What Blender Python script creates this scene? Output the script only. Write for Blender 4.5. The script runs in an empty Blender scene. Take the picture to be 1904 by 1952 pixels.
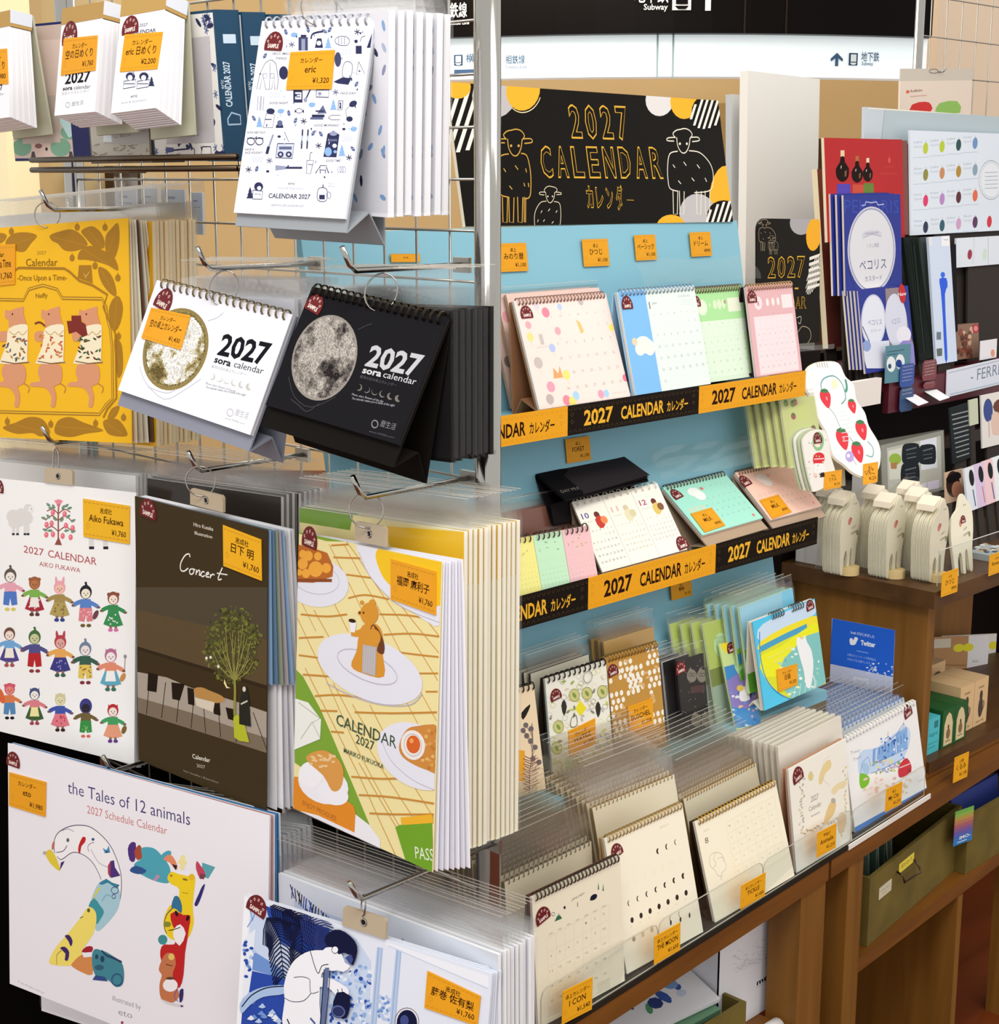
import bpy, math, random
import numpy as np
from mathutils import Matrix, Vector
from mathutils.geometry import tessellate_polygon

# ------------------------------------------------------------------ camera, world, lights, exposure
scene = bpy.context.scene
COL = scene.collection
FPX, PITCH, AZ = 3000.0, math.radians(11.9), math.radians(44.5)
CAM = np.array([0.0, 0.0, 1.65])
FW = np.array([math.cos(AZ)*math.cos(PITCH), math.sin(AZ)*math.cos(PITCH), -math.sin(PITCH)])
RT = np.array([math.sin(AZ), -math.cos(AZ), 0.0])
UP = np.cross(RT, FW)
cd = bpy.data.cameras.new('camera')
cd.sensor_fit = 'HORIZONTAL'; cd.sensor_width = 36.0; cd.lens = 36.0*FPX/1904.0
cd.clip_start = 0.05; cd.clip_end = 60
cam = bpy.data.objects.new('camera', cd); COL.objects.link(cam)
cam.matrix_world = Matrix([[RT[i], UP[i], -FW[i], CAM[i]] for i in range(3)] + [[0, 0, 0, 1]])
scene.camera = cam

world = bpy.data.worlds.new('world'); scene.world = world; world.use_nodes = True
bg = world.node_tree.nodes['Background']
bg.inputs[0].default_value = (1.0, 0.985, 0.955, 1); bg.inputs[1].default_value = 0.80
def area_light(name, loc, target, size, power, color=(1, 1, 1)):
    l = bpy.data.lights.new(name, 'AREA'); l.shape = 'RECTANGLE'; l.size, l.size_y = size
    l.energy = power; l.color = color
    o = bpy.data.objects.new(name, l); COL.objects.link(o); o.location = loc
    o.rotation_euler = (Vector(target)-Vector(loc)).to_track_quat('-Z', 'Y').to_euler()
    return o
area_light('ceiling_lamp_aisle', (0.1, 0.3, 2.9), (1.2, 1.5, 0.9), (1.2, 0.5), 22, (1, 0.98, 0.95))
area_light('ceiling_lamp_shelf', (1.9, 0.25, 2.95), (2.0, 1.4, 0.9), (1.4, 0.4), 10.5, (1, 0.95, 0.86))
area_light('ceiling_lamp_rear', (2.6, 3.2, 2.95), (2.6, 3.2, 0.0), (1.6, 1.6), 40, (1, 0.9, 0.75))
area_light('ceiling_lamp_hall', (4.2, 4.4, 2.95), (5.2, 5.4, 1.0), (1.6, 1.6), 34, (1, 0.9, 0.74))
scene.view_settings.view_transform = 'Standard'; scene.view_settings.look = 'None'
scene.view_settings.gamma = 1.0; scene.view_settings.use_curve_mapping = False
scene.view_settings.exposure = 0.32
scene.cycles.transparent_max_bounces = 48
scene.cycles.max_bounces = 8

# ------------------------------------------------------------------ materials
def lin(c):
    c = c/255.0
    return c/12.92 if c <= 0.04045 else ((c+0.055)/1.055)**2.4
def rgb(h):
    h = h.lstrip('#')
    return tuple(lin(int(h[i:i+2], 16)) for i in (0, 2, 4)) + (1,)
MATS = {}
def mat(hexc, rough=0.6, metal=0.0, spec=0.3, emit=0.0):
    if max(rgb(hexc)[:3]) < 0.06: spec = min(spec, 0.06)
    key = (hexc, rough, metal, spec, emit)
    if key in MATS: return MATS[key]
    m = bpy.data.materials.new('paint_'+hexc.lstrip('#')); m.use_nodes = True
    b = m.node_tree.nodes['Principled BSDF']
    b.inputs['Base Color'].default_value = rgb(hexc); b.inputs['Roughness'].default_value = rough
    b.inputs['Metallic'].default_value = metal; b.inputs['Specular IOR Level'].default_value = spec
    if emit:
        b.inputs['Emission Color'].default_value = rgb(hexc); b.inputs['Emission Strength'].default_value = emit
    MATS[key] = m
    return m
def grain(name, c1, c2, scale=(2, 30, 30), rough=0.45, bump=0.0):
    if name in MATS: return MATS[name]
    m = bpy.data.materials.new(name); m.use_nodes = True; nt = m.node_tree; N = nt.nodes
    b = N['Principled BSDF']; b.inputs['Roughness'].default_value = rough; b.inputs['Specular IOR Level'].default_value = 0.3
    tc = N.new('ShaderNodeTexCoord'); mp = N.new('ShaderNodeMapping'); mp.inputs['Scale'].default_value = scale
    n1 = N.new('ShaderNodeTexNoise'); n1.inputs['Scale'].default_value = 1.0; n1.inputs['Detail'].default_value = 6; n1.inputs['Distortion'].default_value = 0.6
    cr = N.new('ShaderNodeValToRGB'); cr.color_ramp.elements[0].position = 0.3; cr.color_ramp.elements[1].position = 0.7
    cr.color_ramp.elements[0].color = rgb(c1); cr.color_ramp.elements[1].color = rgb(c2)
    L = nt.links; L.new(tc.outputs['Object'], mp.inputs[0]); L.new(mp.outputs[0], n1.inputs[0]); L.new(n1.outputs[0], cr.inputs[0]); L.new(cr.outputs[0], b.inputs['Base Color'])
    MATS[name] = m
    return m
def film(name, tint='#f4f6f6', haze=0.10, gloss=0.10, rough=0.12, fres=0.3):
    if name in MATS: return MATS[name]
    m = bpy.data.materials.new(name); m.use_nodes = True; nt = m.node_tree; N = nt.nodes
    for n in list(N): N.remove(n)
    out = N.new('ShaderNodeOutputMaterial'); tr = N.new('ShaderNodeBsdfTransparent'); tr.inputs[0].default_value = rgb(tint)
    gl = N.new('ShaderNodeBsdfGlossy'); gl.inputs['Roughness'].default_value = rough
    df = N.new('ShaderNodeMixShader'); df.inputs[0].default_value = 0.5; da = N.new('ShaderNodeBsdfDiffuse'); da.inputs[0].default_value = (0.93, 0.9, 0.85, 1); db = N.new('ShaderNodeBsdfTranslucent'); db.inputs[0].default_value = (0.95, 0.92, 0.86, 1); nt.links.new(da.outputs[0], df.inputs[1]); nt.links.new(db.outputs[0], df.inputs[2])
    m1 = N.new('ShaderNodeMixShader'); m2 = N.new('ShaderNodeMixShader'); m1.inputs[0].default_value = haze
    lw = N.new('ShaderNodeLayerWeight'); lw.inputs[0].default_value = 0.25
    mr = N.new('ShaderNodeMath'); mr.operation = 'MULTIPLY_ADD'; mr.inputs[1].default_value = fres; mr.inputs[2].default_value = gloss
    no = N.new('ShaderNodeTexNoise'); no.inputs['Scale'].default_value = 38; bp = N.new('ShaderNodeBump'); bp.inputs['Strength'].default_value = 0.05; bp.inputs['Distance'].default_value = 0.01
    tc = N.new('ShaderNodeTexCoord')
    L = nt.links; L.new(tc.outputs['Object'], no.inputs[0]); L.new(no.outputs[0], bp.inputs['Height']); L.new(bp.outputs[0], gl.inputs['Normal'])
    L.new(lw.outputs['Fresnel'], mr.inputs[0]); L.new(mr.outputs[0], m2.inputs[0])
    L.new(tr.outputs[0], m1.inputs[1]); L.new(df.outputs[0], m1.inputs[2]); L.new(m1.outputs[0], m2.inputs[1]); L.new(gl.outputs[0], m2.inputs[2]); L.new(m2.outputs[0], out.inputs[0])
    MATS[name] = m
    return m
FILM = film('clear_film', '#fefefe', haze=0.016, gloss=0.022, rough=0.14)
HAZE = film('cloudy_film', '#fefdfb', haze=0.03, gloss=0.035, rough=0.18)
GLINT_SEAL = film('glint_seal_film', '#fdfbf6', haze=0.34, gloss=0.10, rough=0.15)  # whiter film: highlight put into the colour of the bag tops
ACRYL = film('clear_acrylic', '#fcfefe', 0.004, 0.008, 0.04, 0.10)
CHROME = mat('#a7a5a0', 0.11, 1.0); STEEL = mat('#a8a49c', 0.3, 1.0); DARKMETAL = mat('#57493a', 0.35, 1.0)
WHITE = mat('#f1f0f3'); CREAM = mat('#f6f0dd'); KRAFT = mat('#c3a26b'); GREYBOARD = mat('#8f939b'); INK = '#17140f'
WOOD = grain('walnut_veneer', '#6e4716', '#8c5f26', (22, 22, 2)); WOODX = grain('walnut_rail', '#633b10', '#804f18', (2.5, 26, 26))
WOODTOP = grain('walnut_top', '#432a12', '#5f3f1d', (4, 18, 18)); DARKWOOD = grain('stained_wood', '#2a120c', '#4a2014', (3, 14, 14))
OLIVE = grain('olive_board', '#5d4f1f', '#75642b', (12, 12, 12), 0.7)

# ------------------------------------------------------------------ geometry helpers
def tag(o, label=None, cat=None, group=None, kind=None):
    if label: o['label'] = label
    if cat: o['category'] = cat
    if group: o['group'] = group
    if kind: o['kind'] = kind
    return o
class MB:
    def __init__(s): s.v = []; s.f = []; s.m = []; s.mats = []
    def mi(s, m):
        if isinstance(m, str): m = mat(m)
        if m not in s.mats: s.mats.append(m)
        return s.mats.index(m)
    def add(s, verts, faces, m):
        k = len(s.v); i = s.mi(m); s.v += [tuple(map(float, p)) for p in verts]
        for f in faces: s.f.append([k+a for a in f]); s.m.append(i)
        return s
    def box(s, a, b, m):
        (x0, y0, z0), (x1, y1, z1) = a, b
        return s.add([(x0, y0, z0), (x1, y0, z0), (x1, y1, z0), (x0, y1, z0), (x0, y0, z1), (x1, y0, z1), (x1, y1, z1), (x0, y1, z1)],
                     [(3, 2, 1, 0), (4, 5, 6, 7), (0, 1, 5, 4), (1, 2, 6, 5), (2, 3, 7, 6), (3, 0, 4, 7)], m)
    def hexa(s, q0, q1, m):        # two quads -> a closed slab
        return s.add(list(q0)+list(q1), [(3, 2, 1, 0), (4, 5, 6, 7), (0, 1, 5, 4), (1, 2, 6, 5), (2, 3, 7, 6), (3, 0, 4, 7)], m)
    def slab(s, a, b, wdir, w, t, m):  # plank from a to b, width w along wdir, thickness t
        a, b, wd = Vector(a), Vector(b), Vector(wdir).normalized(); n = (b-a).cross(wd).normalized()*t/2; W = wd*w/2
        return s.hexa([a-W-n, a+W-n, b+W-n, b-W-n], [a-W+n, a+W+n, b+W+n, b-W+n], m)
    def tube(s, pts, r, m, n=8, closed=False):
        pts = [Vector(p) for p in pts]; k = len(s.v); i = s.mi(m); N = len(pts); up = None
        for j, p in enumerate(pts):
            if closed: d = pts[(j+1) % N]-pts[j-1]
            else: d = pts[min(j+1, N-1)]-pts[max(j-1, 0)]
            d.normalize()
            if up is None: up = d.orthogonal().normalized()
            up = (up-d*up.dot(d)).normalized(); sd = d.cross(up)
            for q in range(n):
                a = 2*math.pi*q/n; s.v.append(tuple(p+(up*math.cos(a)+sd*math.sin(a))*r))
        for j in range(N if closed else N-1):
            a0, b0 = k+j*n, k+((j+1) % N)*n
            for q in range(n): s.f.append([a0+q, a0+(q+1) % n, b0+(q+1) % n, b0+q]); s.m.append(i)
        if not closed:
            s.f.append([k+q for q in range(n)][::-1]); s.m.append(i); s.f.append([k+(N-1)*n+q for q in range(n)]); s.m.append(i)
        return s
    def prism(s, pts, z0, z1, m, mside=None):  # polygon in xy extruded in z
        n = len(pts); tri = tessellate_polygon([[Vector((p[0], p[1], 0)) for p in pts]])
        vs = [(p[0], p[1], z0) for p in pts]+[(p[0], p[1], z1) for p in pts]
        ar = sum(pts[i][0]*pts[(i+1) % n][1]-pts[(i+1) % n][0]*pts[i][1] for i in range(n))
        def o(t, flip):
            a = (pts[t[1]][0]-pts[t[0]][0])*(pts[t[2]][1]-pts[t[0]][1])-(pts[t[2]][0]-pts[t[0]][0])*(pts[t[1]][1]-pts[t[0]][1])
            return t if (a > 0) != flip else t[::-1]
        s.add(vs, [[n+i for i in o(t, False)] for t in tri]+[o(t, True) for t in tri], m)
        sf = [(i, (i+1) % n, n+(i+1) % n, n+i) for i in range(n)]
        if ar < 0: sf = [f[::-1] for f in sf]
        return s.add(vs, sf, mside or m)
    def build(s, name, parent=None, smooth=False):
        me = bpy.data.meshes.new(name); me.from_pydata(s.v, [], s.f)
        for m in s.mats: me.materials.append(m)
        me.polygons.foreach_set('material_index', s.m)
        if smooth: me.polygons.foreach_set('use_smooth', [True]*len(s.f))
        me.update(); o = bpy.data.objects.new(name, me); COL.objects.link(o)
        if parent is not None: o.parent = parent
        return o
def empty(name, M, label=None, cat=None, group=None):
    o = bpy.data.objects.new(name, None); COL.objects.link(o); o.empty_display_size = 0.02
    o.matrix_world = M if isinstance(M, Matrix) else Matrix.Translation(M)
    return tag(o, label, cat, group)
def copy_tree(o, parent=None):
    c = o.copy(); COL.objects.link(c)
    if parent is not None: c.parent = parent
    for ch in KIDS.get(o, list(o.children)): copy_tree(ch, c)
    return c
KIDS = {}
ORD = ['first', 'second', 'third', 'fourth', 'fifth', 'sixth', 'seventh', 'eighth', 'ninth', 'tenth', 'eleventh', 'twelfth', 'thirteenth', 'fourteenth', 'fifteenth', 'sixteenth']

# ------------------------------------------------------------------ survey: where the sight lines of the photograph meet the planes of the shop
CROP = dict(c1=(0, 0, .2626), c2=(420, 0, .2836), c3=(0, 380, .2561), c4=(220, 450, .3887), c5=(0, 840, .3176), c6=(500, 880, .4098), c7=(0, 1400, .2941), c8=(440, 1550, .3151),
            r1=(850, 0, .5536), r2=(930, 420, .3309), r3=(950, 820, .3309), r4=(960, 1090, .3361), r5=(900, 1400, .3466), r6=(1404, 180, .2664), r7=(1404, 660, .2626), r8=(1404, 1080, .2664), r9=(1300, 1450, .3172), px=(0, 0, 1))
def cp(crop, *pts):
    ox, oy, s = CROP[crop]
    return [(ox+s*x, oy+s*y) for x, y in pts]
def ray(x, y): return FW+RT*(x-952)/FPX-UP*(y-976)/FPX
def P(x, y, X=None, Y=None, Z=None, D=None):
    r = ray(x, y)
    t = (X-CAM[0])/r[0] if X is not None else (Y-CAM[1])/r[1] if Y is not None else (Z-CAM[2])/r[2] if Z is not None else D
    return CAM+t*r
def proj(p):
    d = np.asarray(p)-CAM; z = d@FW
    return np.array([952+FPX*(d@RT)/z, 976-FPX*(d@UP)/z])
def rotm(ax, a):
    K = np.array([[0, -ax[2], ax[1]], [ax[2], 0, -ax[0]], [-ax[1], ax[0], 0]])
    return np.eye(3)+math.sin(a)*K+(1-math.cos(a))*K@K
def frame(face, a, b, c):
    u, n = (np.array([0, -1., 0]), np.array([-1., 0, 0])) if face == 'X' else (np.array([1., 0, 0]), np.array([0, -1., 0]))
    v = np.array([0, 0, 1.]); R = rotm(v, a); u, n = R@u, R@n
    R = rotm(u, b); v, n = R@v, R@n
    R = rotm(n, c); return R@u, R@v, n
def fit(q, face, anchor, tilt=0.0, edge='c', sig=(.35, .25, .2), wh=None, sa=.004, yaw=0.0):
    """true rectangle (centre, three angles, width, height) whose corners lie on four sight lines"""
    q = np.array(q, float); c0 = q.mean(0)
    p = P(*c0, X=anchor) if face == 'X' else P(*c0, Y=anchor)
    th = np.array([*p, yaw, tilt, 0, *(wh or (.2, .2))])
    def corners(t):
        u, v, n = frame(face, *t[3:6]); w, h = t[6:8]; o = t[:3]
        return [o-u*w/2+v*h/2, o+u*w/2+v*h/2, o+u*w/2-v*h/2, o-u*w/2-v*h/2]
    def res(t):
        cs = corners(t); r = list(np.concatenate([(proj(c)-k)/3 for c, k in zip(cs, q)]))
        pt = t[:3] if edge == 'c' else (cs[2]+cs[3])/2
        r.append(((pt[0] if face == 'X' else pt[1])-anchor)/sa); r += [(t[3]-yaw)/sig[0], (t[4]-tilt)/sig[1], t[5]/sig[2]]
        if wh: r += [(t[6]-wh[0])/.004, (t[7]-wh[1])/.004]
        return np.array(r)
    for i in range(40):
        r = res(th); J = np.array([(res(th+1e-6*np.eye(8)[k])-r)/1e-6 for k in range(8)]).T
        th = th-np.linalg.lstsq(J, r, rcond=None)[0]*(.6 if i < 15 else 1)
    return th

# ------------------------------------------------------------------ printed cards
class Card:
    """a flat printed rectangle: local x right (-w/2..w/2), y up (0..h), z towards the reader; Empty at its bottom centre"""
    def __init__(s, name, label, cat, quad=None, face='X', anchor=1.0, group=None, th=None, **k):
        th = fit(quad, face, anchor, **k) if th is None else th
        s.u, s.v, s.n = frame(face, *th[3:6]); s.w, s.h = float(th[6]), float(th[7]); s.o = np.array(th[:3])-s.v*s.h/2
        s.M = Matrix([[s.u[i], s.v[i], s.n[i], s.o[i]] for i in range(3)]+[[0, 0, 0, 1]])
        s.root = empty(name, s.M, label, cat, group) if name else None
    def loc(s, x, y, z=0.0):
        r = ray(x, y); o = s.o+s.n*z; t = ((o-CAM)@s.n)/(r@s.n); d = CAM+t*r-o
        return float(d@s.u), float(d@s.v)
    def world(s, x, y, z=0.0): return s.o+s.u*x+s.v*y+s.n*z
TXT = {}
def glyphs(t, off=0.0):
    key = (t, off)
    if key not in TXT:
        c = bpy.data.curves.new('lettering', 'FONT'); c.body = t; c.size = 1.0; c.offset = off; c.resolution_u = 2; c.fill_mode = 'FRONT'
        o = bpy.data.objects.new('lettering', c); me = o.to_mesh()
        vs = [(v.co.x, v.co.y) for v in me.vertices]; fs = [tuple(p.vertices) for p in me.polygons]
        o.to_mesh_clear(); bpy.data.objects.remove(o); bpy.data.curves.remove(c); TXT[key] = (vs, fs)
    return TXT[key]
def clip_poly(p, x0, y0, x1, y1):
    for ax, lim, sg in ((0, x0, 1), (0, x1, -1), (1, y0, 1), (1, y1, -1)):
        o = []
        for i in range(len(p)):
            a, b = p[i-1], p[i]; da, db = (a[ax]-lim)*sg, (b[ax]-lim)*sg
            if (da >= 0) != (db >= 0):
                t = da/(da-db); o.append((a[0]+(b[0]-a[0])*t, a[1]+(b[1]-a[1])*t))
            if db >= 0: o.append(b)
        p = o
        if len(p) < 3: return []
    return p
def smooth_pts(pts, n=6, closed=False):
    out = []; N = len(pts); R = range(N if closed else N-1)
    for i in R:
        if closed: p0, p1, p2, p3 = pts[i-1], pts[i], pts[(i+1) % N], pts[(i+2) % N]
        else: p0, p1, p2, p3 = pts[max(i-1, 0)], pts[i], pts[i+1], pts[min(i+2, N-1)]
        for k in range(n):
            t = k/n
            out.append(tuple(0.5*((2*p1[j])+(-p0[j]+p2[j])*t+(2*p0[j]-5*p1[j]+4*p2[j]-p3[j])*t*t+(-p0[j]+3*p1[j]-3*p2[j]+p3[j])*t**3) for j in (0, 1)))
    if not closed: out.append(pts[-1])
    return out
class Art:
    """ink on a card face; sp names the coordinate sheet: 'uv' (0..1 across, 0..1 down) or a crop of the survey"""
    def __init__(s, card, sp='uv', base=0.0, mb=None, rect=None, step=4e-5):
        s.c = card; s.sp = sp; s.base = base; s.mb = mb or MB(); s.step = step; s.boxes = []
        s.rect = rect or (-card.w/2, 0.0, card.w/2, card.h)
    def m(s, p):
        if s.sp == 'uv': return ((p[0]-.5)*s.c.w, (1-p[1])*s.c.h)
        if s.sp == 'mm': return p
        ox, oy, k = CROP[s.sp]; return s.c.loc(ox+k*p[0], oy+k*p[1], s.base)
    def _put(s, polys, col, rough=0.6):
        polys = [q for q in (clip_poly(p, *s.rect) for p in polys) if q]
        if not polys: return
        xs = [p[0] for q in polys for p in q]; ys = [p[1] for q in polys for p in q]; b = (min(xs), min(ys), max(xs), max(ys)); lv = 0
        for (x0, y0, x1, y1, l) in s.boxes:
            if x0 < b[2] and x1 > b[0] and y0 < b[3] and y1 > b[1] and l > lv: lv = l
        lv += 1; s.boxes.append((*b, lv)); z = s.base+lv*s.step; mt = mat(col, rough)
        for q in polys:
            a = sum(q[i-1][0]*q[i][1]-q[i][0]*q[i-1][1] for i in range(len(q)))
            if a < 0: q = q[::-1]
            s.mb.add([(x, y, z) for x, y in q], [tuple(range(len(q)))], mt)
    def poly(s, pts, col, smooth=0):
        if smooth: pts = smooth_pts(pts, smooth, True)
        q = [s.m(p) for p in pts]; tri = tessellate_polygon([[Vector((x, y, 0)) for x, y in q]])
        s._put([[q[i] for i in t] for t in tri], col)
    def polyh(s, outer, holes, col):
        loops = [[s.m(p) for p in l] for l in [outer]+holes]; flat = [p for l in loops for p in l]
        tri = tessellate_polygon([[Vector((x, y, 0)) for x, y in l] for l in loops])
        s._put([[flat[i] for i in t] for t in tri], col)
    def ell(s, cx, cy, rx, ry=None, col='#000000', rot=0, n=20, a0=0, a1=360):
        ry = rx if ry is None else ry; cr, sr = math.cos(math.radians(rot)), math.sin(math.radians(rot)); pts = []
        full = abs(a1-a0) >= 360; k = n if full else n+1
        for i in range(k):
            a = math.radians(a0+(a1-a0)*i/n); x, y = rx*math.cos(a), ry*math.sin(a); pts.append((cx+x*cr-y*sr, cy+x*sr+y*cr))
        s.poly(pts, col)
    def rect_(s, x0, y0, x1, y1, col): s.poly([(x0, y0), (x1, y0), (x1, y1), (x0, y1)], col)
    def line(s, pts, w, col, smooth=0, closed=False):
        if smooth: pts = smooth_pts(pts, smooth, closed)
        if closed: pts = list(pts)+[pts[0]]
        q = [s.m(p) for p in pts]
        if s.sp == 'uv': w = w*s.c.w
        elif s.sp != 'mm':
            p0 = pts[0]; a = s.m(p0); b = s.m((p0[0], p0[1]+10)); w = w*math.hypot(b[0]-a[0], b[1]-a[1])/10
        L, R = [], []
        for i in range(len(q)):
            a, b = q[max(i-1, 0)], q[min(i+1, len(q)-1)]; dx, dy = b[0]-a[0], b[1]-a[1]; l = math.hypot(dx, dy) or 1e-9; nx, ny = -dy/l*w/2, dx/l*w/2
            L.append((q[i][0]+nx, q[i][1]+ny)); R.append((q[i][0]-nx, q[i][1]-ny))
        s._put([[L[i], R[i], R[i+1], L[i+1]] for i in range(len(q)-1)], col)
    def ring(s, cx, cy, rx, ry, w, col, rot=0, n=24, a0=0, a1=360):
        cr, sr = math.cos(math.radians(rot)), math.sin(math.radians(rot)); pts = []
        for i in range(n+1):
            a = math.radians(a0+(a1-a0)*i/n); x, y = rx*math.cos(a), ry*math.sin(a); pts.append((cx+x*cr-y*sr, cy+x*sr+y*cr))
        s.line(pts, w, col)
    def text(s, t, p0, p1, h, col, off=0.0, shear=0.0):
        """lettering on the baseline p0-p1, cap height h (all in sheet units)"""
        vs, fs = glyphs(t, off)
        if not vs: return
        xs = [v[0] for v in vs]; x0, x1 = min(xs), max(xs); a, b = s.m(p0), s.m(p1); dx, dy = b[0]-a[0], b[1]-a[1]; l = math.hypot(dx, dy)
        if s.sp == 'uv': hh = h*s.c.h
        elif s.sp == 'mm': hh = h
        else:
            e = s.m((p0[0], p0[1]-h)); hh = math.hypot(e[0]-a[0], e[1]-a[1])
        kx = l/max(x1-x0, 1e-6); ky = hh/0.70; ux, uy = dx/l, dy/l
        pts = []
        for (x, y) in vs:
            X, Y = (x-x0)*kx+shear*y*ky, y*ky; pts.append((a[0]+ux*X-uy*Y, a[1]+uy*X+ux*Y))
        s._put([[pts[i] for i in f] for f in fs], col)
    def textc(s, t, c, h, col, off=0.0, asp=1.0, dirv=(1, 0)):
        vs, fs = glyphs(t, off); xs = [v[0] for v in vs] or [0, 1]; W = (max(xs)-min(xs))/0.70*h*asp
        if s.sp == 'uv': W *= s.c.h/s.c.w
        s.text(t, (c[0]-dirv[0]*W/2, c[1]-dirv[1]*W/2), (c[0]+dirv[0]*W/2, c[1]+dirv[1]*W/2), h, col, off)

def sheet(card, t=0.0012, paper='#f3f2f4', mb=None, z=0.0, inset=0.0):
    mb = mb or MB(); mb.box((-card.w/2+inset, 0, z-t), (card.w/2-inset, card.h, z), mat(paper)); return mb
def sample_sticker(card, sp, x, y, w, ang=0.0, base=0.0011, name='sample_sticker', parent=None):
    """dark red half-moon with the word SAMPLE, centre x,y, width w in sheet units"""
    a = Art(card, sp, base); c = a.m((x, y)); e = a.m((x+w/2, y)); r = math.hypot(e[0]-c[0], e[1]-c[1]); q = math.radians(ang)
    b = Art(card, 'mm', base, rect=(-9, -9, 9, 9))
    def T(px, py): return (c[0]+(px*math.cos(q)-py*math.sin(q))*r, c[1]+(px*math.sin(q)+py*math.cos(q))*r)
    dome = [T(math.cos(math.radians(d)), math.sin(math.radians(d))*1.2-0.35) for d in range(0, 181, 12)]+[T(-0.95, -0.72), T(0.95, -0.72)]
    b.mb.prism(dome, base-0.0008, base, mat('#6a1418'))
    for d in (155, 122, 90, 58, 25): b.line([T(math.cos(math.radians(d+7*k))*q, math.sin(math.radians(d+7*k))*q*1.15-0.33) for k, q in ((-1, .68), (0, .84), (1, .72), (0, .60))], r*0.05, '#f3dcd0')
    b.text('SAMPLE', T(-0.62, -0.52), T(0.62, -0.52), r*0.34, '#f6e4da', 0.03)
    o = b.mb.build(name, parent or card.root); o['label'] = 'dark red half-moon sticker reading SAMPLE'
    return o
def price_art(card, quad, lines, base=0.0016, name='price_sticker', parent=None, col='#eaa012', root=None, thick=0.0009, wob=0.0):
    """orange slip with hand-written lines; quad TL,TR,BR,BL in metres on the card"""
    b = Art(card, 'mm', base, rect=(-9, -9, 9, 9)); q = quad
    def T(u, v):
        x = [q[0][i]+(q[1][i]-q[0][i])*u for i in (0, 1)]; y = [q[3][i]+(q[2][i]-q[3][i])*u for i in (0, 1)]
        return (x[0]+(y[0]-x[0])*v, x[1]+(y[1]-x[1])*v)
    b.mb.prism([q[3], q[2], q[1], q[0]], base-thick, base, mat(col))
    H = math.hypot(q[0][0]-q[3][0], q[0][1]-q[3][1]); W = math.hypot(q[0][0]-q[1][0], q[0][1]-q[1][1])
    for i in range(11):
        for v in (0.06, 0.94):
            u = 0.06+0.088*i; b.line([T(u-.03, v), T(u, v+(.035 if v < .5 else -.035)), T(u+.03, v)], W*0.012, '#c98a10', 3)
    b.line([T(.10, .62), T(.06, .7), T(.10, .78), T(.15, .7)], W*0.012, '#d38f12', 0, True)
    ys = {1: (.55,), 2: (.45, .82), 3: (.30, .56, .84)}[len(lines)]; hs = {1: (.2,), 2: (.2, .15), 3: (.11, .18, .14)}[len(lines)]
    for t, v, h in zip(lines, ys, hs):
        vs, _ = glyphs(t, 0.012)
        if not vs: continue
        wt = min((max(x for x, y in vs)-min(x for x, y in vs))*h*H/0.7/W, .8)
        u0 = .5-wt/2 if v != ys[-1] or len(lines) == 1 else .93-wt
        b.text(t, T(u0, v), T(u0+wt, v), h*H, '#3a1a08', 0.012)
    o = b.mb.build(name, parent if parent is not None else root or card.root)
    if parent is not None or root is None: o['label'] = 'orange slip with a hand-written price'
    return o
def price_sticker(card, sp, quad, lines, **k):
    a = Art(card, sp, k.get('base', 0.0016)); return price_art(card, [a.m(p) for p in quad], lines, **k)
def spiral(card, n, x0, x1, r, wire, col, double=True, ytop=None, off=0.0, zc=0.0, name='spiral_binding', span=250):
    """wire loops passing through holes just under the top edge and over it"""
    mb = MB(); y = card.h if ytop is None else ytop
    for i in range(n):
        x = x0+(x1-x0)*i/max(n-1, 1)
        for dx in ((-wire*1.3, wire*1.3) if double else (0,)):
            pts = []
            for k in range(9):
                a = math.radians(-70+span*k/8.0); pts.append((x+dx, y-r*0.35+r*math.sin(a)+off, zc+r*math.cos(a)*0.9-r*0.2))
            mb.tube(pts, wire, mat(col, 0.35, 0.0 if col in ('#f0f0ee', '#e9e6dd', '#f3efe2') else 0.8), 5)
    return mb.build(name, card.root, True)
def holes(a, n, u0, u1, v, col='#5b5a66'):
    for i in range(n): a.ell(u0+(u1-u0)*i/(n-1), v, 0.006, 0.007, col, n=8)
def easel(card, depth, lip=0.012, board='#8f939b', t=0.0022, foot=True, back_drop=0.0, zf=0.0, name='easel_stand', lipdrop=0.0):
    """A-frame of grey board: front leaf behind the pages, back leaf, folded base"""
    mb = MB(); w, h = card.w/2, card.h; m = mat(board, 0.7); y0 = -lip-lipdrop
    mb.hexa([(-w, y0, zf-t), (w, y0, zf-t), (w, h, zf-t), (-w, h, zf-t)], [(-w, y0, zf), (w, y0, zf), (w, h, zf), (-w, h, zf)], m)
    yb = y0+back_drop
    mb.hexa([(-w, yb, zf-depth-t), (w, yb, zf-depth-t), (w, h, zf-t*2), (-w, h, zf-t*2)], [(-w, yb, zf-depth), (w, yb, zf-depth), (w, h, zf-t), (-w, h, zf-t)], m)
    if foot:
        ym = y0+(yb-y0)/2+depth*0.42
        for (a, b) in (((y0, zf-t), (ym, zf-depth/2)), ((ym, zf-depth/2), (yb, zf-depth))):
            mb.hexa([(-w, a[0], a[1]), (w, a[0], a[1]), (w, b[0], b[1]), (-w, b[0], b[1])], [(-w, a[0]+t, a[1]), (w, a[0]+t, a[1]), (w, b[0]+t, b[1]), (-w, b[0]+t, b[1])], m)
    return mb.build(name, card.root)
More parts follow.
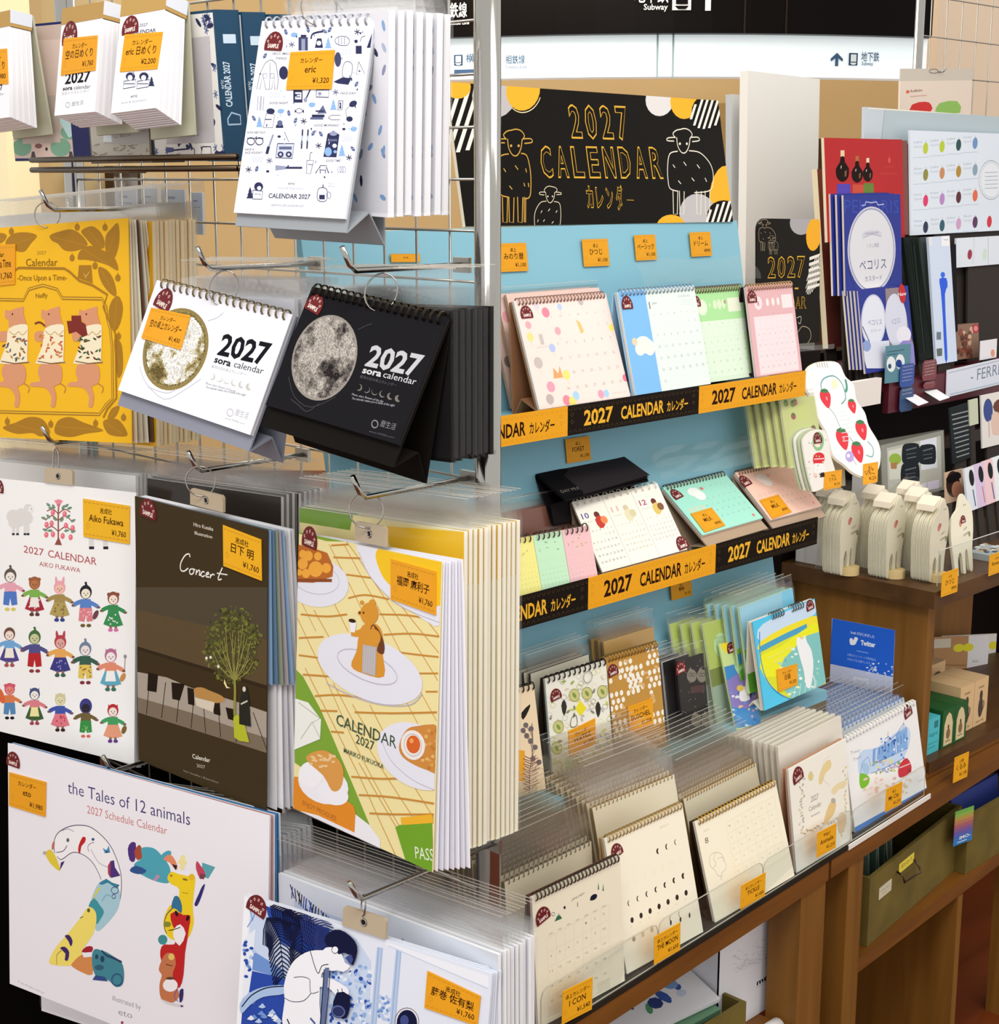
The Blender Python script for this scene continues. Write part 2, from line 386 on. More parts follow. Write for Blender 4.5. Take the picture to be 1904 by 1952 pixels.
def page_fan(card, n, t, side=0.0, spread=0.0, flare=0.0, cols=('#f2f1f4',), z0=-0.0014, h0=0.0, name='page_block', inset=0.001, shift=0.0):
    """loose pages behind the cover, hinged along the top, each fanning a little to the right and backwards"""
    mb = MB(); w, h = card.w/2, card.h
    for k in range(n):
        f = (k+1)/n; z = z0-t*k; dx = side*f; zb = z-spread*f; zr = -flare*f; m = mat(cols[k % len(cols)], 0.7); e = t*0.55; s0 = shift*f
        q = [(-w+inset+dx*.3, h0, zb), (w+dx-inset, h0+s0, zb+zr), (w+dx*.6-inset, h-inset+s0, z+zr*.6), (-w+inset, h-inset, z)]
        mb.hexa([(a, b, c-e) for a, b, c in q], q, m)
    return mb.build(name, card.root)
def hanging_ring(card, x, y, r, wire=0.0009, z=0.0, tilt=0.0, name='hanging_ring', ry=None):
    mb = MB(); ry = ry or r
    mb.tube([(x+r*math.cos(a)*math.cos(tilt), y+ry*math.sin(a), z+r*math.cos(a)*math.sin(tilt)) for a in [2*math.pi*i/28 for i in range(28)]], wire, CHROME, 6, True)
    o = mb.build(name, card.root, True); o['label'] = 'thin chrome binder ring'; return o
def header_tab(card, x, y, w, h, z=0.0006, col='#b9a98f'):
    mb = MB(); m = mat(col, 0.4); r = 0.003
    mb.prism([(x-w/2, y-h/2), (x+w/2, y-h/2), (x+w/2, y+h/2-r), (x+w/2-r, y+h/2), (x-w/2+r, y+h/2), (x-w/2, y+h/2-r)], z-0.003, z+0.001, m)
    mb.tube([(x+0.0035*math.cos(a), y+0.0035*math.sin(a), z+0.0014) for a in [2*math.pi*i/14 for i in range(14)]], 0.001, CHROME, 6, True)
    mb.prism([(x+0.0026*math.cos(2*math.pi*i/12), y+0.0026*math.sin(2*math.pi*i/12)) for i in range(12)], z+0.0009, z+0.0012, mat('#2a211a'))
    o = mb.build('header_tab', card.root); o['label'] = 'beige plastic tab with a metal eyelet'; return o
def sleeve(card, th, top=0.03, side=0.004, bottom=0.0005, m=None, name='film_sleeve', curl=0.0, notch=True, z0=0.0004):
    """clear bag round a card: front and back skins, sealed edges, an empty header flap above the card"""
    mb = MB(); m = m or FILM; w, h = card.w/2+side, card.h
    card.th = th; z1 = -th-0.0004; zt = (z0+z1)/2
    A = [(-w, -bottom, zt), (w, -bottom, zt), (w, h+0.002, z0), (-w, h+0.002, z0)]
    mb.add([(-w, -bottom, zt), (w, -bottom, zt), (w, 0.004, z0), (-w, 0.004, z0), (w, h, z0), (-w, h, z0), (w, h+top*.5, zt), (-w, h+top*.5, zt), (w, h+top, zt+curl), (-w, h+top, zt+curl)],
           [(0, 1, 2, 3), (3, 2, 4, 5), (5, 4, 6, 7), (7, 6, 8, 9)], m)
    mb.add([(-w, -bottom, zt), (w, -bottom, zt), (w, 0.004, z1), (-w, 0.004, z1), (w, h, z1), (-w, h, z1), (w, h+top*.5, zt), (-w, h+top*.5, zt)],
           [(3, 2, 1, 0), (5, 4, 2, 3), (7, 6, 4, 5)], m)
    mb.add([(w, 0.004, z0), (w, 0.004, z1), (w, h, z1), (w, h, z0), (-w, 0.004, z0), (-w, 0.004, z1), (-w, h, z1), (-w, h, z0)], [(0, 1, 2, 3), (7, 6, 5, 4)], m)
    if top > .01: mb.box((-w, h+top-.0009, zt+curl-.0003), (w, h+top, zt+curl+.0003), GLINT_SEAL)   # top seal, whitened to paint the light that the bag's edge catches
    o = mb.build(name, card.root); return o
def stack(first, n, d, label, cat, group, jit=0.0015, yaw=0.0, start=0, rnd=None):
    """copies of a bagged card one behind another; label has {} for its place counted from the front"""
    R = random.Random(len(label)*7+n); out = [first.root]; d = np.array(d, float); th = getattr(first, 'th', .004); sp = abs(float(d@first.n))
    if abs(first.n[0]) > .7 and n > 1:           # keep clear of the wire grid
        xm = max(float((first.o+first.u*a*first.w/2+first.v*b+first.n*(-th-.001))[0]) for a in (-1.05, 1.05) for b in (0, first.h+.04))
        if xm+(n-1)*d[0] > 1.1835: d = d*max(.2, (1.1835-xm)/((n-1)*d[0])); sp = abs(float(d@first.n))
    slack = max(sp-th-.0011, 0.0); yaw = min(yaw, slack*.8/first.w); jx = min(jit*.3, slack*.25)
    for k in range(n):
        if k == 0: o = first.root
        else:
            o = copy_tree(first.root)
            M = first.M.copy(); M.translation = Vector(first.o)+Vector(d)*k+Vector(first.n)*R.uniform(-jx, jx)+Vector(first.u)*R.uniform(-jit, jit)+Vector((0, 0, R.uniform(0, jit)*1.5))
            o.matrix_world = M @ Matrix.Rotation(R.uniform(-yaw, yaw), 4, 'Y'); out.append(o)
        tag(o, label.format(ORD[k+start]), cat, group)
    return out
# ================================================================== THE SETTING
def plane_box(name, a, b, m, kind='structure'):
    o = MB().box(a, b, m).build(name); o['kind'] = kind; return o
FLOORM = grain('floor_boards', '#5e280e', '#7c3a16', (2, 14, 14), 0.4)
plane_box('floor', (-2.5, -2.5, -0.05), (9.5, 9.5, 0.0), FLOORM)
fh = np.array([math.cos(AZ), math.sin(AZ), 0]); rh = RT
def vw(d, r, z): return tuple(fh*d+rh*r+np.array([0, 0, z]))     # d metres into the hall, r to the side, z up
def hall_box(mb, d0, d1, r0, r1, z0, z1, m):
    c = [vw(d, r, z) for z in (z0, z1) for d, r in ((d0, r0), (d0, r1), (d1, r1), (d1, r0))]
    return mb.hexa(c[:4], c[4:], m)
WALLM = grain('cream_plaster', '#d9b983', '#dfc18d', (1, 1, 1), 0.8)
o = hall_box(MB(), 9.0, 9.15, -6, 7, 0, 3.4, WALLM).build('wall_back'); o['kind'] = 'structure'
# lighter pier seen at the far left, and panelled stretches of the far wall
o = hall_box(MB(), 6.0, 6.4, -2.9, -1.83, 0, 3.2, mat('#f7ecc4', .8)).build('wall_left'); o['kind'] = 'structure'
o = hall_box(MB(), 7.0, 7.3, -1.95, -1.55, 0, 3.2, mat('#c9b48a', .8)).build('trim_1'); o['kind'] = 'structure'
o = hall_box(MB(), 6.9, 6.95, -1.84, -1.8, 1.25, 1.72, mat('#241a12', .8)).build('trim_2'); o['kind'] = 'structure'
o = hall_box(MB(), 6.85, 6.95, -1.68, -1.55, 1.45, 1.71, mat('#3a2a18', .8)).build('trim_3'); o['kind'] = 'structure'
o = hall_box(MB(), 8.6, 8.9, 0.78, 1.28, 0.0, 2.05, mat('#b59660', .8)).build('wall_far_recess'); o['kind'] = 'structure'
o = hall_box(MB(), 8.3, 8.5, 1.62, 1.82, 0.0, 1.86, mat('#4b3420', .8)).build('trim_4'); o['kind'] = 'structure'
o = hall_box(MB(), 8.3, 8.5, 1.05, 1.2, 0.0, 1.66, mat('#3a2614', .8)).build('trim_5'); o['kind'] = 'structure'

o = hall_box(MB(), 7.0, 7.2, 1.87, 4.5, 0, 3.2, mat('#f2dcc2', .8)).build('wall_right'); o['kind'] = 'structure'
# overhead station sign: curved black fascia over a lit white band
D0 = 6.0
def arc_pt(px, z, back=0.0):
    r = (px-952)/FPX*D0/math.cos(PITCH); d = D0+0.35*((px-1300)/460)**2*0.55+back
    return vw(d, r, z)
def zt(y, d=D0): return float(CAM[2]+d*math.tan(math.atan2(976-y, FPX)-PITCH))
root = empty('station_sign', Matrix.Translation(Vector(arc_pt(1300, 0))), 'curved black overhead fascia above a lit white direction band', 'sign')
Mi = root.matrix_world.inverted()
def loc_pts(pts): return [Mi @ Vector(p) for p in pts]
def arc_band(x0, x1, ya, yb, m, back, th, n=16):
    mb = MB(); zs = (zt(ya), zt(yb))
    for i in range(n):
        a, b = x0+(x1-x0)*i/n, x0+(x1-x0)*(i+1)/n
        mb.hexa(loc_pts([arc_pt(a, zs[1], back), arc_pt(b, zs[1], back), arc_pt(b, zs[1], back+th), arc_pt(a, zs[1], back+th)]),
                loc_pts([arc_pt(a, zs[0], back), arc_pt(b, zs[0], back), arc_pt(b, zs[0], back+th), arc_pt(a, zs[0], back+th)]), m)
    return mb
arc_band(640, 1742, -190, 66, mat('#0b0706', 0.35), -0.06, 0.3).build('fascia', root)
bnd = arc_band(640, 1742, 62, 146, mat('#e9f6f8', .5, emit=0.34), 0.0, 0.12, 16).build('lit_band', root)
for x, yt, yb, bk, col in ((1234, 66, 148, 0, '#9fb4bc'), (1262, 66, 148, 0, '#9fb4bc'), (1385, -20, 66, -.058, '#2c2420'), (1460, -20, 66, -.058, '#2c2420')):
    MB().hexa(loc_pts([arc_pt(x, zt(yb), bk-.006), arc_pt(x+3, zt(yb), bk-.006), arc_pt(x+3, zt(yb), bk+.004), arc_pt(x, zt(yb), bk+.004)]), loc_pts([arc_pt(x, zt(yt), bk-.006), arc_pt(x+3, zt(yt), bk-.006), arc_pt(x+3, zt(yt), bk+.004), arc_pt(x, zt(yt), bk+.004)]), col).build('joint', root)
def sign_text(items, back, col, name):
    mb = MB()
    for it in items:
        if it[0] == 't':
            _, t, x0, x1, yb, h = it; vs, fs = glyphs(t, 0.01); xs = [v[0] for v in vs]; a, b = min(xs), max(xs)
            pts = [arc_pt(x0+(v[0]-a)/(b-a)*(x1-x0), zt(yb-v[1]/.7*h), back) for v in vs]; mb.add(loc_pts(pts), fs, mat(col, .5))
        else:
            mb.add(loc_pts([arc_pt(x, zt(y), back) for x, y in it[1]]), [tuple(range(len(it[1])))], mat(it[2] if len(it) > 2 else col, .5))
    return mb.build(name, root)
def arrow(x, y0, y1, w): return [('p', [(x-w/8, y1), (x+w/8, y1), (x+w/8, y0+w*.3), (x-w/8, y0+w*.3)]), ('p', [(x-w/2, y0+w*.5), (x, y0), (x, y0+w*.35), (x-w/2+1, y0+w*.72)]), ('p', [(x, y0), (x+w/2, y0+w*.5), (x+w/2-1, y0+w*.72), (x, y0+w*.35)])]
def train(x0, x1, y0, y1, col, bgc):
    w, h = x1-x0, y1-y0
    return [('p', [(x0, y1), (x1, y1), (x1, y0), (x0, y0)], col)], [('p', [(x0+w*.18, y1-h*.3), (x1-w*.18, y1-h*.3), (x1-w*.18, y0+h*.12), (x0+w*.18, y0+h*.12)], bgc), ('p', [(x0+w*.3, y1-h*.05), (x1-w*.3, y1-h*.05), (x1-w*.12, y1-h*.22), (x0+w*.12, y1-h*.22)], bgc)]
f, b2 = train(1257, 1290, -14, 23, '#f2f2ee', '#0b0706')
sign_text([('t', '地下鉄', 1190, 1250, 6, 26), ('t', 'Subway', 1207, 1249, 22, 11)], -.068, '#f2f2ee', 'subway_lettering')
sign_text([('t', '鉄線', 862, 893, 26, 22), ('t', 'Sotetsu Line', 858, 897, 42, 9)], -.068, '#f2f2ee', 'line_lettering')
sign_text(arrow(1320, -30, 24, 40), -.068, '#f2f2ee', 'arrow'); sign_text(f, -.068, '#f2f2ee', 'train_pictogram'); sign_text(b2, -.072, '#0b0706', 'train_window')
f, b2 = train(1587, 1604, 98, 122, '#25456a', '#e9f6f8'); f3, b3 = train(868, 884, 98, 119, '#25456a', '#e9f6f8')
sign_text([('t', '地下鉄', 1611, 1646, 112, 14), ('t', 'Subway', 1612, 1635, 121, 7)], -.006, '#3b5a80', 'subway_lettering')
sign_text([('t', '相鉄線', 963, 998, 117, 13), ('t', 'Sotetsu Line', 963, 1002, 127, 6)], -.006, '#3b5a80', 'line_lettering')
sign_text([('t', '横浜', 890, 922, 112, 13), ('p', [(868, 137), (906, 137), (906, 127), (868, 127)])], -.006, '#3b5a80', 'city_lettering')
sign_text(arrow(1564, 98, 124, 24), -.006, '#3b5a80', 'arrow')
for ff, bb in ((f, b2), (f3, b3)): sign_text(ff, -.006, '#3b5a80', 'train_pictogram'); sign_text(bb, -.010, '#e9f6f8', 'train_window')

# ================================================================== THE WIRE RACK AT THE END OF THE SHELF
GX, GY0, GY1 = 1.19, 1.187, 2.005
rack = empty('wire_rack', Matrix.Translation((GX, (GY0+GY1)/2, 0)), 'chrome wire grid rack standing at the end of the calendar shelf, full of hanging calendars', 'display rack')
for y, r in ((GY0, .0142), (GY1, .0142)):
    s = y-(GY0+GY1)/2; mb = MB(); mb.tube([(0, s, 0.02), (0, s, 2.2)], r, CHROME, 16); mb.build('post', rack, True)
    f = MB(); f.box((-.2, s-.02, 0), (.03, s+.02, .02), STEEL); f.build('foot', rack)
mb = MB(); h = (GY1-GY0)/2-.012
for i in range(15): y = -h+.045+i*.0535; mb.tube([(0, y, .25), (0, y, 2.15)], .0016, STEEL, 6)
for i in range(36): z = .26+i*.0535; mb.tube([(-.003, -h, z), (-.003, h, z)], .0016, STEEL, 6)
mb.build('wire_panel', rack, True)
def hook(px, py, X, label, r=.0030, up=.024, root=(GX-.008)):
    p = P(px, py, X=X); o = empty('wire_hook', Vector(p), label, 'hook', 'chrome hooks on the wire rack'); L = root-X
    mb = MB(); mb.tube([(-.015, 0, up), (-.006, 0, .006), (.002, 0, 0), (L*.5, 0, 0), (L, 0, 0)], r, CHROME, 8); mb.build('prong', o, True)
    b = MB(); b.box((L-.004, -.012, -.008), (L+.001, .012, .008), STEEL); b.build('back_clip', o); return o
hook(399, 512, 1.03, 'chrome hook holding the white moon desk calendar')
hook(675, 516, 1.03, 'chrome hook holding the black moon desk calendar')
hook(102, 845, 1.03, 'dark chrome hook over the costumed animals calendar')
hook(381, 897, 1.03, 'chrome hook over the brown piano calendar')
hook(694, 948, 1.03, 'chrome hook over the yellow gingham breakfast calendar')
hook(100, 400, 1.03, 'chrome hook above the yellow folk-tale calendar')
hook(218, 1470, .99, 'chrome hook poking out above the white animal numerals calendar')
hook(688, 1714, .985, 'long chrome hook over the blue photographer calendar')
hook(600, -70, 1.04, 'chrome hook above the tall icon pattern calendar')

# ---------------------------------------------------------------- tall white desk calendar with small navy icons
NV, BL, LB = '#20254f', '#86aede', '#b4c2dd'
def star(a, x, y, r, col, n=6, w=None):
    for i in range(n//2):
        q = math.pi*i/(n//2)+.3; a.line([(x-r*math.cos(q), y-r*math.sin(q)), (x+r*math.cos(q), y+r*math.sin(q))], w or r*.3, col)
def leaf(a, x, y, l, w, ang, col):
    q = math.radians(ang); c, s_ = math.cos(q), math.sin(q)
    a.poly([(x+u*l*c-v*w*s_, y+u*l*s_+v*w*c) for u, v in ((-.5, 0), (-.2, .4), (.2, .45), (.5, 0), (.2, -.45), (-.2, -.4))], col)
def tree(a, x, y, h, col):
    for k in range(3): a.poly([(x-h*(.16+.09*k), y-h*.9+h*(.35+.3*k)), (x+h*(.16+.09*k), y-h*.9+h*(.35+.3*k)), (x, y-h+h*.22*k)], col)
    a.rect_(x-h*.04, y-h*.1, x+h*.04, y, col)
def outline(a, pts, w, col, fill=None, sm=0):
    if fill: a.poly(pts, fill, sm)
    a.line(pts, w, col, sm, True)
ec = Card('desk_calendar', 'tall white desk calendar printed with small navy icons, hanging beside the chrome post', 'calendar', cp('c2', (280, 140), (1040, 115), (835, 1470), (90, 1430)), 'X', 1.04, 'sample calendars on the wire rack', tilt=-.2)
a = Art(ec, 'c2', mb=sheet(ec, paper='#eeeef6'))
R = random.Random(4)
for (x, y) in [(480, 300), (920, 215), (660, 980), (190, 1140), (865, 1060), (330, 1080), (560, 815), (775, 620)]: star(a, x, y, 21, NV if (x+y) % 3 else '#5a6488')
for (x, y) in [(495, 235), (615, 705), (405, 748), (895, 868)]: a.ell(x, y, 22, 17, BL, n=12); a.ell(x+15, y-6, 10, 8, BL, n=10)
for (x, y, h, c) in [(262, 850, 70, BL), (760, 735, 70, BL), (817, 1045, 75, BL), (725, 320, 70, BL), (200, 1330, 75, NV)]: tree(a, x, y, h, c)
for (x, y, g) in [(440, 215, 70), (735, 200, 120), (225, 795, 60), (915, 565, 120), (245, 1135, 110), (675, 900, 60), (300, 375, 120), (625, 895, 120), (590, 200, 80), (700, 210, 30), (460, 760, 80), (505, 810, 110), (890, 1000, 50)]:
    leaf(a, x, y, 46, 24, g, '#55608c'); a.line([(x-14, y), (x+14, y)], 3, LB)
for (x, y) in [(845, 350), (365, 640), (850, 935), (250, 1072)]:
    for k in range(3): a.ring(x-24+24*k, y, 9, 16, 4, LB, n=10)
for t, x0, x1, y in [('HELLO, SMALL', 350, 465, 368), ('THINGS', 370, 445, 400), ('NICE DAY', 808, 910, 634), ('GOOD NIGHT..', 328, 462, 700), ('GOOD MORNING!', 630, 795, 850), ('HOW ARE YOU?', 180, 300, 898), ('HAVE A', 165, 225, 1012), ('NICE HOLIDAY!', 165, 280, 1034), ('GOOD TIME!', 708, 808, 1088)]:
    a.text(t, (x0, y), (x1, y), 15, NV, .01)
# larger icons
a.rect_(525, 250, 588, 340, '#3a4066'); a.rect_(545, 262, 570, 340, '#8f96b4'); a.rect_(540, 234, 578, 250, NV)          # battery
a.poly([(635, 322), (690, 322), (680, 258), (650, 258)], NV); a.ell(663, 290, 16, 16, '#e8eaf4'); a.line([(610, 262), (618, 232), (650, 218), (690, 212)], 13, NV, 4)   # telephone
outline(a, [(770, 270), (800, 245), (850, 250), (868, 275), (850, 305), (790, 300)], 4, NV, '#dfe4f0', 4)                  # fish
for x in (795, 815, 835): a.line([(x, 250), (x, 300)], 3, NV)
a.poly([(905, 278), (955, 278), (948, 365), (910, 365)], '#dfe4f0'); a.rect_(910, 308, 950, 362, NV); a.line([(940, 280), (950, 250), (975, 240)], 5, NV); a.ell(912, 278, 12, 12, NV)
a.poly([(983, 322), (1008, 322), (1022, 215)], NV)
outline(a, [(300, 425), (330, 405), (350, 405), (375, 430), (390, 540), (380, 605), (365, 600), (362, 500), (345, 600), (305, 600), (285, 500), (265, 600), (245, 598), (265, 500)], 4, NV, '#e9ebf5')   # jacket
a.line([(335, 420), (330, 598)], 3, NV)
for x in (300, 350): outline(a, [(x-12, 495), (x+12, 495), (x+12, 525), (x-12, 525)], 3, '#5a6488')
a.rect_(490, 605, 552, 690, NV); a.rect_(503, 620, 545, 668, '#dfe4f0'); a.rect_(510, 632, 538, 638, NV); a.rect_(510, 648, 538, 654, NV)
a.line([(605, 600), (575, 665)], 12, NV); a.ell(572, 672, 12, 16, '#8f96b4'); outline(a, [(645, 605), (730, 605), (728, 655), (645, 652)], 6, NV, '#dfe4f0'); a.ell(668, 630, 12, 12, '#8f96b4')
outline(a, [(835, 420), (885, 430), (875, 520), (820, 510)], 4, NV, '#dfe4f0', 3); a.poly([(760, 550), (820, 520), (870, 525), (885, 520), (860, 570), (790, 562)], NV)   # boot
outline(a, [(930, 415), (972, 500), (914, 500)], 4, NV); a.ell(935, 478, 7, 7, '#5a6488'); a.ell(790, 400, 22, 50, '#3a4066'); a.ell(425, 490, 30, 45, NV)
for x in (262, 285): a.line([(x-8, 645), (x-14, 740), (x+2, 740), (x+8, 650)], 4, '#5a6488')
outline(a, [(310, 762), (365, 770), (352, 858), (288, 858)], 4, NV, '#e9ebf5'); a.ell(338, 748, 28, 20, NV); a.rect_(300, 800, 345, 806, NV)
a.poly([(372, 860), (424, 860), (420, 838), (376, 838)], NV); a.ell(400, 828, 18, 20, '#5a6488')
a.ell(530, 745, 22, 15, '#e9ebf5'); a.ring(530, 745, 22, 15, 4, NV); a.poly([(500, 735), (500, 760), (512, 748)], NV); a.poly([(562, 735), (562, 762), (548, 748)], NV)
a.rect_(615, 770, 700, 788, NV); a.rect_(604, 788, 692, 804, '#5a6488'); a.poly([(650, 765), (715, 762), (690, 705)], '#5a6488'); a.rect_(640, 742, 700, 752, NV)
outline(a, [(725, 792), (745, 775), (805, 775), (803, 806), (745, 806)], 4, NV); outline(a, [(795, 678), (825, 678), (818, 738), (790, 738)], 5, NV, '#dfe4f0'); a.rect_(800, 690, 812, 730, NV)
a.line([(850, 790), (842, 740), (890, 690)], 4, NV); a.ell(892, 698, 28, 20, NV, -30); a.ell(868, 800, 22, 18, NV)
a.ring(205, 950, 25, 24, 7, NV); a.ring(262, 950, 25, 24, 7, NV); a.line([(180, 930), (290, 930)], 6, NV)                      # glasses
a.line([(355, 905), (325, 990)], 16, '#8f96b4'); a.line([(325, 985), (312, 1035)], 26, NV)
outline(a, [(384, 965), (496, 965), (484, 1065), (372, 1060)], 6, NV, '#c9cfe2'); a.ell(405, 1038, 20, 20, NV); a.ell(460, 1038, 20, 20, NV); a.ell(405, 1038, 9, 9, '#c9cfe2'); a.ell(460, 1038, 9, 9, '#c9cfe2'); a.rect_(395, 985, 480, 1005, '#5a6488'); a.line([(460, 955), (430, 885)], 4, NV)
for x in (545, 582): a.line([(x+8, 870), (x, 1000)], 13, NV); a.ell(x+5, 930, 5, 20, LB)
a.poly([(720, 900), (760, 878), (800, 905), (780, 1058), (692, 1055)], NV); a.ell(760, 898, 26, 15, '#8f96b4'); a.ell(725, 1020, 24, 30, BL); a.ell(768, 980, 15, 14, '#dfe4f0'); a.ell(772, 1020, 12, 10, BL); a.rect_(735, 935, 785, 950, '#5a6488')
a.line([(372, 1128), (550, 1128)], 14, NV); a.poly([(370, 1110), (440, 1118), (440, 1138), (370, 1146)], '#8f96b4')
a.line([(600, 1075), (605, 1030), (618, 1025)], 5, NV, 4); outline(a, [(582, 1078), (628, 1078), (605, 1170), (578, 1165)], 4, NV, '#dfe4f0'); a.line([(590, 1105), (620, 1108)], 4, NV)
a.line([(640, 1165), (668, 1120), (672, 1165)], 8, NV); a.line([(728, 1165), (712, 1120), (705, 1165)], 8, NV); outline(a, [(672, 1112), (715, 1114), (708, 1145), (668, 1142)], 5, NV, '#dfe4f0')
for k in range(3): a.ring(800+15*k, 1140, 12, 20, 4, '#8f96b4')
for (x, y) in [(395, 918), (830, 868), (318, 1152), (505, 640)]: a.ell(x, y, 12, 9, NV, n=8)
for k in range(46):
    x, y = R.uniform(.05, .95), R.uniform(.06, .80); a.sp = 'uv'; a.ell(x, y, .008, .005, R.choice([LB, '#8f96b4', NV]), R.uniform(0, 180), 8); a.sp = 'c2'
outline(a, [(220, 1278), (285, 1285), (280, 1340), (218, 1338)], 5, NV, '#e9ebf5'); a.ell(258, 1255, 30, 30, NV); a.ell(262, 1265, 14, 14, '#e9ebf5'); a.text('spring', (232, 1308), (272, 1310), 10, NV)
outline(a, [(660, 1268), (715, 1272), (712, 1348), (655, 1345)], 5, NV, '#e9ebf5', 3); a.rect_(665, 1310, 702, 1340, NV); a.line([(690, 1240), (690, 1262)], 8, NV); a.ring(728, 1312, 14, 22, 6, '#8f96b4'); a.text('ENJOY', (726, 1238), (768, 1240), 9, '#8f96b4'); a.text('BREAK', (726, 1256), (768, 1258), 9, '#8f96b4')
a.text('eric', (455, 1240), (500, 1242), 17, NV, .01); a.text('story & illustration', (388, 1268), (555, 1275), 13, '#8f96b4')
a.text('CALENDAR 2027', (322, 1330), (602, 1338), 30, '#1b2a4a', .02); a.text('GREETING LIFE CALENDAR 2027', (340, 1385), (560, 1392), 13, '#5a6488')
a.sp = 'uv'; holes(a, 13, .06, .94, .035)
a.mb.build('cover', ec.root)
sample_sticker(ec, 'c2', 360, 280, 120, -3); price_sticker(ec, 'c2', [(470, 350), (767, 335), (745, 598), (440, 603)], ['カレンダー', 'eric', '¥1,320'])
easel(ec, .062, .013, '#9a9fa4', zf=-.005); page_fan(ec, 7, .0007, cols=('#f4f4f8', '#dfe2ea'))
spiral(ec, 13, -ec.w*.44, ec.w*.44, .006, .0006, '#b9bac0'); hanging_ring(ec, .0, ec.h+.012, .018, tilt=-.7)

def pack_card(name, quad, face, anchor, thick, paper, art=None, edge='#ffffff', film_m=None, top=.03, fit_kw={}, curl=0.0, side=.004, th=None, zmin=None):
    kw = dict(sig=(.006, .015, .015)); kw.update(fit_kw)
    c = Card(name, None, None, quad, face, anchor, th=th, **kw)
    if zmin is not None and c.o[2] < zmin: c.o[2] = zmin; c.M.translation = Vector(c.o); c.root.matrix_world = c.M
    mb = MB(); mb.box((-c.w/2, 0, -thick), (c.w/2, c.h, 0), mat(edge)); mb.box((-c.w/2, 0, 0), (c.w/2, c.h, .0002), mat(paper))
    a = Art(c, 'uv', .0002, mb)
    if art: art(a, c)
    mb.build('card', c.root); sleeve(c, thick, top, side, m=film_m, curl=curl); return c
def eric_back(a, c):
    R = random.Random(2)
    for i in range(60): a.ell(R.random(), R.uniform(.05, .95), .03, .014, R.choice([BL, NV, LB, '#8f96b4']), R.uniform(0, 180), 8)
p = pack_card('bagged_calendar', cp('c2', (420, 75), (1130, 95), (1130, 1450), (430, 1420)), 'X', 1.075, .0085, '#eeeef6', eric_back, '#fafaff', top=.03, fit_kw=dict(tilt=0))
stack(p, 7, (.0125, 0, 0), '{} clear bagged icon pattern calendar behind the tall icon desk calendar', 'calendar', 'bagged icon calendars on the wire rack', yaw=.015)

# ---------------------------------------------------------------- daily block calendars and boxed sets on the top tray
def block(quad, label, lines, tagq, art, X=1.0, cap=.03, side=.026, mirror=False, kw={}):
    c = Card('block_calendar', label, 'calendar', quad, 'X', X, 'daily block calendars on the top tray', tilt=-.15, **kw)
    w, h = c.w/2, c.h; t = side
    mb = MB(); lay = 9
    for k in range(lay):
        z0, z1 = -t*k/lay, -t*(k+1)/lay*.985; dy = -.008*k/lay; g0 = .012*k/lay
        q = lambda z, f: [(-w, dy, z-f), (w, dy, z-f), (w, h-.002, z), (-w, h-.002, z)]
        mb.hexa(q(z1, .010*(k+1)/lay), q(z0, .010*k/lay), mat('#f6f5f8' if k % 2 == 0 else '#eceaf0'))
    mb.build('page_block', c.root)
    cov = MB(); cov.box((-w, 0, 0.0001), (w, h, .0006), mat('#f3f2f7')); a = Art(c, 'uv', .0006, cov)
    if art: art(a, c)
    cov.build('cover', c.root)
    cb = MB(); cb.box((-w-.0005, h-.001, -t-.001), (w+.0005, h+cap*.6, .001), mat('#b89455', .7)); cb.box((w-.02, h+cap*.1, -t-.0012), (w+.0008, h+cap*.62, .0004), mat('#d8dbe4')); cb.build('binding_cap', c.root)
    bk = MB(); bk.hexa([(-w, -.012, -t-.034), (w, -.012, -t-.034), (w, h+cap*.6, -t-.004), (-w, h+cap*.6, -t-.004)], [(-w, -.012, -t-.031), (w, -.012, -t-.031), (w, h+cap*.6, -t-.001), (-w, h+cap*.6, -t-.001)], mat('#b7b59e', .8)); bk.build('easel_stand', c.root)
    return c
def art_ericday(a, c):
    a.sp = 'c1'; a.text('2027', (1010, 195), (1070, 190), 22, NV, .01); a.text('CALENDAR', (950, 250), (1130, 232), 26, NV, .02)
    for x in (942, 1040): outline(a, [(x-42, 590), (x+45, 578), (x+38, 630), (x-48, 645)], 6, NV, '#eceef6'); a.ell(x+5, 555, 34, 30, NV); a.ell(x+3, 565, 18, 20, '#eceef6'); a.rect_(x-40, 605, x+36, 611, NV)
    tree(a, 1100, 622, 70, NV); tree(a, 970, 540, 26, '#8f96b4'); a.text('eric', (948, 710), (998, 704), 22, NV, .01); a.text('story & illustration', (878, 755), (1060, 732), 15, '#5a6488')
def art_soraday(a, c):
    a.sp = 'c1'; a.text('2027', (470, 610), (655, 588), 78, '#17161c', .03); a.text('sora', (455, 658), (525, 650), 28, '#17161c', .03); a.text('calendar', (535, 650), (655, 640), 28, '#26252c'); a.text('日めくりカレンダー', (450, 690), (645, 668), 16, '#9a9aa6'); a.ring(492, 762, 15, 18, 6, '#a7a9b8'); a.text('暦生活', (520, 770), (605, 755), 24, '#8d90a2')
b = block(cp('c1', (880, 112), (1200, 68), (1130, 778), (806, 832)), 'white daily block calendar with navy house drawing and a high priced orange slip', None, None, art_ericday, X=1.0, side=.03)
sample_sticker(b, 'c1', 945, 185, 118, 3); price_sticker(b, 'c1', [(905, 250), (1180, 230), (1140, 500), (868, 522)], ['カレンダー', 'eric 日めくり', '¥2,200'])
b = block(cp('c1', (450, 178), (748, 125), (692, 812), (398, 842)), 'white daily block calendar reading sora with a black year, second from left', None, None, art_soraday, X=1.0, side=.026)
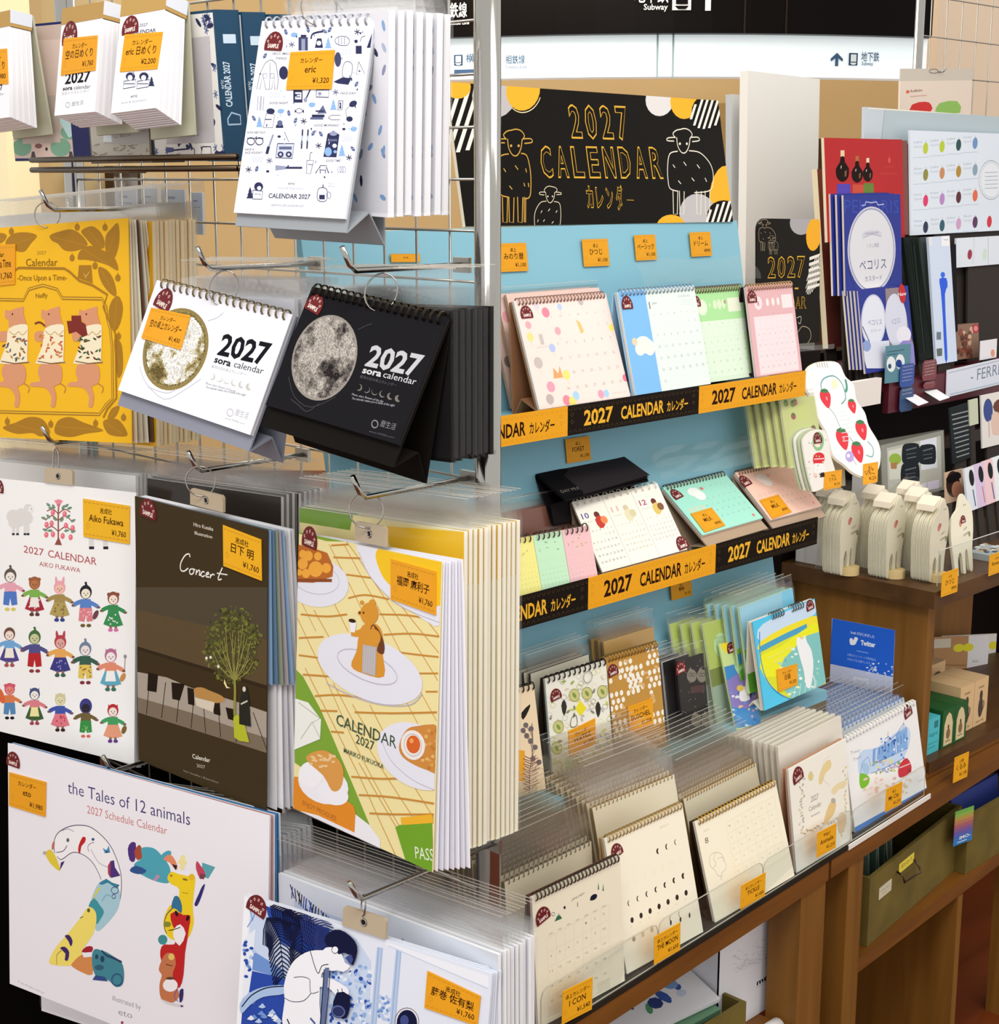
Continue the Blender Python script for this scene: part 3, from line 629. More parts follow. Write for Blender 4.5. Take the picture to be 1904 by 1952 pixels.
sample_sticker(b, 'c1', 505, 242, 108, 4); price_sticker(b, 'c1', [(462, 280), (706, 256), (690, 510), (440, 548)], ['カレンダー', '空の日めくり', '¥1,760'])
b = block(cp('c1', (-190, 235), (62, 185), (85, 850), (-215, 890)), 'white daily block calendar cut off at the left border of the photo', None, None, lambda a, c: (setattr(a, 'sp', 'c1'), a.text('7', (0, 655), (20, 650), 40, '#17161c', .03), a.text('endar', (-40, 695), (30, 690), 20, '#8d90a2')), X=1.0, side=.03)
price_sticker(b, 'c1', [(-150, 370), (48, 352), (58, 608), (-160, 625)], ['カレンダー', '動物日めくり', '¥1,980'])
# wire tray
tr = empty('wire_tray', Vector(P(220, 335, X=1.10)), 'dark wire tray hung on the rack carrying the boxed calendar sets', 'tray')
mb = MB(); y0 = float(P(452, 316, X=1.02)[1]); y1 = float(P(60, 316, X=1.02)[1]); zz = float(P(300, 322, X=1.02)[2])-tr.location.z; yc = tr.location.y; xx = 1.02-tr.location.x
for z in (zz, zz+.012): mb.tube([(xx, y0-yc, z), (xx, y1-yc, z)], .0035, DARKMETAL, 6)
for y in (y0, y1): mb.tube([(xx, y-yc, zz), (GX-.005-tr.location.x, y-yc, zz)], .0035, DARKMETAL, 6)
for i in range(12): y = y0+(y1-y0)*i/11-yc; mb.tube([(xx, y, zz), (GX-.005-tr.location.x, y, zz)], .0018, DARKMETAL, 6)
mb.build('wire_basket', tr, True)
def boxed(quad, label, face_col, side_col, art, X, depth=.045, sp='c1', side_art=None, kw={}, group='boxed calendar sets on the wire tray'):
    c = Card('calendar_box', label, 'box', quad, 'X', X, group, **kw)
    mb = MB(); w, h = c.w/2, c.h
    mb.box((-w, 0, -depth), (w, h, 0), mat(side_col, .35)); mb.box((-w+.003, .004, 0), (w-.003, h-.003, .0004), mat(face_col))
    a = Art(c, sp, .0005, mb); art and art(a, c)
    mb.build('carton', c.root)
    if side_art:                               # lettering on the spine, turned to the right
        sc = Card(None, None, None, th=np.array([*(c.world(w+.0002, 0, -depth/2)+c.v*h/2), 0, 0, 0, depth, h])); sc.u, sc.v, sc.n = -c.n, c.v, c.u; sc.o = c.world(w+.0002, 0, -depth/2)
        sc.M = Matrix([[sc.u[i], sc.v[i], sc.n[i], sc.o[i]] for i in range(3)]+[[0, 0, 0, 1]])
        b = Art(sc, 'mm'); side_art(b, sc); o = b.mb.build('spine_print'); o.parent = c.root; o.matrix_local = c.M.inverted() @ sc.M
    return c
def spine_txt(b, s):
    b.sp = 'mm'; b.text('CALENDAR 2027', (-.002, s.h*.36), (-.002, s.h*.66), .009, '#cfe0f0', .02); b.text('eric', (-.012, s.h*.48), (-.012, s.h*.54), .005, '#cfe0f0'); b.poly([(-.008, s.h*.78), (.010, s.h*.78), (.010, s.h*.84), (-.008, s.h*.84)], '#c9dcec')
    b.line([(-.01, s.h*.24), (.008, s.h*.24), (.008, s.h*.3), (-.004, s.h*.32), (-.01, s.h*.28)], .0018, '#a9c4dc', 0, True)
def art_ericbox(a, c):
    R = random.Random(9)
    a.sp = 'uv'
    for i in range(80):
        x, y = R.uniform(.03, .97), R.uniform(.02, .98)
        if R.random() < .5: a.ell(x, y, R.uniform(.02, .05), R.uniform(.01, .02), NV, R.uniform(0, 180), 8)
        else: star(a, x, y, .03, '#56659a')
    a.sp = 'c1'; a.poly([(1190, 300), (1520, 260), (1560, 1030), (1210, 1048)], '#c3bfc2'); a.text('eric', (1325, 965), (1372, 958), 26, NV, .02); a.text('story & illustration', (1270, 1000), (1445, 985), 18, NV)
    for x in (1290, 1380): outline(a, [(x-38, 845), (x+38, 835), (x+36, 880), (x-36, 890)], 6, '#5b4a3c', '#b9a68c')
    a.line([(1205, 1095), (1370, 1080)], 12, NV); a.poly([(1205, 1068), (1260, 1072), (1262, 1102), (1205, 1110)], '#4a5480')
    a.line([(1410, 1140), (1412, 1090), (1395, 1075), (1385, 1090)], 8, NV, 4); outline(a, [(1470, 1065), (1530, 1065), (1535, 1150), (1455, 1150)], 9, NV, '#e7e5e0'); a.ell(1595, 1120, 38, 34, NV); a.ell(1595, 1080, 22, 20, '#e7e5e0'); a.text('HOW ARE', (1225, 1140), (1310, 1130), 20, NV)
boxed(cp('c1', (1040, 120), (1545, 70), (1650, 1165), (1115, 1168)), 'boxed icon calendar set in a navy carton, front one of three beside the icon calendar', '#e7e5e0', '#17425f', art_ericbox, 1.064, .034, side_art=spine_txt)
for k, nm in ((1, 'second'), (2, 'rearmost')):
    q = cp('c1', (1040, 120), (1545, 70), (1650, 1165), (1115, 1168)); c0 = boxed(q, f'{nm} navy carton of the icon set, spine showing behind the front one', '#e7e5e0', '#17425f', None, 1.064, .034, side_art=spine_txt); M = c0.root.matrix_world.copy(); M.translation += Vector((.036*k, -.0015*k, 0)); c0.root.matrix_world = M
def art_sorabox(a, c):
    a.sp = 'uv'; R = random.Random(3)
    for i in range(26): x, y = R.uniform(.05, .95), R.uniform(.86, .97); a.line([(x, y), (x+R.uniform(-.08, .08), y+R.uniform(-.03, .03)), (x+R.uniform(-.08, .08), y)], .012, '#a9a191', 3)
    a.sp = 'c1'; a.poly([(690, 500), (1040, 470), (1075, 1045), (755, 1045)], '#bdb9b6'); a.ring(840, 985, 15, 16, 5, '#7e7d86'); a.text('暦生活', (870, 995), (950, 985), 26, '#6d6c76'); a.poly([(755, 870), (790, 870), (815, 1030), (750, 1030)], '#dfe9ee'); a.poly([(830, 865), (960, 855), (985, 905), (930, 930)], '#cfe0e6')
boxed(cp('c1', (600, 240), (1040, 200), (1110, 1180), (660, 1190)), 'boxed moon calendar set in beige carton between two other sets', '#cbc6ba', '#6d6152', art_sorabox, 1.064, .05)
def art_animalbox(a, c):
    a.sp = 'c1'; a.poly([(90, 300), (560, 280), (560, 1150), (100, 1150)], '#d9c3b8')
    for x, y, r in ((160, 1070, 70), (440, 1070, 75), (500, 960, 60), (130, 960, 50)): a.ell(x, y, r, r*.9, '#7fae93')
    a.poly([(420, 860), (530, 850), (545, 980), (500, 1000)], '#bfe0e0'); a.poly([(150, 700), (430, 690), (440, 1035), (165, 1045)], '#c7b9ae'); a.text('animals', (245, 985), (330, 975), 20, '#3a332e', .01)
    for x in (232, 505): a.poly([(x, 1100), (x+18, 1100), (x+30, 1150), (x-8, 1150)], '#54464e')
    a.ell(280, 1060, 26, 18, '#8a5a5a'); a.ell(338, 1082, 9, 13, '#3a3338'); a.rect_(190, 845, 330, 905, '#e8c79a')
boxed(cp('c1', (40, 190), (440, 160), (555, 1150), (95, 1175)), 'boxed animal calendar set in a pink and green carton, leftmost on the wire tray', '#c9b3a8', '#1b2160', art_animalbox, 1.064, .05)

# ---------------------------------------------------------------- yellow folk-tale calendar
yc = Card('hanging_calendar', 'mustard yellow wall calendar with three dancing bears and leaf border', 'calendar', cp('c3', (-312, 230), (935, 145), (1000, 1810), (-312, 1765)), 'X', 1.045, 'sample calendars on the wire rack', sig=(.09, .06, .1))
a = Art(yc, 'c3', mb=sheet(yc, paper='#f2b90e')); BRN, YB = '#a8760a', '#f2b90e'
def lobed(a, pts, col, k=.16):
    """leaf outline with a wavy lower edge"""
    a.poly(pts, col, 5)
for L in ([(370, 270), (440, 240), (540, 225), (620, 280), (650, 345), (560, 385), (480, 380), (430, 330), (390, 310)], [(605, 235), (680, 200), (740, 235), (775, 300), (770, 365), (700, 350), (640, 290)], [(880, 180), (888, 320), (850, 440), (790, 400), (785, 280), (830, 215)], [(580, 445), (600, 380), (680, 345), (770, 380), (850, 430), (880, 530), (800, 490), (720, 465), (640, 450)],
          [(40, 330), (90, 260), (190, 245), (275, 270), (230, 330), (180, 390), (110, 380)], [(-100, 270), (0, 250), (50, 270), (20, 320), (-60, 340)],
          [(735, 505), (800, 530), (850, 610), (865, 720), (800, 680), (745, 590)], [(830, 760), (880, 720), (915, 800), (895, 920), (850, 980), (810, 860)], [(850, 1040), (905, 1080), (915, 1260), (880, 1330), (860, 1200)],
          [(20, 1700), (120, 1660), (220, 1620), (320, 1640), (375, 1740), (300, 1765), (240, 1740), (120, 1745)], [(410, 1740), (430, 1650), (520, 1620), (620, 1660), (770, 1720), (640, 1745), (520, 1770)], [(770, 1650), (880, 1640), (950, 1750), (880, 1765), (800, 1740)], [(800, 1640), (830, 1560), (890, 1540), (860, 1620)]):
    lobed(a, L, BRN)
    c0 = (sum(p[0] for p in L)/len(L), sum(p[1] for p in L)/len(L)); far = max(L, key=lambda p: abs(p[0]-c0[0])+abs(p[1]-c0[1])); opp = (2*c0[0]-far[0]*.7-c0[0]*.3, 2*c0[1]-far[1]*.7-c0[1]*.3)
    a.line([far, c0, opp], 5, '#b98709', 3)
for (x, y) in [(85, 240), (575, 208), (782, 210), (537, 437), (708, 495), (878, 585), (883, 1020), (55, 1655), (378, 1675), (712, 1668), (920, 1625)]: a.ell(x, y, 20, 27, BRN, n=12); a.rect_(x-3, y-38, x+3, y-24, BRN)
FR = [(-260, 740), (175, 750), (215, 670), (320, 640), (425, 670), (465, 735), (760, 740), (790, 800), (800, 890), (820, 960), (835, 1100), (840, 1480), (790, 1530), (740, 1600), (-260, 1575)]
a.line(FR, 24, BRN); a.line(FR, 6, '#f6c92f')
F2 = [(-260, 530), (110, 530), (140, 510), (480, 515), (520, 540), (590, 605), (690, 640), (800, 710), (770, 800), (810, 900), (860, 1000), (868, 1480), (800, 1560), (770, 1625)]; a.line(F2, 18, BRN)
a.poly([(590, 490), (680, 490), (690, 625), (580, 585)], BRN); a.line([(625, 550), (640, 580), (665, 540)], 5, '#e8c35a'); a.line([(640, 560), (638, 590)], 4, '#e8c35a')
a.text('2027', (275, 412), (345, 410), 26, '#8a6206'); a.text('Calendar', (195, 497), (430, 495), 56, '#8a6206'); a.text('-Once Upon a Time-', (130, 605), (500, 602), 42, '#8a6206'); a.text('Naffy', (268, 735), (355, 730), 34, '#8a6206')
def bear(a, x, blouse):
    SK = '#d9966e'; DK = '#b57644'
    a.poly([(x-60, 1230), (x+70, 1230), (x+95, 1300), (x+80, 1370), (x+35, 1395), (x+50, 1460), (x+40, 1540), (x+10, 1540), (x+15, 1470), (x-20, 1410), (x-80, 1395), (x-140, 1390), (x-135, 1365), (x-70, 1350), (x-85, 1290)], SK, 4)
    a.line([(x+80, 1370), (x+120, 1400), (x+110, 1440)], 7, DK, 4)
    a.poly([(x-60, 845), (x-55, 820), (x-30, 830), (x+10, 815), (x+45, 805), (x+75, 800), (x+78, 860), (x+95, 950), (x-20, 965), (x-35, 900), (x-60, 880)], SK, 4); a.ell(x-5, 855, 6, 8, '#4a2d18')
    a.poly([(x-110, 1000), (x-70, 980), (x-20, 1000), (x-40, 1050), (x-100, 1055)], SK, 4)
    a.poly([(x-30, 960), (x+95, 930), (x+110, 1000), (x+105, 1200), (x+118, 1215), (x-80, 1225), (x-95, 1200), (x-50, 1080)], '#f5e9c8', 3)
    R = random.Random(int(x)); c = blouse
    for k in range(26):
        px, py = x+R.uniform(-70, 100), R.uniform(1015, 1200); leaf(a, px, py, 34, 15, R.uniform(0, 180), c[k % len(c)])
    a.line([(x-88, 1205), (x+10, 1222), (x+118, 1212)], 8, '#7c5a3a')
    a.line([(x-30, 980), (x+10, 1010), (x+40, 985), (x+70, 1010), (x+105, 975)], 7, '#caa56a', 3)
bear(a, 100, ['#6d6a80', '#b58f3e', '#3c3d54', '#a0522d']); bear(a, 370, ['#c1481c', '#e08a3c', '#d66a2a', '#b5783a']); bear(a, 650, ['#3f5a34', '#7a1f22', '#4e6a3e', '#2f4228'])
bear(a, -170, ['#6d6a80', '#3f5a34'])
a.poly([(535, 865), (605, 865), (608, 910), (640, 930), (655, 1010), (620, 1025), (570, 985), (515, 1000), (500, 905), (535, 905)], '#7c1e12'); a.line([(262, 925), (300, 915), (340, 945)], 14, '#7a2a16', 3)
a.mb.build('cover', yc.root); price_sticker(yc, 'c3', [(-160, 345), (112, 332), (108, 632), (-165, 660)], ['Calendar', 'Once upon a Time', '¥1,760'])
page_fan(yc, 7, .0016, side=.002, spread=.022, flare=.03, cols=('#efe7d4', '#ded2b8', '#f3ecdb', '#6b5138'))
hanging_ring(yc, .02, yc.h+.012, .016, tilt=-.7)
def yellow_back(a, c):
    R = random.Random(6)
    for i in range(9): leaf(a, R.uniform(.7, .97), .05+.1*i, .16, .05, R.uniform(40, 120), BRN)
p = pack_card('bagged_calendar', cp('c3', (-120, 225), (1140, 190), (1165, 1790), (-120, 1770)), 'X', 1.104, .0050, '#f2b90e', yellow_back, '#ead4ac', top=.045, curl=0.004)
stack(p, 11, (.0067, 0, 0), '{} clear bagged mustard calendar behind the dancing bears calendar', 'calendar', 'bagged mustard calendars on the wire rack', yaw=.008)

# ---------------------------------------------------------------- moon desk calendars, white and black
def moon_cover(c, dark):
    paper = '#17161a' if dark else '#eeeef6'; ink = '#c9c8cc' if dark else '#15141c'; a = Art(c, 'c4', mb=sheet(c, paper=paper)); R = random.Random(12 if dark else 8)
    cx, cy, rx, ry, rot = (1025, 597, 155, 215, 18) if dark else (295, 555, 155, 205, 20)
    a.ell(cx, cy, rx, ry, '#8d857e' if dark else '#b5a67c', rot, 40)
    if not dark: a.ring(cx, cy, rx-5, ry-5, 14, '#8f7a3c', rot, 40)
    from mathutils import noise
    def relief(x, y): return noise.noise(Vector((x*1.5, y*1.5, 3.1+dark*5)))+.6*noise.noise(Vector((x*3.3, y*3.3, 9.7)))+.4*noise.noise(Vector((x*8, y*8, 1.3)))
    ramp = [(-.42, '#2f2b2b'), (-.25, '#4b4543'), (-.1, '#6d6560'), (.1, '#8f877f'), (.3, '#a79f97'), (9, '#bdb5ac')] if dark else [(-.45, '#76642f'), (-.28, '#8f7f4c'), (-.12, '#b3a678'), (.0, '#cdc4a4'), (.16, '#e9e6da'), (9, '#fbfaf6')]
    cr, sr = math.cos(math.radians(rot)), math.sin(math.radians(rot)); N_ = 26
    cells = {}
    for gy in range(-N_, N_):
        for gx in range(-N_, N_):
            x, y = (gx+.5+R.uniform(-.3, .3))/N_, (gy+.5+R.uniform(-.3, .3))/N_
            if math.hypot(x, y) > .93: continue
            v = relief(x, y)+R.uniform(-.07, .07); col = next(c_ for t_, c_ in ramp if v < t_)
            if not dark and math.hypot(x, y) > .86: col = ramp[1][1]
            X, Y, k = x*rx, y*ry, .85/N_; n = 6; a0 = R.uniform(0, 1)
            cells.setdefault(col, []).append([a.m(p) for p in [(cx+X*cr-Y*sr+k*rx*R.uniform(.7, 1.3)*math.cos(a0+6.283*j/n), cy+X*sr+Y*cr+k*ry*R.uniform(.7, 1.3)*math.sin(a0+6.283*j/n)) for j in range(n)]])
    for col in sorted(cells): a._put(cells[col], col)
    o = (1220, 628, 1445, 690) if dark else None
    if dark:
        a.text('2027', (1222, 632), (1482, 688), 95, '#b9b8bc', .03); a.text('sora', (1208, 670), (1300, 690), 30, ink, .03); a.text('calendar', (1310, 692), (1470, 730), 30, ink); a.text('新月の日の卓上カレンダー', (1198, 694), (1375, 738), 11, '#55545a')
        for k in range(6): x, y = 1195+38*k, 742+11*k; a.ell(x, y, 15, 17, '#6e6a62'); a.ell(x+4*k-6, y-3, 15, 15, paper)
        for t, y in (('Moon, stars, flowers of the sky', 780), ('The calendar makes you to think of the night', 800)): a.text(t, (1158, y), (1312 if y < 790 else 1368, y+36), 10, '#a9a8ac')
        a.ring(1272, 922, 15, 18, 6, '#77767c'); a.text('暦生活', (1296, 930), (1370, 950), 24, '#77767c'); a.text('www.543life.com', (1242, 960), (1365, 992), 8, '#55545a')
        for pts in ([(860, 800), (900, 830), (940, 860), (1000, 820)], [(1190, 460), (1230, 440), (1260, 430)], [(850, 690), (880, 790), (960, 840), (1080, 790)]): a.line(pts, 4, '#3d3c40', 3)
    else:
        a.text('2027', (498, 578), (738, 632), 95, ink, .03); a.text('sora', (482, 618), (562, 640), 30, ink, .03); a.text('calendar', (578, 642), (722, 678), 30, '#2a2932'); a.text('新月の日の卓上カレンダー', (470, 645), (635, 685), 11, '#8f8e98')
        for k in range(6): x, y = 474+36*k, 690+10*k; a.ell(x, y, 15, 17, '#c2c1bb'); a.ell(x+4*k-6, y-3, 15, 15, paper)
        for t, y in (('Moon, stars, flowers of the sky', 726), ('The calendar makes you to think of the night', 745)): a.text(t, (442, y), (588 if y < 740 else 638, y+40), 10, '#4a4954')
        a.ring(562, 866, 15, 18, 5, '#b9b9c4'); a.text('暦生活', (584, 876), (648, 896), 24, '#a9a9b6'); a.text('www.543life.com', (536, 895), (632, 925), 8, '#8d8d99')
        for pts in ([(120, 640), (150, 720), (240, 800), (330, 760), (420, 700)], [(455, 415), (500, 400), (530, 375)], [(160, 740), (250, 770), (300, 750)]): a.line(pts, 3, '#c9c9d6', 3)
    a.sp = 'uv'; holes(a, 19, .06, .96, .055, '#000000' if dark else '#4c4b5c'); a.mb.build('cover', c.root); return a
wq = cp('c4', (205, 215), (868, 385), (660, 975), (12, 755))
mw = Card('desk_calendar', 'white spiral desk calendar with a large gold-toned moon, swinging from its ring', 'calendar', wq, 'X', 1.03, 'sample calendars on the wire rack', tilt=-.2)
moon_cover(mw, False); sample_sticker(mw, 'c4', 238, 312, 88, -10); price_sticker(mw, 'c4', [(175, 350), (366, 388), (318, 558), (126, 500)], ['カレンダー', '空の卓上カレンダー', '¥1,430'])
page_fan(mw, 6, .0008, cols=('#f4f4f8', '#d9dae2')); easel(mw, .05, .017, '#878a98', zf=-.0062); spiral(mw, 19, -mw.w*.44, mw.w*.46, .006, .0007, '#8a7a5c'); hanging_ring(mw, -.002, mw.h+.010, .016, ry=.020, tilt=-.7)
bq = cp('c4', (955, 240), (1640, 405), (1375, 1015), (745, 835))
mk = Card('desk_calendar', 'black spiral desk calendar with a large grey moon beside the white one', 'calendar', bq, 'X', 1.03, 'sample calendars on the wire rack', tilt=-.2)
moon_cover(mk, True); sample_sticker(mk, 'c4', 978, 332, 88, -12)
page_fan(mk, 5, .0008, cols=('#2a2828', '#3a3735')); easel(mk, .055, .022, '#15120f', t=.0016, zf=-.0055); spiral(mk, 19, -mk.w*.46, mk.w*.46, .007, .0007, '#3a3226'); hanging_ring(mk, .0, mk.h+.010, .016, ry=.020, tilt=-.7)
for nm, q, paper, n, X, d, lab, gp in (('bagged_calendar', cp('c4', (1010, 340), (1655, 375), (1640, 1085), (1000, 1060)), '#161416', 7, 1.072, .0088, '{} clear bagged black moon calendar behind the black moon sample', 'bagged black moon calendars'),
                                     ('bagged_calendar', cp('c4', (330, 270), (890, 330), (880, 930), (330, 930)), '#e6e6ee', 6, 1.080, .0110, '{} clear bagged white moon calendar behind the white moon sample', 'bagged white moon calendars')):
    p = pack_card(nm, q, 'X', X, .0052, paper, None, '#1d1a1c' if paper == '#161416' else '#f4f4f8', top=.042, film_m=FILM)
    stack(p, n, (d, 0, 0), lab, 'calendar', gp, yaw=.02)
# ---------------------------------------------------------------- lower two tiers of the rack
# white calendar with rows of little animals holding hands
ak = Card('hanging_calendar', 'white wall calendar with three rows of little animals in folk costume', 'calendar', [(-15, 906), (260.4, 943), (255.7, 1453), (-15, 1396)], 'X', 1.022, 'sample calendars on the wire rack', sig=(.05, .06, .1))
a = Art(ak, 'c5', mb=sheet(ak, paper='#f3f2f1'))
def sheepling(a, x, y):
    for dx, dy, r in ((-30, 0, 42), (20, -5, 45), (0, 25, 40), (48, 10, 40), (-25, 35, 35), (60, -50, 26)): a.ell(x+dx, y+dy, r, r, '#dddad6', n=14)
    for dx in (-30, -5, 40, 58): a.rect_(x+dx-7, y+50, x+dx+8, y+108, '#dddad6'); a.rect_(x+dx-7, y+100, x+dx+9, y+112, '#2f2a33')
    a.ell(x+75, y-42, 16, 20, '#ece9e6'); a.ell(x+80, y-45, 3, 3, '#2f2a33', n=6)
sheepling(a, 110, 455)
for dx in (545, 630): a.rect_(dx-12, 560, dx+18, 640, '#dddad6'); a.rect_(dx-10, 635, dx+20, 652, '#2f2a33')
a.line([(350, 625), (350, 440), (352, 380)], 13, '#8c4a38'); a.poly([(328, 625), (372, 628), (352, 575)], '#8c4a38')
for y, w, dy in ((440, 70, -30), (480, 80, 20), (545, 85, 15)): a.line([(352-w, y-8+dy*.3), (352-w*.5, y-30), (350, y)], 7, '#8c4a38', 4); a.line([(352+w, y-2+dy*.3), (352+w*.5, y-28), (350, y)], 7, '#8c4a38', 4)
for x, y in ((318, 430), (388, 440), (280, 505), (310, 497), (396, 510), (437, 525), (318, 562), (376, 572), (424, 580), (278, 565)): a.ell(x, y, 13, 18, '#e4707f'); a.ell(x-3, y-4, 4, 7, '#f3a9b0', n=8)
for x, y, g in ((290, 385, 40), (305, 405, 10), (400, 390, 140), (418, 405, 160), (262, 465, 20), (290, 455, 50), (440, 480, 150), (410, 455, 140), (270, 535, 20), (300, 540, 0), (400, 540, 170), (440, 545, 160), (330, 470, 40), (372, 475, 130), (322, 395, 60), (380, 400, 120)): leaf(a, x, y, 34, 18, g, '#6d8f76')
a.poly([(325, 360), (340, 355), (352, 352), (365, 355), (378, 362), (352, 395)], '#e98a97'); a.poly([(340, 380), (364, 380), (352, 410)], '#cf6b7b')
a.text('2027', (142, 670), (262, 692), 42, '#b1484d', .005); a.text('CALENDAR', (288, 698), (580, 748), 44, '#b1484d', .005); a.text('AIKO FUKAWA', (236, 752), (482, 793), 28, '#b1484d', .004)
def figure(a, x, y0, y1, hat, ears, face, top, low, shoe, kind, acc=None, apron=None):
    h = y1-y0; k = h/270.0; cy = y0+h*.30; sl = 8
    if ears == 'rabbit':
        for d in (-18, 20): a.ell(x+d, y0+h*.10, 9*k, 38*k, hat, -8 if d < 0 else 8, 12)
    elif ears == 'cat':
        for d in (-1, 1): a.poly([(x+d*30*k, y0+h*.06), (x+d*34*k, y0+h*.24), (x+d*6*k, y0+h*.2)], hat)
    elif ears == 'bear':
        for d in (-28, 28): a.ell(x+d*k, y0+h*.13, 12*k, 13*k, hat, n=10)
    elif ears == 'point': a.poly([(x-22*k, y0+h*.16), (x+22*k, y0+h*.16), (x+3*k, y0)], hat); a.ell(x, y0+4*k, 8*k, 8*k, hat, n=8)
    elif ears == 'hood': a.ell(x, y0+h*.2, 42*k, 52*k, hat)
    a.ell(x, y0+h*.215, 36*k, 42*k, hat); a.ell(x, y0+h*.25, 27*k, 29*k, face)
    for d in (-10, 12): a.ell(x+d*k, y0+h*.245, 3.2*k, 4*k, '#2b2126', n=6)
    a.ell(x+1, y0+h*.285, 5*k, 3.5*k, '#5a3a34', n=6)
    a.line([(x-72*k, y0+h*.50), (x-40*k, y0+h*.44), (x, y0+h*.42), (x+40*k, y0+h*.47), (x+74*k, y0+h*.54)], 26*k, top, 3); a.ell(x-76*k, y0+h*.51, 9*k, 8*k, '#7b4a3e', n=8); a.ell(x+78*k, y0+h*.55, 9*k, 8*k, '#7b4a3e', n=8)
    a.poly([(x-30*k, y0+h*.37), (x+30*k, y0+h*.37), (x+36*k, y0+h*.62), (x-36*k, y0+h*.62)], top)
    if kind == 'skirt':
        a.poly([(x-34*k, y0+h*.56), (x+34*k, y0+h*.56), (x+62*k, y0+h*.84), (x+20*k, y0+h*.88), (x-20*k, y0+h*.88), (x-62*k, y0+h*.82)], low)
        for d in (-16, 16): a.rect_(x+d*k-8*k, y0+h*.86, x+d*k+8*k, y0+h*.95, '#8a6a5c')
    else:
        for d in (-1, 1): a.poly([(x, y0+h*.56), (x+d*36*k, y0+h*.57), (x+d*42*k, y0+h*.85), (x+d*8*k, y0+h*.87), (x, y0+h*.7)], low)
    for d in (-18, 18): a.ell(x+d*k, y0+h*.955, 15*k, 11*k, shoe, n=10)
    if acc:
        R = random.Random(int(x+y0))
        for i in range(9): a.ell(x+R.uniform(-34, 34)*k, y0+h*R.uniform(.6, .82), 5*k, 6*k, acc, n=6)
    if apron: a.poly([(x-22*k, y0+h*.55), (x+22*k, y0+h*.55), (x+32*k, y0+h*.78), (x-32*k, y0+h*.78)], apron)
FIG = [(62, 750, 1025, '#5b5048', 'point', '#efe7df', '#e5a3b4', '#4b76c4', '#d8c765', 'pants', None, None), (208, 800, 1055, '#9c5a33', 'bear', '#b5713f', '#7bb04a', '#a61d33', '#5a2f2a', 'skirt', '#e9e2e0', '#efe9e4'), (358, 825, 1088, '#e9a3ae', 'rabbit', '#f0bcae', '#a38a4c', '#b09a55', '#2a3c86', 'skirt', '#6e5a2b', None), (515, 850, 1122, '#2c2a30', 'point', '#efe6d2', '#5681c7', '#d97f86', '#6d5a24', 'pants', '#efb4b7', None), (680, 890, 1148, '#8a4a34', 'bear', '#f2dfd2', '#2f8a4e', '#2f8a4e', '#d86aa8', 'skirt', '#e9eee9', None),
       (57, 1105, 1360, '#6b4638', 'plain', '#efdcd0', '#6da6d8', '#4a3b8a', '#a84a52', 'skirt', None, '#f0ead8'), (208, 1120, 1395, '#3e6b35', 'point', '#c8c79a', '#4b4a86', '#b5121c', '#8a2f34', 'pants', None, None), (362, 1150, 1420, '#b53a44', 'rabbit', '#d9a39a', '#e3a653', '#343280', '#2f5a4a', 'skirt', '#8d8ac4', None), (512, 1190, 1465, '#6f7f9a', 'point', '#eadfdc', '#2f5a46', '#e0c35a', '#7a2330', 'pants', '#8a6a2a', None), (665, 1230, 1505, '#b36a8f', 'cat', '#f0e6e6', '#e08a6d', '#5ba7c0', '#2f6a5a', 'skirt', None, '#f3f1ee'),
       (58, 1440, 1675, '#d0526a', 'bear', '#e3867a', '#d97a45', '#4f86b8', '#15151c', 'pants', None, None), (208, 1468, 1708, '#3e4f7a', 'cat', '#efe7df', '#d77d86', '#2f5a2a', '#a02f52', 'skirt', None, '#efe4a0'), (362, 1500, 1748, '#cfc79a', 'cat', '#ddd6ae', '#3a4fa5', '#dd7684', '#3a2320', 'skirt', '#b5253a', None), (515, 1545, 1785, '#37347e', 'hood', '#2c2a30', '#6b5a2f', '#2f8a3e', '#d9695a', 'pants', '#6fb45a', None), (678, 1565, 1815, '#b81f25', 'cat', '#e9e0d6', '#3f9a5a', '#e39a78', '#5a2a8a', 'skirt', None, None)]
for f_ in FIG: figure(a, *f_)
a.ell(575, 1045, 14, 30, '#6b3a46', 25); a.ell(738, 1420, 14, 28, '#c88a4a', 25); a.ell(745, 1735, 14, 26, '#7a5a1f', 20); a.ell(5, 1530, 20, 50, '#d9622f', -20); a.line([(748, 1380), (752, 1300)], 5, '#9a6a5a'); a.ell(752, 1295, 9, 12, '#8a8a92', n=8)
a.mb.build('cover', ak.root); sample_sticker(ak, 'c5', -12, 275, 64, -4); price_sticker(ak, 'c5', [(497, 348), (777, 392), (775, 622), (500, 576)], ['志成社', 'Aiko Fukawa', '¥1,760'], col='#edb313')
page_fan(ak, 4, .0009, cols=('#f4f3f4', '#e2e0e0')); header_tab(ak, *ak.loc(*cp('c5', (360, 212))[0]), .056, .020, z=.002); hanging_ring(ak, *[ak.loc(*cp('c5', (340, 120))[0])[i]+(0, .0)[i] for i in (0, 1)], .006, z=.001, ry=.016)
p = pack_card('bagged_calendar', cp('c5', (-40, 105), (835, 222), (825, 1900), (-40, 1750)), 'X', 1.072, .0042, '#f3f2f1', None, '#f2f1f0', top=.03, fit_kw=dict(sig=(.004, .015, .01)), curl=.006)
stack(p, 6, (.0062, 0, 0), '{} clear bagged white calendar behind the little costumed animals sample', 'calendar', 'bagged white animal calendars')

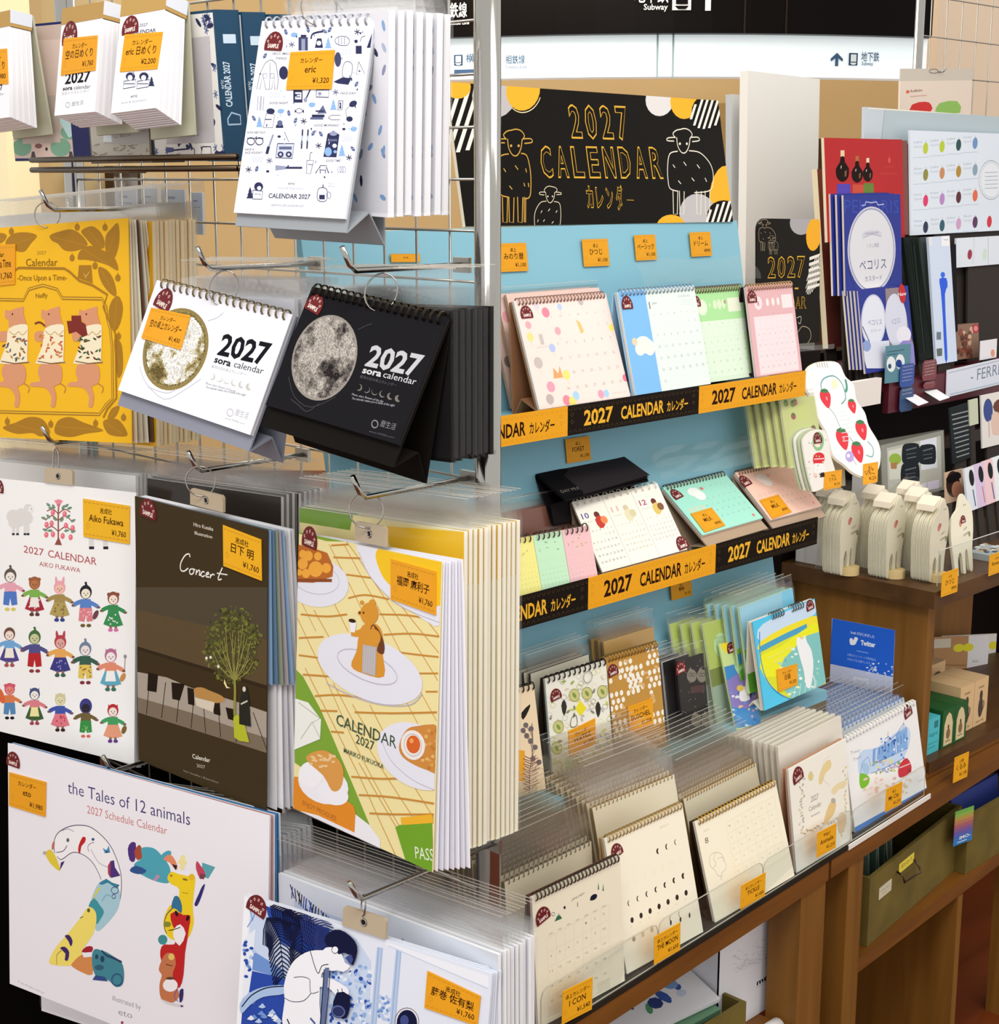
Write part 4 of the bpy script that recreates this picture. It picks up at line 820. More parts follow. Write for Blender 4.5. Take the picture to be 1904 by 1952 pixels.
# brown piano calendar
cc = Card('hanging_calendar', 'dark brown wall calendar with a tree growing from a piano keyboard', 'calendar', [(259, 943), (508, 1013), (510, 1547), (262, 1451)], 'X', 1.028, 'sample calendars on the wire rack', sig=(.06, .06, .1))
a = Art(cc, 'c5', mb=sheet(cc, paper='#413420'))
a.poly([(810, 880), (1610, 880), (1610, 1000), (1610, 1240), (810, 1010)], '#4a3f2c'); a.poly([(810, 1010), (1230, 1110), (1620, 1200), (1620, 1480), (810, 1230)], '#574528'); a.poly([(810, 1230), (1620, 1475), (1620, 1500), (810, 1250)], '#35291a'); a.poly([(810, 1250), (1620, 1500), (1620, 1640), (810, 1390)], '#3f321d')
a.poly([(810, 1385), (1000, 1420), (1140, 1480), (1400, 1560), (1620, 1635), (1620, 1850), (1400, 1800), (1000, 1680), (810, 1625)], '#a99e90'); a.poly([(810, 1535), (1140, 1630), (1400, 1720), (1620, 1790), (1620, 1880), (1400, 1810), (1000, 1685), (810, 1625)], '#7a6b58')
for x0, y0, x1, y1 in ((900, 1420, 880, 1640), (995, 1450, 970, 1665), (1080, 1490, 1060, 1690), (1165, 1530, 1148, 1725), (1220, 1560, 1235, 1755), (1310, 1590, 1325, 1780), (1400, 1640, 1420, 1810), (1520, 1630, 1600, 1850)): a.line([(x0, y0), (x1, y1)], 6, '#2c2115')
for pts in ([(890, 1390), (950, 1405), (940, 1510), (885, 1500)], [(1030, 1450), (1110, 1460), (1080, 1560), (1035, 1550)], [(1125, 1480), (1165, 1490), (1168, 1590), (1130, 1580)], [(1275, 1565), (1320, 1570), (1325, 1650), (1285, 1640)], [(1355, 1600), (1400, 1610), (1405, 1680), (1370, 1670)]): a.poly(pts, '#241b12')
a.poly([(1165, 1490), (1210, 1480), (1260, 1500), (1330, 1530), (1350, 1560), (1300, 1575), (1240, 1555), (1180, 1540)], '#b98a4a', 3); a.poly([(1170, 1540), (1290, 1570), (1280, 1630), (1180, 1590)], '#d9cdb8')
R = random.Random(21)
a.ell(1395, 1235, 150, 205, '#4a4220')
for i in range(420):
    t, q = math.sqrt(R.random()), R.uniform(0, 6.283); x, y = 1395+178*t*math.cos(q), 1225+232*t*math.sin(q)
    if y > 1370 and abs(x-1400) > 120: continue
    a.ell(x, y, R.uniform(4, 13), R.uniform(4, 11), R.choice(['#5c6120', '#666a24', '#4c4f1c', '#74772c', '#3f3d1c']), R.uniform(0, 90), 6)
for k in range(18):
    q = math.radians(200+140*k/17.0); L = R.uniform(170, 250); x, y = 1408+L*.62*math.cos(q), 1420+L*1.35*math.sin(q)
    a.line([(1410, 1440), ((1410+x)/2+R.uniform(-20, 20), (1420+y)/2+20), (x, y)], 4, '#a39a52', 3)
a.line([(1410, 1400), (1415, 1500), (1412, 1640), (1425, 1700)], 20, '#8e8a3c', 3); a.poly([(1405, 1660), (1430, 1640), (1470, 1690), (1500, 1810), (1440, 1800), (1410, 1780)], '#b6bd26')
a.poly([(1440, 1580), (1460, 1480), (1485, 1475), (1500, 1560), (1505, 1640), (1510, 1715), (1440, 1700)], '#2b2a24'); a.line([(1450, 1580), (1490, 1560)], 9, '#cfc8b4'); a.ell(1470, 1490, 10, 16, '#d8d2bf')
a.poly([(1348, 1430), (1365, 1475), (1385, 1485), (1360, 1485), (1345, 1455)], '#f0e2a0')
for x, y in ((1240, 1305), (1265, 1300), (1312, 1355)): a.ell(x, y, 8, 10, '#e9e6d4', n=6)
a.text('Hiro Kusaka', (1162, 512), (1280, 542), 22, '#d9d3c6', .01); a.text('Illustration', (1168, 562), (1274, 588), 20, '#d9d3c6', .01)
for pts in ([(1140, 700), (1135, 680), (1110, 690), (1085, 735), (1085, 775), (1105, 783), (1130, 765)], [(1150, 768), (1138, 780), (1142, 800), (1158, 798), (1164, 778), (1152, 768), (1172, 775)], [(1180, 775), (1176, 806)], [(1178, 795), (1192, 778), (1200, 784), (1196, 808), (1208, 800)], [(1228, 790), (1216, 786), (1206, 804), (1216, 816), (1230, 808)], [(1234, 806), (1252, 800), (1250, 790), (1238, 798), (1238, 816), (1256, 818)], [(1264, 802), (1262, 826)], [(1263, 816), (1276, 802), (1288, 806)], [(1335, 762), (1312, 815), (1312, 835), (1330, 830)]): a.line(pts, 8, '#f1eee6', 4)
a.line([(1302, 795), (1365, 805)], 7, '#f1eee6')
a.text('Calendar', (1155, 1905), (1262, 1932), 26, '#e6e0d0', .012); a.sp = 'c7'; a.text('2027', (1275, 210), (1330, 222), 20, '#c9c2b0'); a.text('hiro kusaka | illustration', (1190, 240), (1415, 318), 12, '#a39a86')
a.mb.build('cover', cc.root); sample_sticker(cc, 'c5', 888, 412, 96, -6); price_sticker(cc, 'c5', [(1337, 506), (1566, 594), (1570, 842), (1340, 752)], ['志成社', '日下 明', '¥1,760'], col='#efb010')
# pages: pictured ones above, white calendar pages full length
page_fan(cc, 5, .0011, side=.022, spread=.004, flare=.012, cols=('#8aa9cc', '#5f7f9c', '#8f9a8a', '#a9a2a6'), z0=-.002, h0=cc.h*.46, name='picture_page')
page_fan(cc, 6, .0014, side=.024, spread=.012, flare=.02, cols=('#f1f0f4', '#fafafc', '#dcdbe2'), z0=-.008)
x_, y_ = cc.loc(*cp('c5', (1250, 355))[0]); header_tab(cc, x_, y_, .057, .0195, z=.002); x_, y_ = cc.loc(*cp('c5', (1228, 240))[0]); hanging_ring(cc, x_, y_, .017, z=.006, tilt=-.7, ry=.0175)
p = pack_card('bagged_calendar', cp('c5', (888, 234), (1700, 330), (1695, 2200), (888, 1995)), 'X', 1.078, .004, '#2e2419', None, '#d9d6d4', top=.035, fit_kw=dict(sig=(.004, .015, .01)), curl=.006)
stack(p, 8, (.0082, 0, 0), '{} clear bagged brown calendar behind the piano calendar', 'calendar', 'bagged piano calendars')

# yellow gingham breakfast calendar
mr = Card('hanging_calendar', 'pale yellow gingham wall calendar with a bear standing on a plate', 'calendar', [(567.6, 1015), (844, 1070.6), (821.7, 1662.7), (561.5, 1539.8)], 'X', 1.03, 'sample calendars on the wire rack')
a = Art(mr, 'c6', mb=sheet(mr, paper='#efe1a4')); OR = '#c98a2e'; GR = '#7ba42f'; PW = '#e6e6f2'; YL = '#f3c414'
a.poly([(150, 260), (230, 290), (450, 362), (380, 372), (300, 370), (150, 330)], GR); a.poly([(150, 200), (450, 280), (470, 295), (380, 300), (260, 270), (150, 280)], GR)
a.poly([(150, 960), (190, 1000), (270, 1150), (330, 1290), (420, 1500), (520, 1740), (480, 1720), (380, 1560), (150, 1400)], GR)
for pts in ([(310, 385), (440, 640), (520, 830), (640, 1060), (760, 1290), (840, 1450)], [(380, 385), (560, 720), (720, 1040), (830, 1240)], [(330, 300), (420, 410), (520, 560), (700, 830), (830, 1040)], [(560, 560), (700, 740), (830, 900)], [(175, 640), (250, 790)], [(160, 720), (300, 1020), (420, 1290), (560, 1560), (700, 1800)], [(240, 690), (330, 850)], [(330, 650), (400, 790)], [(330, 1030), (470, 1290), (640, 1560), (800, 1800)], [(420, 1130), (520, 1300)], [(500, 1130), (640, 1400), (800, 1660)], [(200, 960), (300, 1160), (460, 1480), (560, 1700), (620, 1830)], [(720, 680), (830, 820)], [(450, 1400), (600, 1660), (720, 1850)]):
    a.line(pts, 5, '#d3a24e', 4)
for pts in ([(320, 390), (400, 385)], [(330, 445), (470, 450)], [(390, 525), (540, 545)], [(400, 635), (480, 620), (590, 640)], [(180, 710), (300, 720), (395, 710)], [(545, 710), (680, 715), (830, 740)], [(170, 820), (285, 815)], [(565, 805), (700, 800), (835, 815)], [(620, 885), (740, 900), (835, 910)], [(170, 900), (260, 912)], [(190, 990), (330, 1000)], [(730, 985), (835, 985)], [(245, 1090), (350, 1085), (465, 1098)], [(430, 1165), (600, 1170), (830, 1165)], [(270, 1158), (350, 1160)], [(320, 1255), (380, 1260)], [(415, 1465), (560, 1475), (690, 1470)], [(450, 1550), (600, 1560), (800, 1590)], [(500, 1635), (620, 1640), (800, 1640)], [(760, 1070), (830, 1070)], [(545, 1360), (640, 1350)]):
    a.line(pts, 8, OR, 4)
a.poly([(445, 370), (560, 390), (840, 470), (840, 760), (700, 700), (600, 640), (500, 530), (450, 430)], PW, 3); a.line([(450, 420), (500, 530), (600, 640), (700, 700), (830, 750)], 4, '#b9b6c4', 4); a.poly([(530, 420), (600, 390), (840, 460), (840, 665), (700, 640), (590, 570), (545, 500)], YL, 3)
a.ell(250, 560, 155, 115, PW, 12); a.ring(250, 545, 110, 70, 4, '#c3c0d2', 12); a.poly([(150, 400), (185, 390), (285, 418), (310, 440), (328, 535), (150, 560)], '#b9651a', 2); a.rect_(150, 545, 325, 560, '#8b4512')
for x, y, r in ((190, 430, 18), (215, 438, 22), (260, 440, 18), (190, 475, 24), (250, 500, 34), (300, 495, 22), (205, 520, 20), (175, 515, 14)): a.ell(x, y, r, r*1.1, '#efa83a', n=12)
a.ell(502, 965, 260, 140, PW, 24, 36); a.ring(490, 955, 150, 62, 6, '#bdb9cc', 24)
a.line([(300, 1030), (420, 1090), (560, 1130), (690, 1130), (745, 1080)], 5, '#bdb9cc', 5)
BR = '#d9942a'
a.poly([(448, 820), (470, 760), (530, 755), (560, 800), (560, 880), (568, 1000), (470, 985), (415, 950), (440, 880)], BR, 3); a.ell(500, 707, 42, 52, BR); a.ell(513, 658, 16, 18, BR); a.ell(465, 655, 10, 10, BR, n=10); a.ell(460, 703, 14, 11, BR)
a.ell(455, 703, 6, 6, '#5a2b12', n=8); a.ell(473, 703, 4, 5, '#2c1508', n=8); a.line([(415, 795), (445, 800), (480, 780)], 30, BR, 3); a.poly([(408, 745), (440, 750), (432, 795), (412, 792)], '#efeef4'); a.ell(420, 740, 17, 9, '#3a2415', 12)
a.poly([(520, 760), (545, 785), (570, 850), (565, 895), (535, 880), (545, 830)], '#6a3511', 3); a.line([(505, 800), (508, 770), (520, 760), (535, 775)], 6, '#6a3511', 3); a.ell(515, 820, 38, 42, BR, 10)
a.poly([(470, 850), (535, 862), (528, 998), (466, 980)], '#b8b2b4')
for k in range(5): a.line([(479+11*k, 862+2*k), (476+11*k, 978+3*k)], 3, '#d5d0d2')
a.ell(720, 1370, 200, 140, PW, 32, 32); a.line([(555, 1290), (600, 1390), (700, 1480), (810, 1530)], 4, '#bdb9cc', 4); a.poly([(640, 1310), (670, 1250), (720, 1230), (830, 1240), (830, 1440), (770, 1435), (690, 1400), (645, 1360)], '#cf8a3a', 3)
for k in range(25): a.ell(R.uniform(740, 825), R.uniform(1250, 1430), 9, 9, R.choice(['#dca050', '#c07a2c', '#e5b56c']), n=7)
a.ell(703, 1318, 56, 70, '#efeae6', -10); a.ring(703, 1318, 40, 52, 6, '#cfc7c4', -10); a.ell(705, 1315, 32, 42, '#d9621c', -5); a.ell(697, 1298, 10, 12, '#f0a35a', n=8)
a.poly([(150, 1100), (215, 1120), (275, 1200), (270, 1290), (150, 1340)], '#eef0ea'); a.line([(170, 1120), (270, 1195), (230, 1215), (180, 1290)], 4, '#a9b3a0'); a.line([(235, 1215), (270, 1285)], 4, '#a9b3a0')
a.poly([(150, 1465), (250, 1500), (360, 1560), (425, 1600), (435, 1660), (425, 1740), (300, 1690), (150, 1620)], '#e08a1a', 2); a.poly([(180, 1625), (260, 1645), (430, 1725), (560, 1810), (520, 1790), (180, 1640)], '#e9e7ee'); a.poly([(435, 1640), (500, 1690), (550, 1760), (550, 1800), (430, 1735)], '#eeedf3')
a.ell(285, 1500, 122, 88, '#efeef6', 24); a.ell(225, 1455, 55, 60, '#f4f3f9'); a.ell(330, 1545, 75, 50, '#f2f1f8', 20); a.poly([(205, 1385), (240, 1350), (300, 1345), (360, 1390), (380, 1450), (365, 1520), (325, 1530), (285, 1460)], '#d99a48', 3)
for k in range(24): a.ell(R.uniform(225, 340), R.uniform(1360, 1420), 9, 6, '#ecc890', n=7)
a.text('ENJOY PROGUES', (188, 1595), (345, 1672), 22, '#a5560e')
a.poly([(620, 1700), (640, 1690), (790, 1670), (800, 1920), (670, 1860)], '#6fa31f'); a.poly([(645, 1655), (790, 1640), (800, 1680), (650, 1690)], '#eeb427'); a.text('PASS', (715, 1845), (800, 1858), 55, '#e9f0dc', .0)
a.text('CALENDAR', (345, 1222), (625, 1335), 52, '#37503a', .004); a.text('2027', (435, 1308), (520, 1345), 42, '#37503a', .004); a.text('MARIKO FUKUOKA', (380, 1352), (565, 1430), 22, '#37503a', .003)
a.mb.build('cover', mr.root); sample_sticker(mr, 'c6', 219, 355, 70, -6); price_sticker(mr, 'c6', [(596, 453), (806, 512), (805, 715), (596, 640)], ['志成社', '福岡 麻利子', '¥1,760'])
page_fan(mr, 7, .0013, side=.022, spread=.010, flare=.012, cols=('#f5f4fa', '#e4e3ee'), shift=.004)
x_, y_ = mr.loc(*cp('c6', (505, 225))[0]); hanging_ring(mr, x_, y_, .0185, z=.006, tilt=-.7); x_, y_ = mr.loc(*cp('c6', (510, 335))[0]); header_tab(mr, x_, y_, .055, .021, z=.002)
def mar_back(a, c):
    a.poly([(.0, .0), (.35, .0), (.33, .05), (.0, .05)], GR); a.poly([(.52, .02), (1, .0), (1, .17), (.62, .12)], YL)
    for i in range(4): a.line([(.86, .2+.18*i), (.97, .21+.18*i)], .008, '#dcb878')
p = pack_card('bagged_calendar', cp('c6', (178, 215), (945, 325), (940, 1785), (172, 1590)), 'X', 1.075, .0052, '#efe1a4', mar_back, '#f8f3e2', top=.034, fit_kw=dict(sig=(.004, .015, .01)), side=.003)
stack(p, 12, (.0066, -.0004, 0), '{} clear bagged gingham calendar behind the bear breakfast calendar', 'calendar', 'bagged gingham calendars', yaw=.01)

# white calendar with animals shaped as numerals
tl = Card('hanging_calendar', 'large white wall calendar whose numerals are made of colourful animals', 'calendar', [(10, 1419), (519, 1553), (500, 2070), (23.5, 1873.5)], 'X', .97, 'sample calendars on the wire rack')
a = Art(tl, 'c7', mb=sheet(tl, paper='#eeebf1')); PU, TE, RD, YW, DP = '#4a2a78', '#4fa0b4', '#c01a1c', '#f0cf1a', '#3a1f66'
a.text('the Tales of 12 animals', (440, 378), (1232, 590), 78, '#3a3470', -.004); a.text('2027 Schedule Calendar', (565, 510), (1083, 650), 52, '#c9706a', -.004)
a.poly([(350, 700), (370, 640), (440, 600), (520, 590), (600, 610), (690, 690), (740, 780), (785, 910), (780, 1050), (735, 1060), (650, 920), (600, 820), (520, 770), (470, 760), (400, 810), (355, 780)], '#f3f1f3', 3)
a.line([(355, 770), (350, 700), (375, 640), (440, 600), (520, 588), (600, 608), (690, 688), (745, 780), (785, 915), (780, 1060), (745, 1160)], 6, '#5b5a72', 4); a.line([(370, 790), (400, 810), (470, 765), (540, 780), (600, 830), (640, 900), (655, 940)], 5, '#5b5a72', 4); a.line([(365, 765), (410, 755), (435, 720)], 5, '#5b5a72', 4); a.ell(440, 685, 10, 14, '#5f6272', n=8); a.line([(480, 630), (440, 612), (400, 625)], 4, '#8a8898', 3)
a.poly([(510, 720), (535, 665), (556, 670), (550, 700), (528, 725), (520, 768), (508, 760)], RD, 2); a.poly([(665, 735), (715, 765), (705, 720), (680, 770)], '#4b93bd'); a.ell(603, 680, 10, 10, '#2f4c80', n=8); a.line([(575, 760), (570, 725), (590, 705), (610, 700)], 5, '#8a8898', 3); a.line([(590, 745), (640, 830), (700, 860)], 4, '#9d9bae', 3)
a.poly([(295, 770), (320, 745), (350, 770), (385, 850), (385, 885), (340, 850), (310, 810)], '#e2c93a', 2); a.ell(290, 768, 13, 12, '#b9a8ac', n=8); a.poly([(395, 830), (420, 820), (405, 850), (388, 880)], DP); a.ell(345, 720, 9, 30, '#c46a62', 10, 8)
a.poly([(700, 870), (720, 820), (740, 815), (745, 860), (780, 915), (720, 930)], PU); a.poly([(700, 850), (720, 815), (715, 930), (700, 900)], '#a03a56')
a.poly([(640, 965), (690, 940), (760, 985), (780, 1050), (760, 1140), (690, 1230), (630, 1275), (605, 1200), (590, 1090), (610, 1020)], '#a5cbd8', 3); a.poly([(640, 965), (690, 935), (725, 960), (775, 975), (760, 1000), (700, 960), (660, 975)], '#2f7f9a'); a.ring(745, 1010, 24, 22, 5, '#4a4a86', n=14); a.ring(738, 1050, 12, 14, 5, '#4a4a86', n=10); a.poly([(575, 1110), (610, 1060), (650, 1110), (675, 1150), (650, 1200), (625, 1230), (600, 1160)], '#3a94a0', 2); a.poly([(590, 1080), (640, 985), (650, 1000), (600, 1070)], '#e0cf52'); a.line([(660, 1080), (690, 1040), (720, 1050)], 8, '#7fb0c8', 3)
a.poly([(560, 1130), (590, 1120), (620, 1150), (625, 1210), (605, 1290), (560, 1360), (530, 1420), (575, 1540), (560, 1555), (520, 1480), (450, 1500), (330, 1490), (325, 1450), (370, 1370), (440, 1290), (520, 1190)], '#f2dd6a', 3); a.ell(575, 1140, 10, 14, '#5a5a2f', n=8); a.line([(520, 1190), (540, 1180)], 6, '#7a7440')
a.poly([(420, 1305), (450, 1300), (472, 1340), (460, 1375), (445, 1340)], DP, 2); a.poly([(390, 1385), (420, 1375), (450, 1410), (440, 1465), (420, 1460), (425, 1420)], DP, 2); a.line([(370, 1490), (370, 1430), (400, 1400)], 4, '#7a7440', 3)
a.poly([(470, 1480), (540, 1420), (600, 1450), (600, 1555), (540, 1545), (470, 1505)], '#d58a4c', 2); a.poly([(530, 1410), (560, 1375), (600, 1375), (595, 1410)], '#a3172c', 2); a.poly([(530, 1415), (600, 1410), (595, 1440), (545, 1445)], '#efeaf0')
a.poly([(600, 1420), (620, 1390), (660, 1400), (690, 1410), (740, 1440), (790, 1480), (805, 1550), (795, 1620), (750, 1635), (700, 1590), (630, 1575), (600, 1500)], '#3d8494', 3); a.poly([(620, 1560), (600, 1590), (700, 1600), (680, 1570)], '#2b4a86'); a.ell(665, 1455, 14, 22, '#1f3f5c', n=10); a.ell(628, 1440, 11, 16, '#1f3f5c', n=10); a.ell(645, 1510, 30, 18, '#2a5a72'); a.line([(660, 1400), (690, 1430), (740, 1450), (790, 1475)], 14, '#24365c', 3); a.ring(760, 1590, 34, 38, 10, '#2a4f7c', n=16)
a.poly([(828, 740), (850, 700), (880, 705), (880, 780), (870, 825), (840, 815)], PU, 2); a.poly([(870, 760), (900, 715), (920, 740), (930, 790), (890, 815)], '#a9482f', 2); a.poly([(915, 740), (960, 730), (1010, 745), (1060, 800), (1100, 860), (1105, 930), (1085, 965), (990, 945), (890, 890), (870, 840), (920, 800)], '#4aa3b6', 3); a.poly([(840, 880), (880, 850), (950, 880), (920, 905), (870, 900)], '#2a4f8e', 2); a.poly([(1040, 790), (1080, 755), (1110, 760), (1100, 810), (1060, 830)], '#4aa3b6', 2); a.poly([(1060, 810), (1090, 780), (1120, 790), (1150, 850), (1140, 880), (1100, 830)], '#e28a63', 2); a.poly([(1115, 840), (1150, 850), (1140, 880)], '#2a2230'); a.poly([(990, 945), (1020, 905), (1040, 920), (1010, 950)], '#b98fae')
a.poly([(1085, 930), (1110, 890), (1160, 905), (1230, 920), (1265, 930), (1260, 1000), (1250, 1120), (1255, 1230), (1210, 1330), (1120, 1330), (1070, 1280), (1060, 1200), (1100, 1110), (1150, 1080), (1160, 1000), (1110, 970)], YW, 3); a.ell(1243, 925, 20, 22, '#e6b91a'); a.ell(1200, 940, 18, 7, '#8a6d10', 15); a.ell(1110, 915, 10, 8, '#b08a10'); a.line([(1180, 1025), (1220, 1030)], 5, '#b08a10')
for x, y in ((1185, 798), (1170, 825), (1195, 830), (1180, 860)): a.ell(x, y, 18, 18, '#efe4a0', n=8)
a.poly([(1310, 830), (1395, 860), (1350, 935), (1310, 920)], '#58a4ae'); a.poly([(1275, 820), (1300, 850), (1330, 900), (1300, 940), (1270, 870)], '#c2405a', 2); a.poly([(1300, 900), (1335, 910), (1320, 940), (1290, 930)], '#7a3a46'); a.poly([(1330, 970), (1310, 1040), (1280, 1110), (1260, 1100), (1290, 1030), (1310, 985)], '#2c2370', 2)
a.poly([(1130, 1050), (1160, 1055), (1180, 1110), (1175, 1160), (1140, 1130), (1110, 1120)], '#2f6f96', 2); a.poly([(1100, 1130), (1075, 1180), (1065, 1240), (1090, 1250), (1110, 1180)], '#f0cf1a'); a.line([(1120, 1125), (1080, 1170), (1065, 1240), (1080, 1290)], 6, '#3a4a5a', 3); a.ell(1085, 1230, 24, 18, '#7f8a2a'); a.ell(1055, 1330, 30, 32, '#3d8f92')
a.poly([(1105, 1165), (1150, 1150), (1190, 1170), (1235, 1175), (1225, 1260), (1215, 1330), (1200, 1420), (1190, 1560), (1165, 1640), (1120, 1620), (1050, 1480), (1040, 1400), (1065, 1360), (1130, 1360), (1150, 1290), (1120, 1240)], RD, 2); a.poly([(1130, 1260), (1170, 1230), (1205, 1290), (1165, 1370), (1125, 1310)], '#f2eef0', 2); a.ell(1218, 1190, 10, 20, '#2a1a1c', 20); a.ell(1145, 1160, 10, 20, '#2a1a1c', -20); a.line([(1095, 1270), (1125, 1265), (1170, 1250)], 5, '#3a2a2a')
a.poly([(1060, 1440), (1090, 1415), (1130, 1430), (1140, 1490), (1120, 1560), (1150, 1640), (1160, 1700), (1110, 1740), (1045, 1710), (1035, 1620), (1050, 1560), (1030, 1520)], '#c4754a', 3); a.ell(1112, 1440, 20, 22, '#e3c36a'); a.ell(1105, 1625, 48, 42, '#f2eef0'); a.ell(1105, 1580, 28, 9, '#5a3a2a'); a.line([(1075, 1490), (1120, 1500)], 6, '#5a2f1c'); a.poly([(1165, 1660), (1190, 1650), (1185, 1720), (1165, 1735)], '#2f2566', 2); a.poly([(1035, 1710), (1100, 1735), (1180, 1750), (1165, 1765), (1080, 1745)], '#d8d2d6'); a.ell(1180, 1760, 10, 6, '#5a2f7a', n=8); a.line([(1150, 1650), (1130, 1700), (1155, 1730)], 5, '#6b4ea0', 3)
a.text('illustrated by', (728, 1722), (912, 1785), 34, '#8f8a98', -.003); a.text('eto', (768, 1815), (858, 1842), 40, '#8f8a98', -.003); a.ell(792, 1868, 9, 10, '#8a2f4a', n=8); a.text('Ⓒ eto all rights reserved', (115, 1605), (285, 1682), 12, '#a8a3b0')
a.mb.build('cover', tl.root); sample_sticker(tl, 'c7', 84, 165, 84, -3); price_sticker(tl, 'c7', [(57, 245), (297, 310), (292, 535), (57, 462)], ['カレンダー', 'eto', '¥1,980'], col='#e99f12')
page_fan(tl, 6, .0013, side=.004, spread=.010, flare=.014, cols=('#efecf2', '#c98a86', '#efecf2', '#4a8fc0', '#2f6fa8'))
p = pack_card('bagged_calendar', cp('px', (70, 1535), (522, 1600), (522, 2055), (70, 1950)), 'X', 1.055, .0055, '#e9e9ee', None, '#c3cad4', top=.03, fit_kw=dict(sig=(.004, .015, .01)))
stack(p, 9, (.0076, 0, 0), '{} clear bagged calendar behind the animal numerals calendar', 'calendar', 'bagged numerals calendars')

# blue and white photographer calendar
by = Card('hanging_calendar', 'white wall calendar with a blue drawing of a boy holding a camera under palms', 'calendar', [(467, 1704), (938, 1856), (910, 2210), (445, 2030)], 'X', .98, 'sample calendars on the wire rack', sig=(.12, .1, .1))
a = Art(by, 'c8', mb=sheet(by, paper='#e3e8f5')); B1, B2, B3, BK = '#2046a8', '#6d93d2', '#b4caec', '#161a3a'
by_rect = a.rect
a.poly([(120, 560), (600, 700), (760, 760), (850, 900), (840, 1300), (60, 1300), (60, 1150), (110, 800)], '#c9d8f0'); a.poly([(60, 490), (120, 520), (60, 1340), (20, 1340)], '#f2f4fa')
a.poly([(210, 560), (600, 700), (580, 830), (440, 860), (300, 780), (230, 640)], B1); a.poly([(110, 950), (330, 1000), (345, 1130), (330, 1300), (60, 1300), (70, 1180)], B1); a.poly([(130, 830), (320, 950), (330, 1005), (120, 945)], B2)
a.poly([(90, 750), (150, 700), (130, 950), (100, 1150), (70, 1150)], '#e7edf8')
R = random.Random(31)
for k in range(26): a.ell(R.uniform(80, 140), R.uniform(760, 1150), 14, 10, R.choice([B2, B3, B1]), R.uniform(0, 180), 7)
def frond(a, p0, p1, p2, n, l, col, side=1):
    pts = smooth_pts([p0, p1, p2], n); a.line(pts, 6, col)
    for i in range(1, len(pts)-1):
        x, y = pts[i]; dx, dy = pts[i+1][0]-pts[i-1][0], pts[i+1][1]-pts[i-1][1]; d = math.hypot(dx, dy); dx, dy = dx/d, dy/d; f = 1-.5*i/len(pts)
        for sgn in (-1, 1): a.line([(x, y), (x+(dx*.6-dy*sgn)*l*f*.6, y+(dy*.6+dx*sgn)*l*f*.6+l*.1), (x+(dx*.9-dy*sgn*1.1)*l*f, y+(dy*.9+dx*sgn*1.1)*l*f+l*.35)], 8, col)
frond(a, (215, 630), (290, 740), (320, 1000), 11, 95, BK); frond(a, (310, 590), (420, 680), (430, 860), 9, 100, BK); frond(a, (420, 620), (540, 690), (580, 800), 9, 90, '#1f2d6e'); frond(a, (240, 560), (330, 600), (420, 640), 7, 50, BK)
a.line([(110, 560), (130, 640), (100, 690)], 6, B2); a.line([(150, 590), (130, 650)], 6, B2)
a.poly([(60, 1150), (110, 1090), (200, 1050), (330, 1040), (330, 1090), (200, 1110), (120, 1160), (70, 1210)], '#a9c3e8', 3); a.line([(70, 1170), (130, 1100), (220, 1055), (330, 1045)], 7, BK, 4)
for k in range(14): x, y = R.uniform(90, 320), R.uniform(1170, 1290); a.poly([(x, y), (x+26, y-24), (x+46, y), (x+26, y+8)], R.choice(['#e7edf8', B3, B2]))
for k in range(110): x = R.uniform(600, 850); y = R.uniform(920, 1290); a.ell(x, y, R.uniform(8, 20), R.uniform(7, 15), R.choice([B2, B3, '#e7edf8', B1, '#8fb0e0']), R.uniform(0, 180), 7)
WHT = '#f3f4fa'
a.poly([(400, 880), (460, 840), (520, 825), (600, 830), (660, 860), (640, 950), (560, 960), (545, 1150), (540, 1340), (330, 1340), (335, 1130), (330, 1040), (360, 940)], WHT, 2); a.poly([(560, 830), (620, 805), (680, 850), (700, 900), (730, 920), (690, 955), (600, 920)], WHT, 2)
a.poly([(530, 1000), (600, 990), (680, 1030), (720, 1060), (715, 1100), (660, 1110), (600, 1050), (535, 1045)], WHT, 2)
a.poly([(590, 800), (580, 740), (640, 700), (700, 715), (760, 770), (775, 830), (750, 915), (735, 900), (745, 860), (720, 850), (690, 840), (660, 850), (640, 810)], BK, 2); a.ell(640, 822, 20, 22, WHT); a.ring(640, 822, 20, 22, 4, BK, n=14); a.poly([(700, 870), (735, 850), (750, 880), (735, 915)], '#3a4a8a')
a.line([(490, 830), (520, 930), (540, 965), (560, 920), (600, 910)], 5, BK, 3); a.line([(390, 990), (440, 985), (485, 1000), (488, 1030), (495, 1085), (540, 1075)], 4, BK, 3); a.line([(330, 1110), (380, 1135), (450, 1130), (495, 1085)], 4, BK, 3)
a.poly([(580, 930), (605, 930), (575, 1290), (545, 1290)], '#5f6f9c'); a.line([(575, 940), (550, 1290)], 7, BK); a.line([(610, 945), (600, 1100), (580, 1290)], 6, BK)
a.poly([(650, 1080), (730, 1100), (720, 1210), (690, 1240), (625, 1200)], BK, 2); a.ell(660, 1195, 45, 40, '#1d2a5e', 20); a.ring(660, 1195, 38, 32, 5, '#6d7fb0', 20, 18); a.line([(655, 1060), (665, 1105)], 6, BK); a.line([(680, 1055), (688, 1100)], 5, BK)
for x0 in (865, 980): a.poly([(x0+20, 810), (x0+55, 815), (x0+15, 1300), (x0-25, 1300)], '#b9cbe8'); a.line([(x0+30, 812), (x0-10, 1300)], 6, '#8fabd8'); a.line([(x0+50, 815), (x0+10, 1300)], 5, '#9fb8e0')
for k in range(24): a.ell(R.uniform(895, 960), R.uniform(1110, 1250), 13, 10, R.choice([B2, B3]), R.uniform(0, 180), 7)
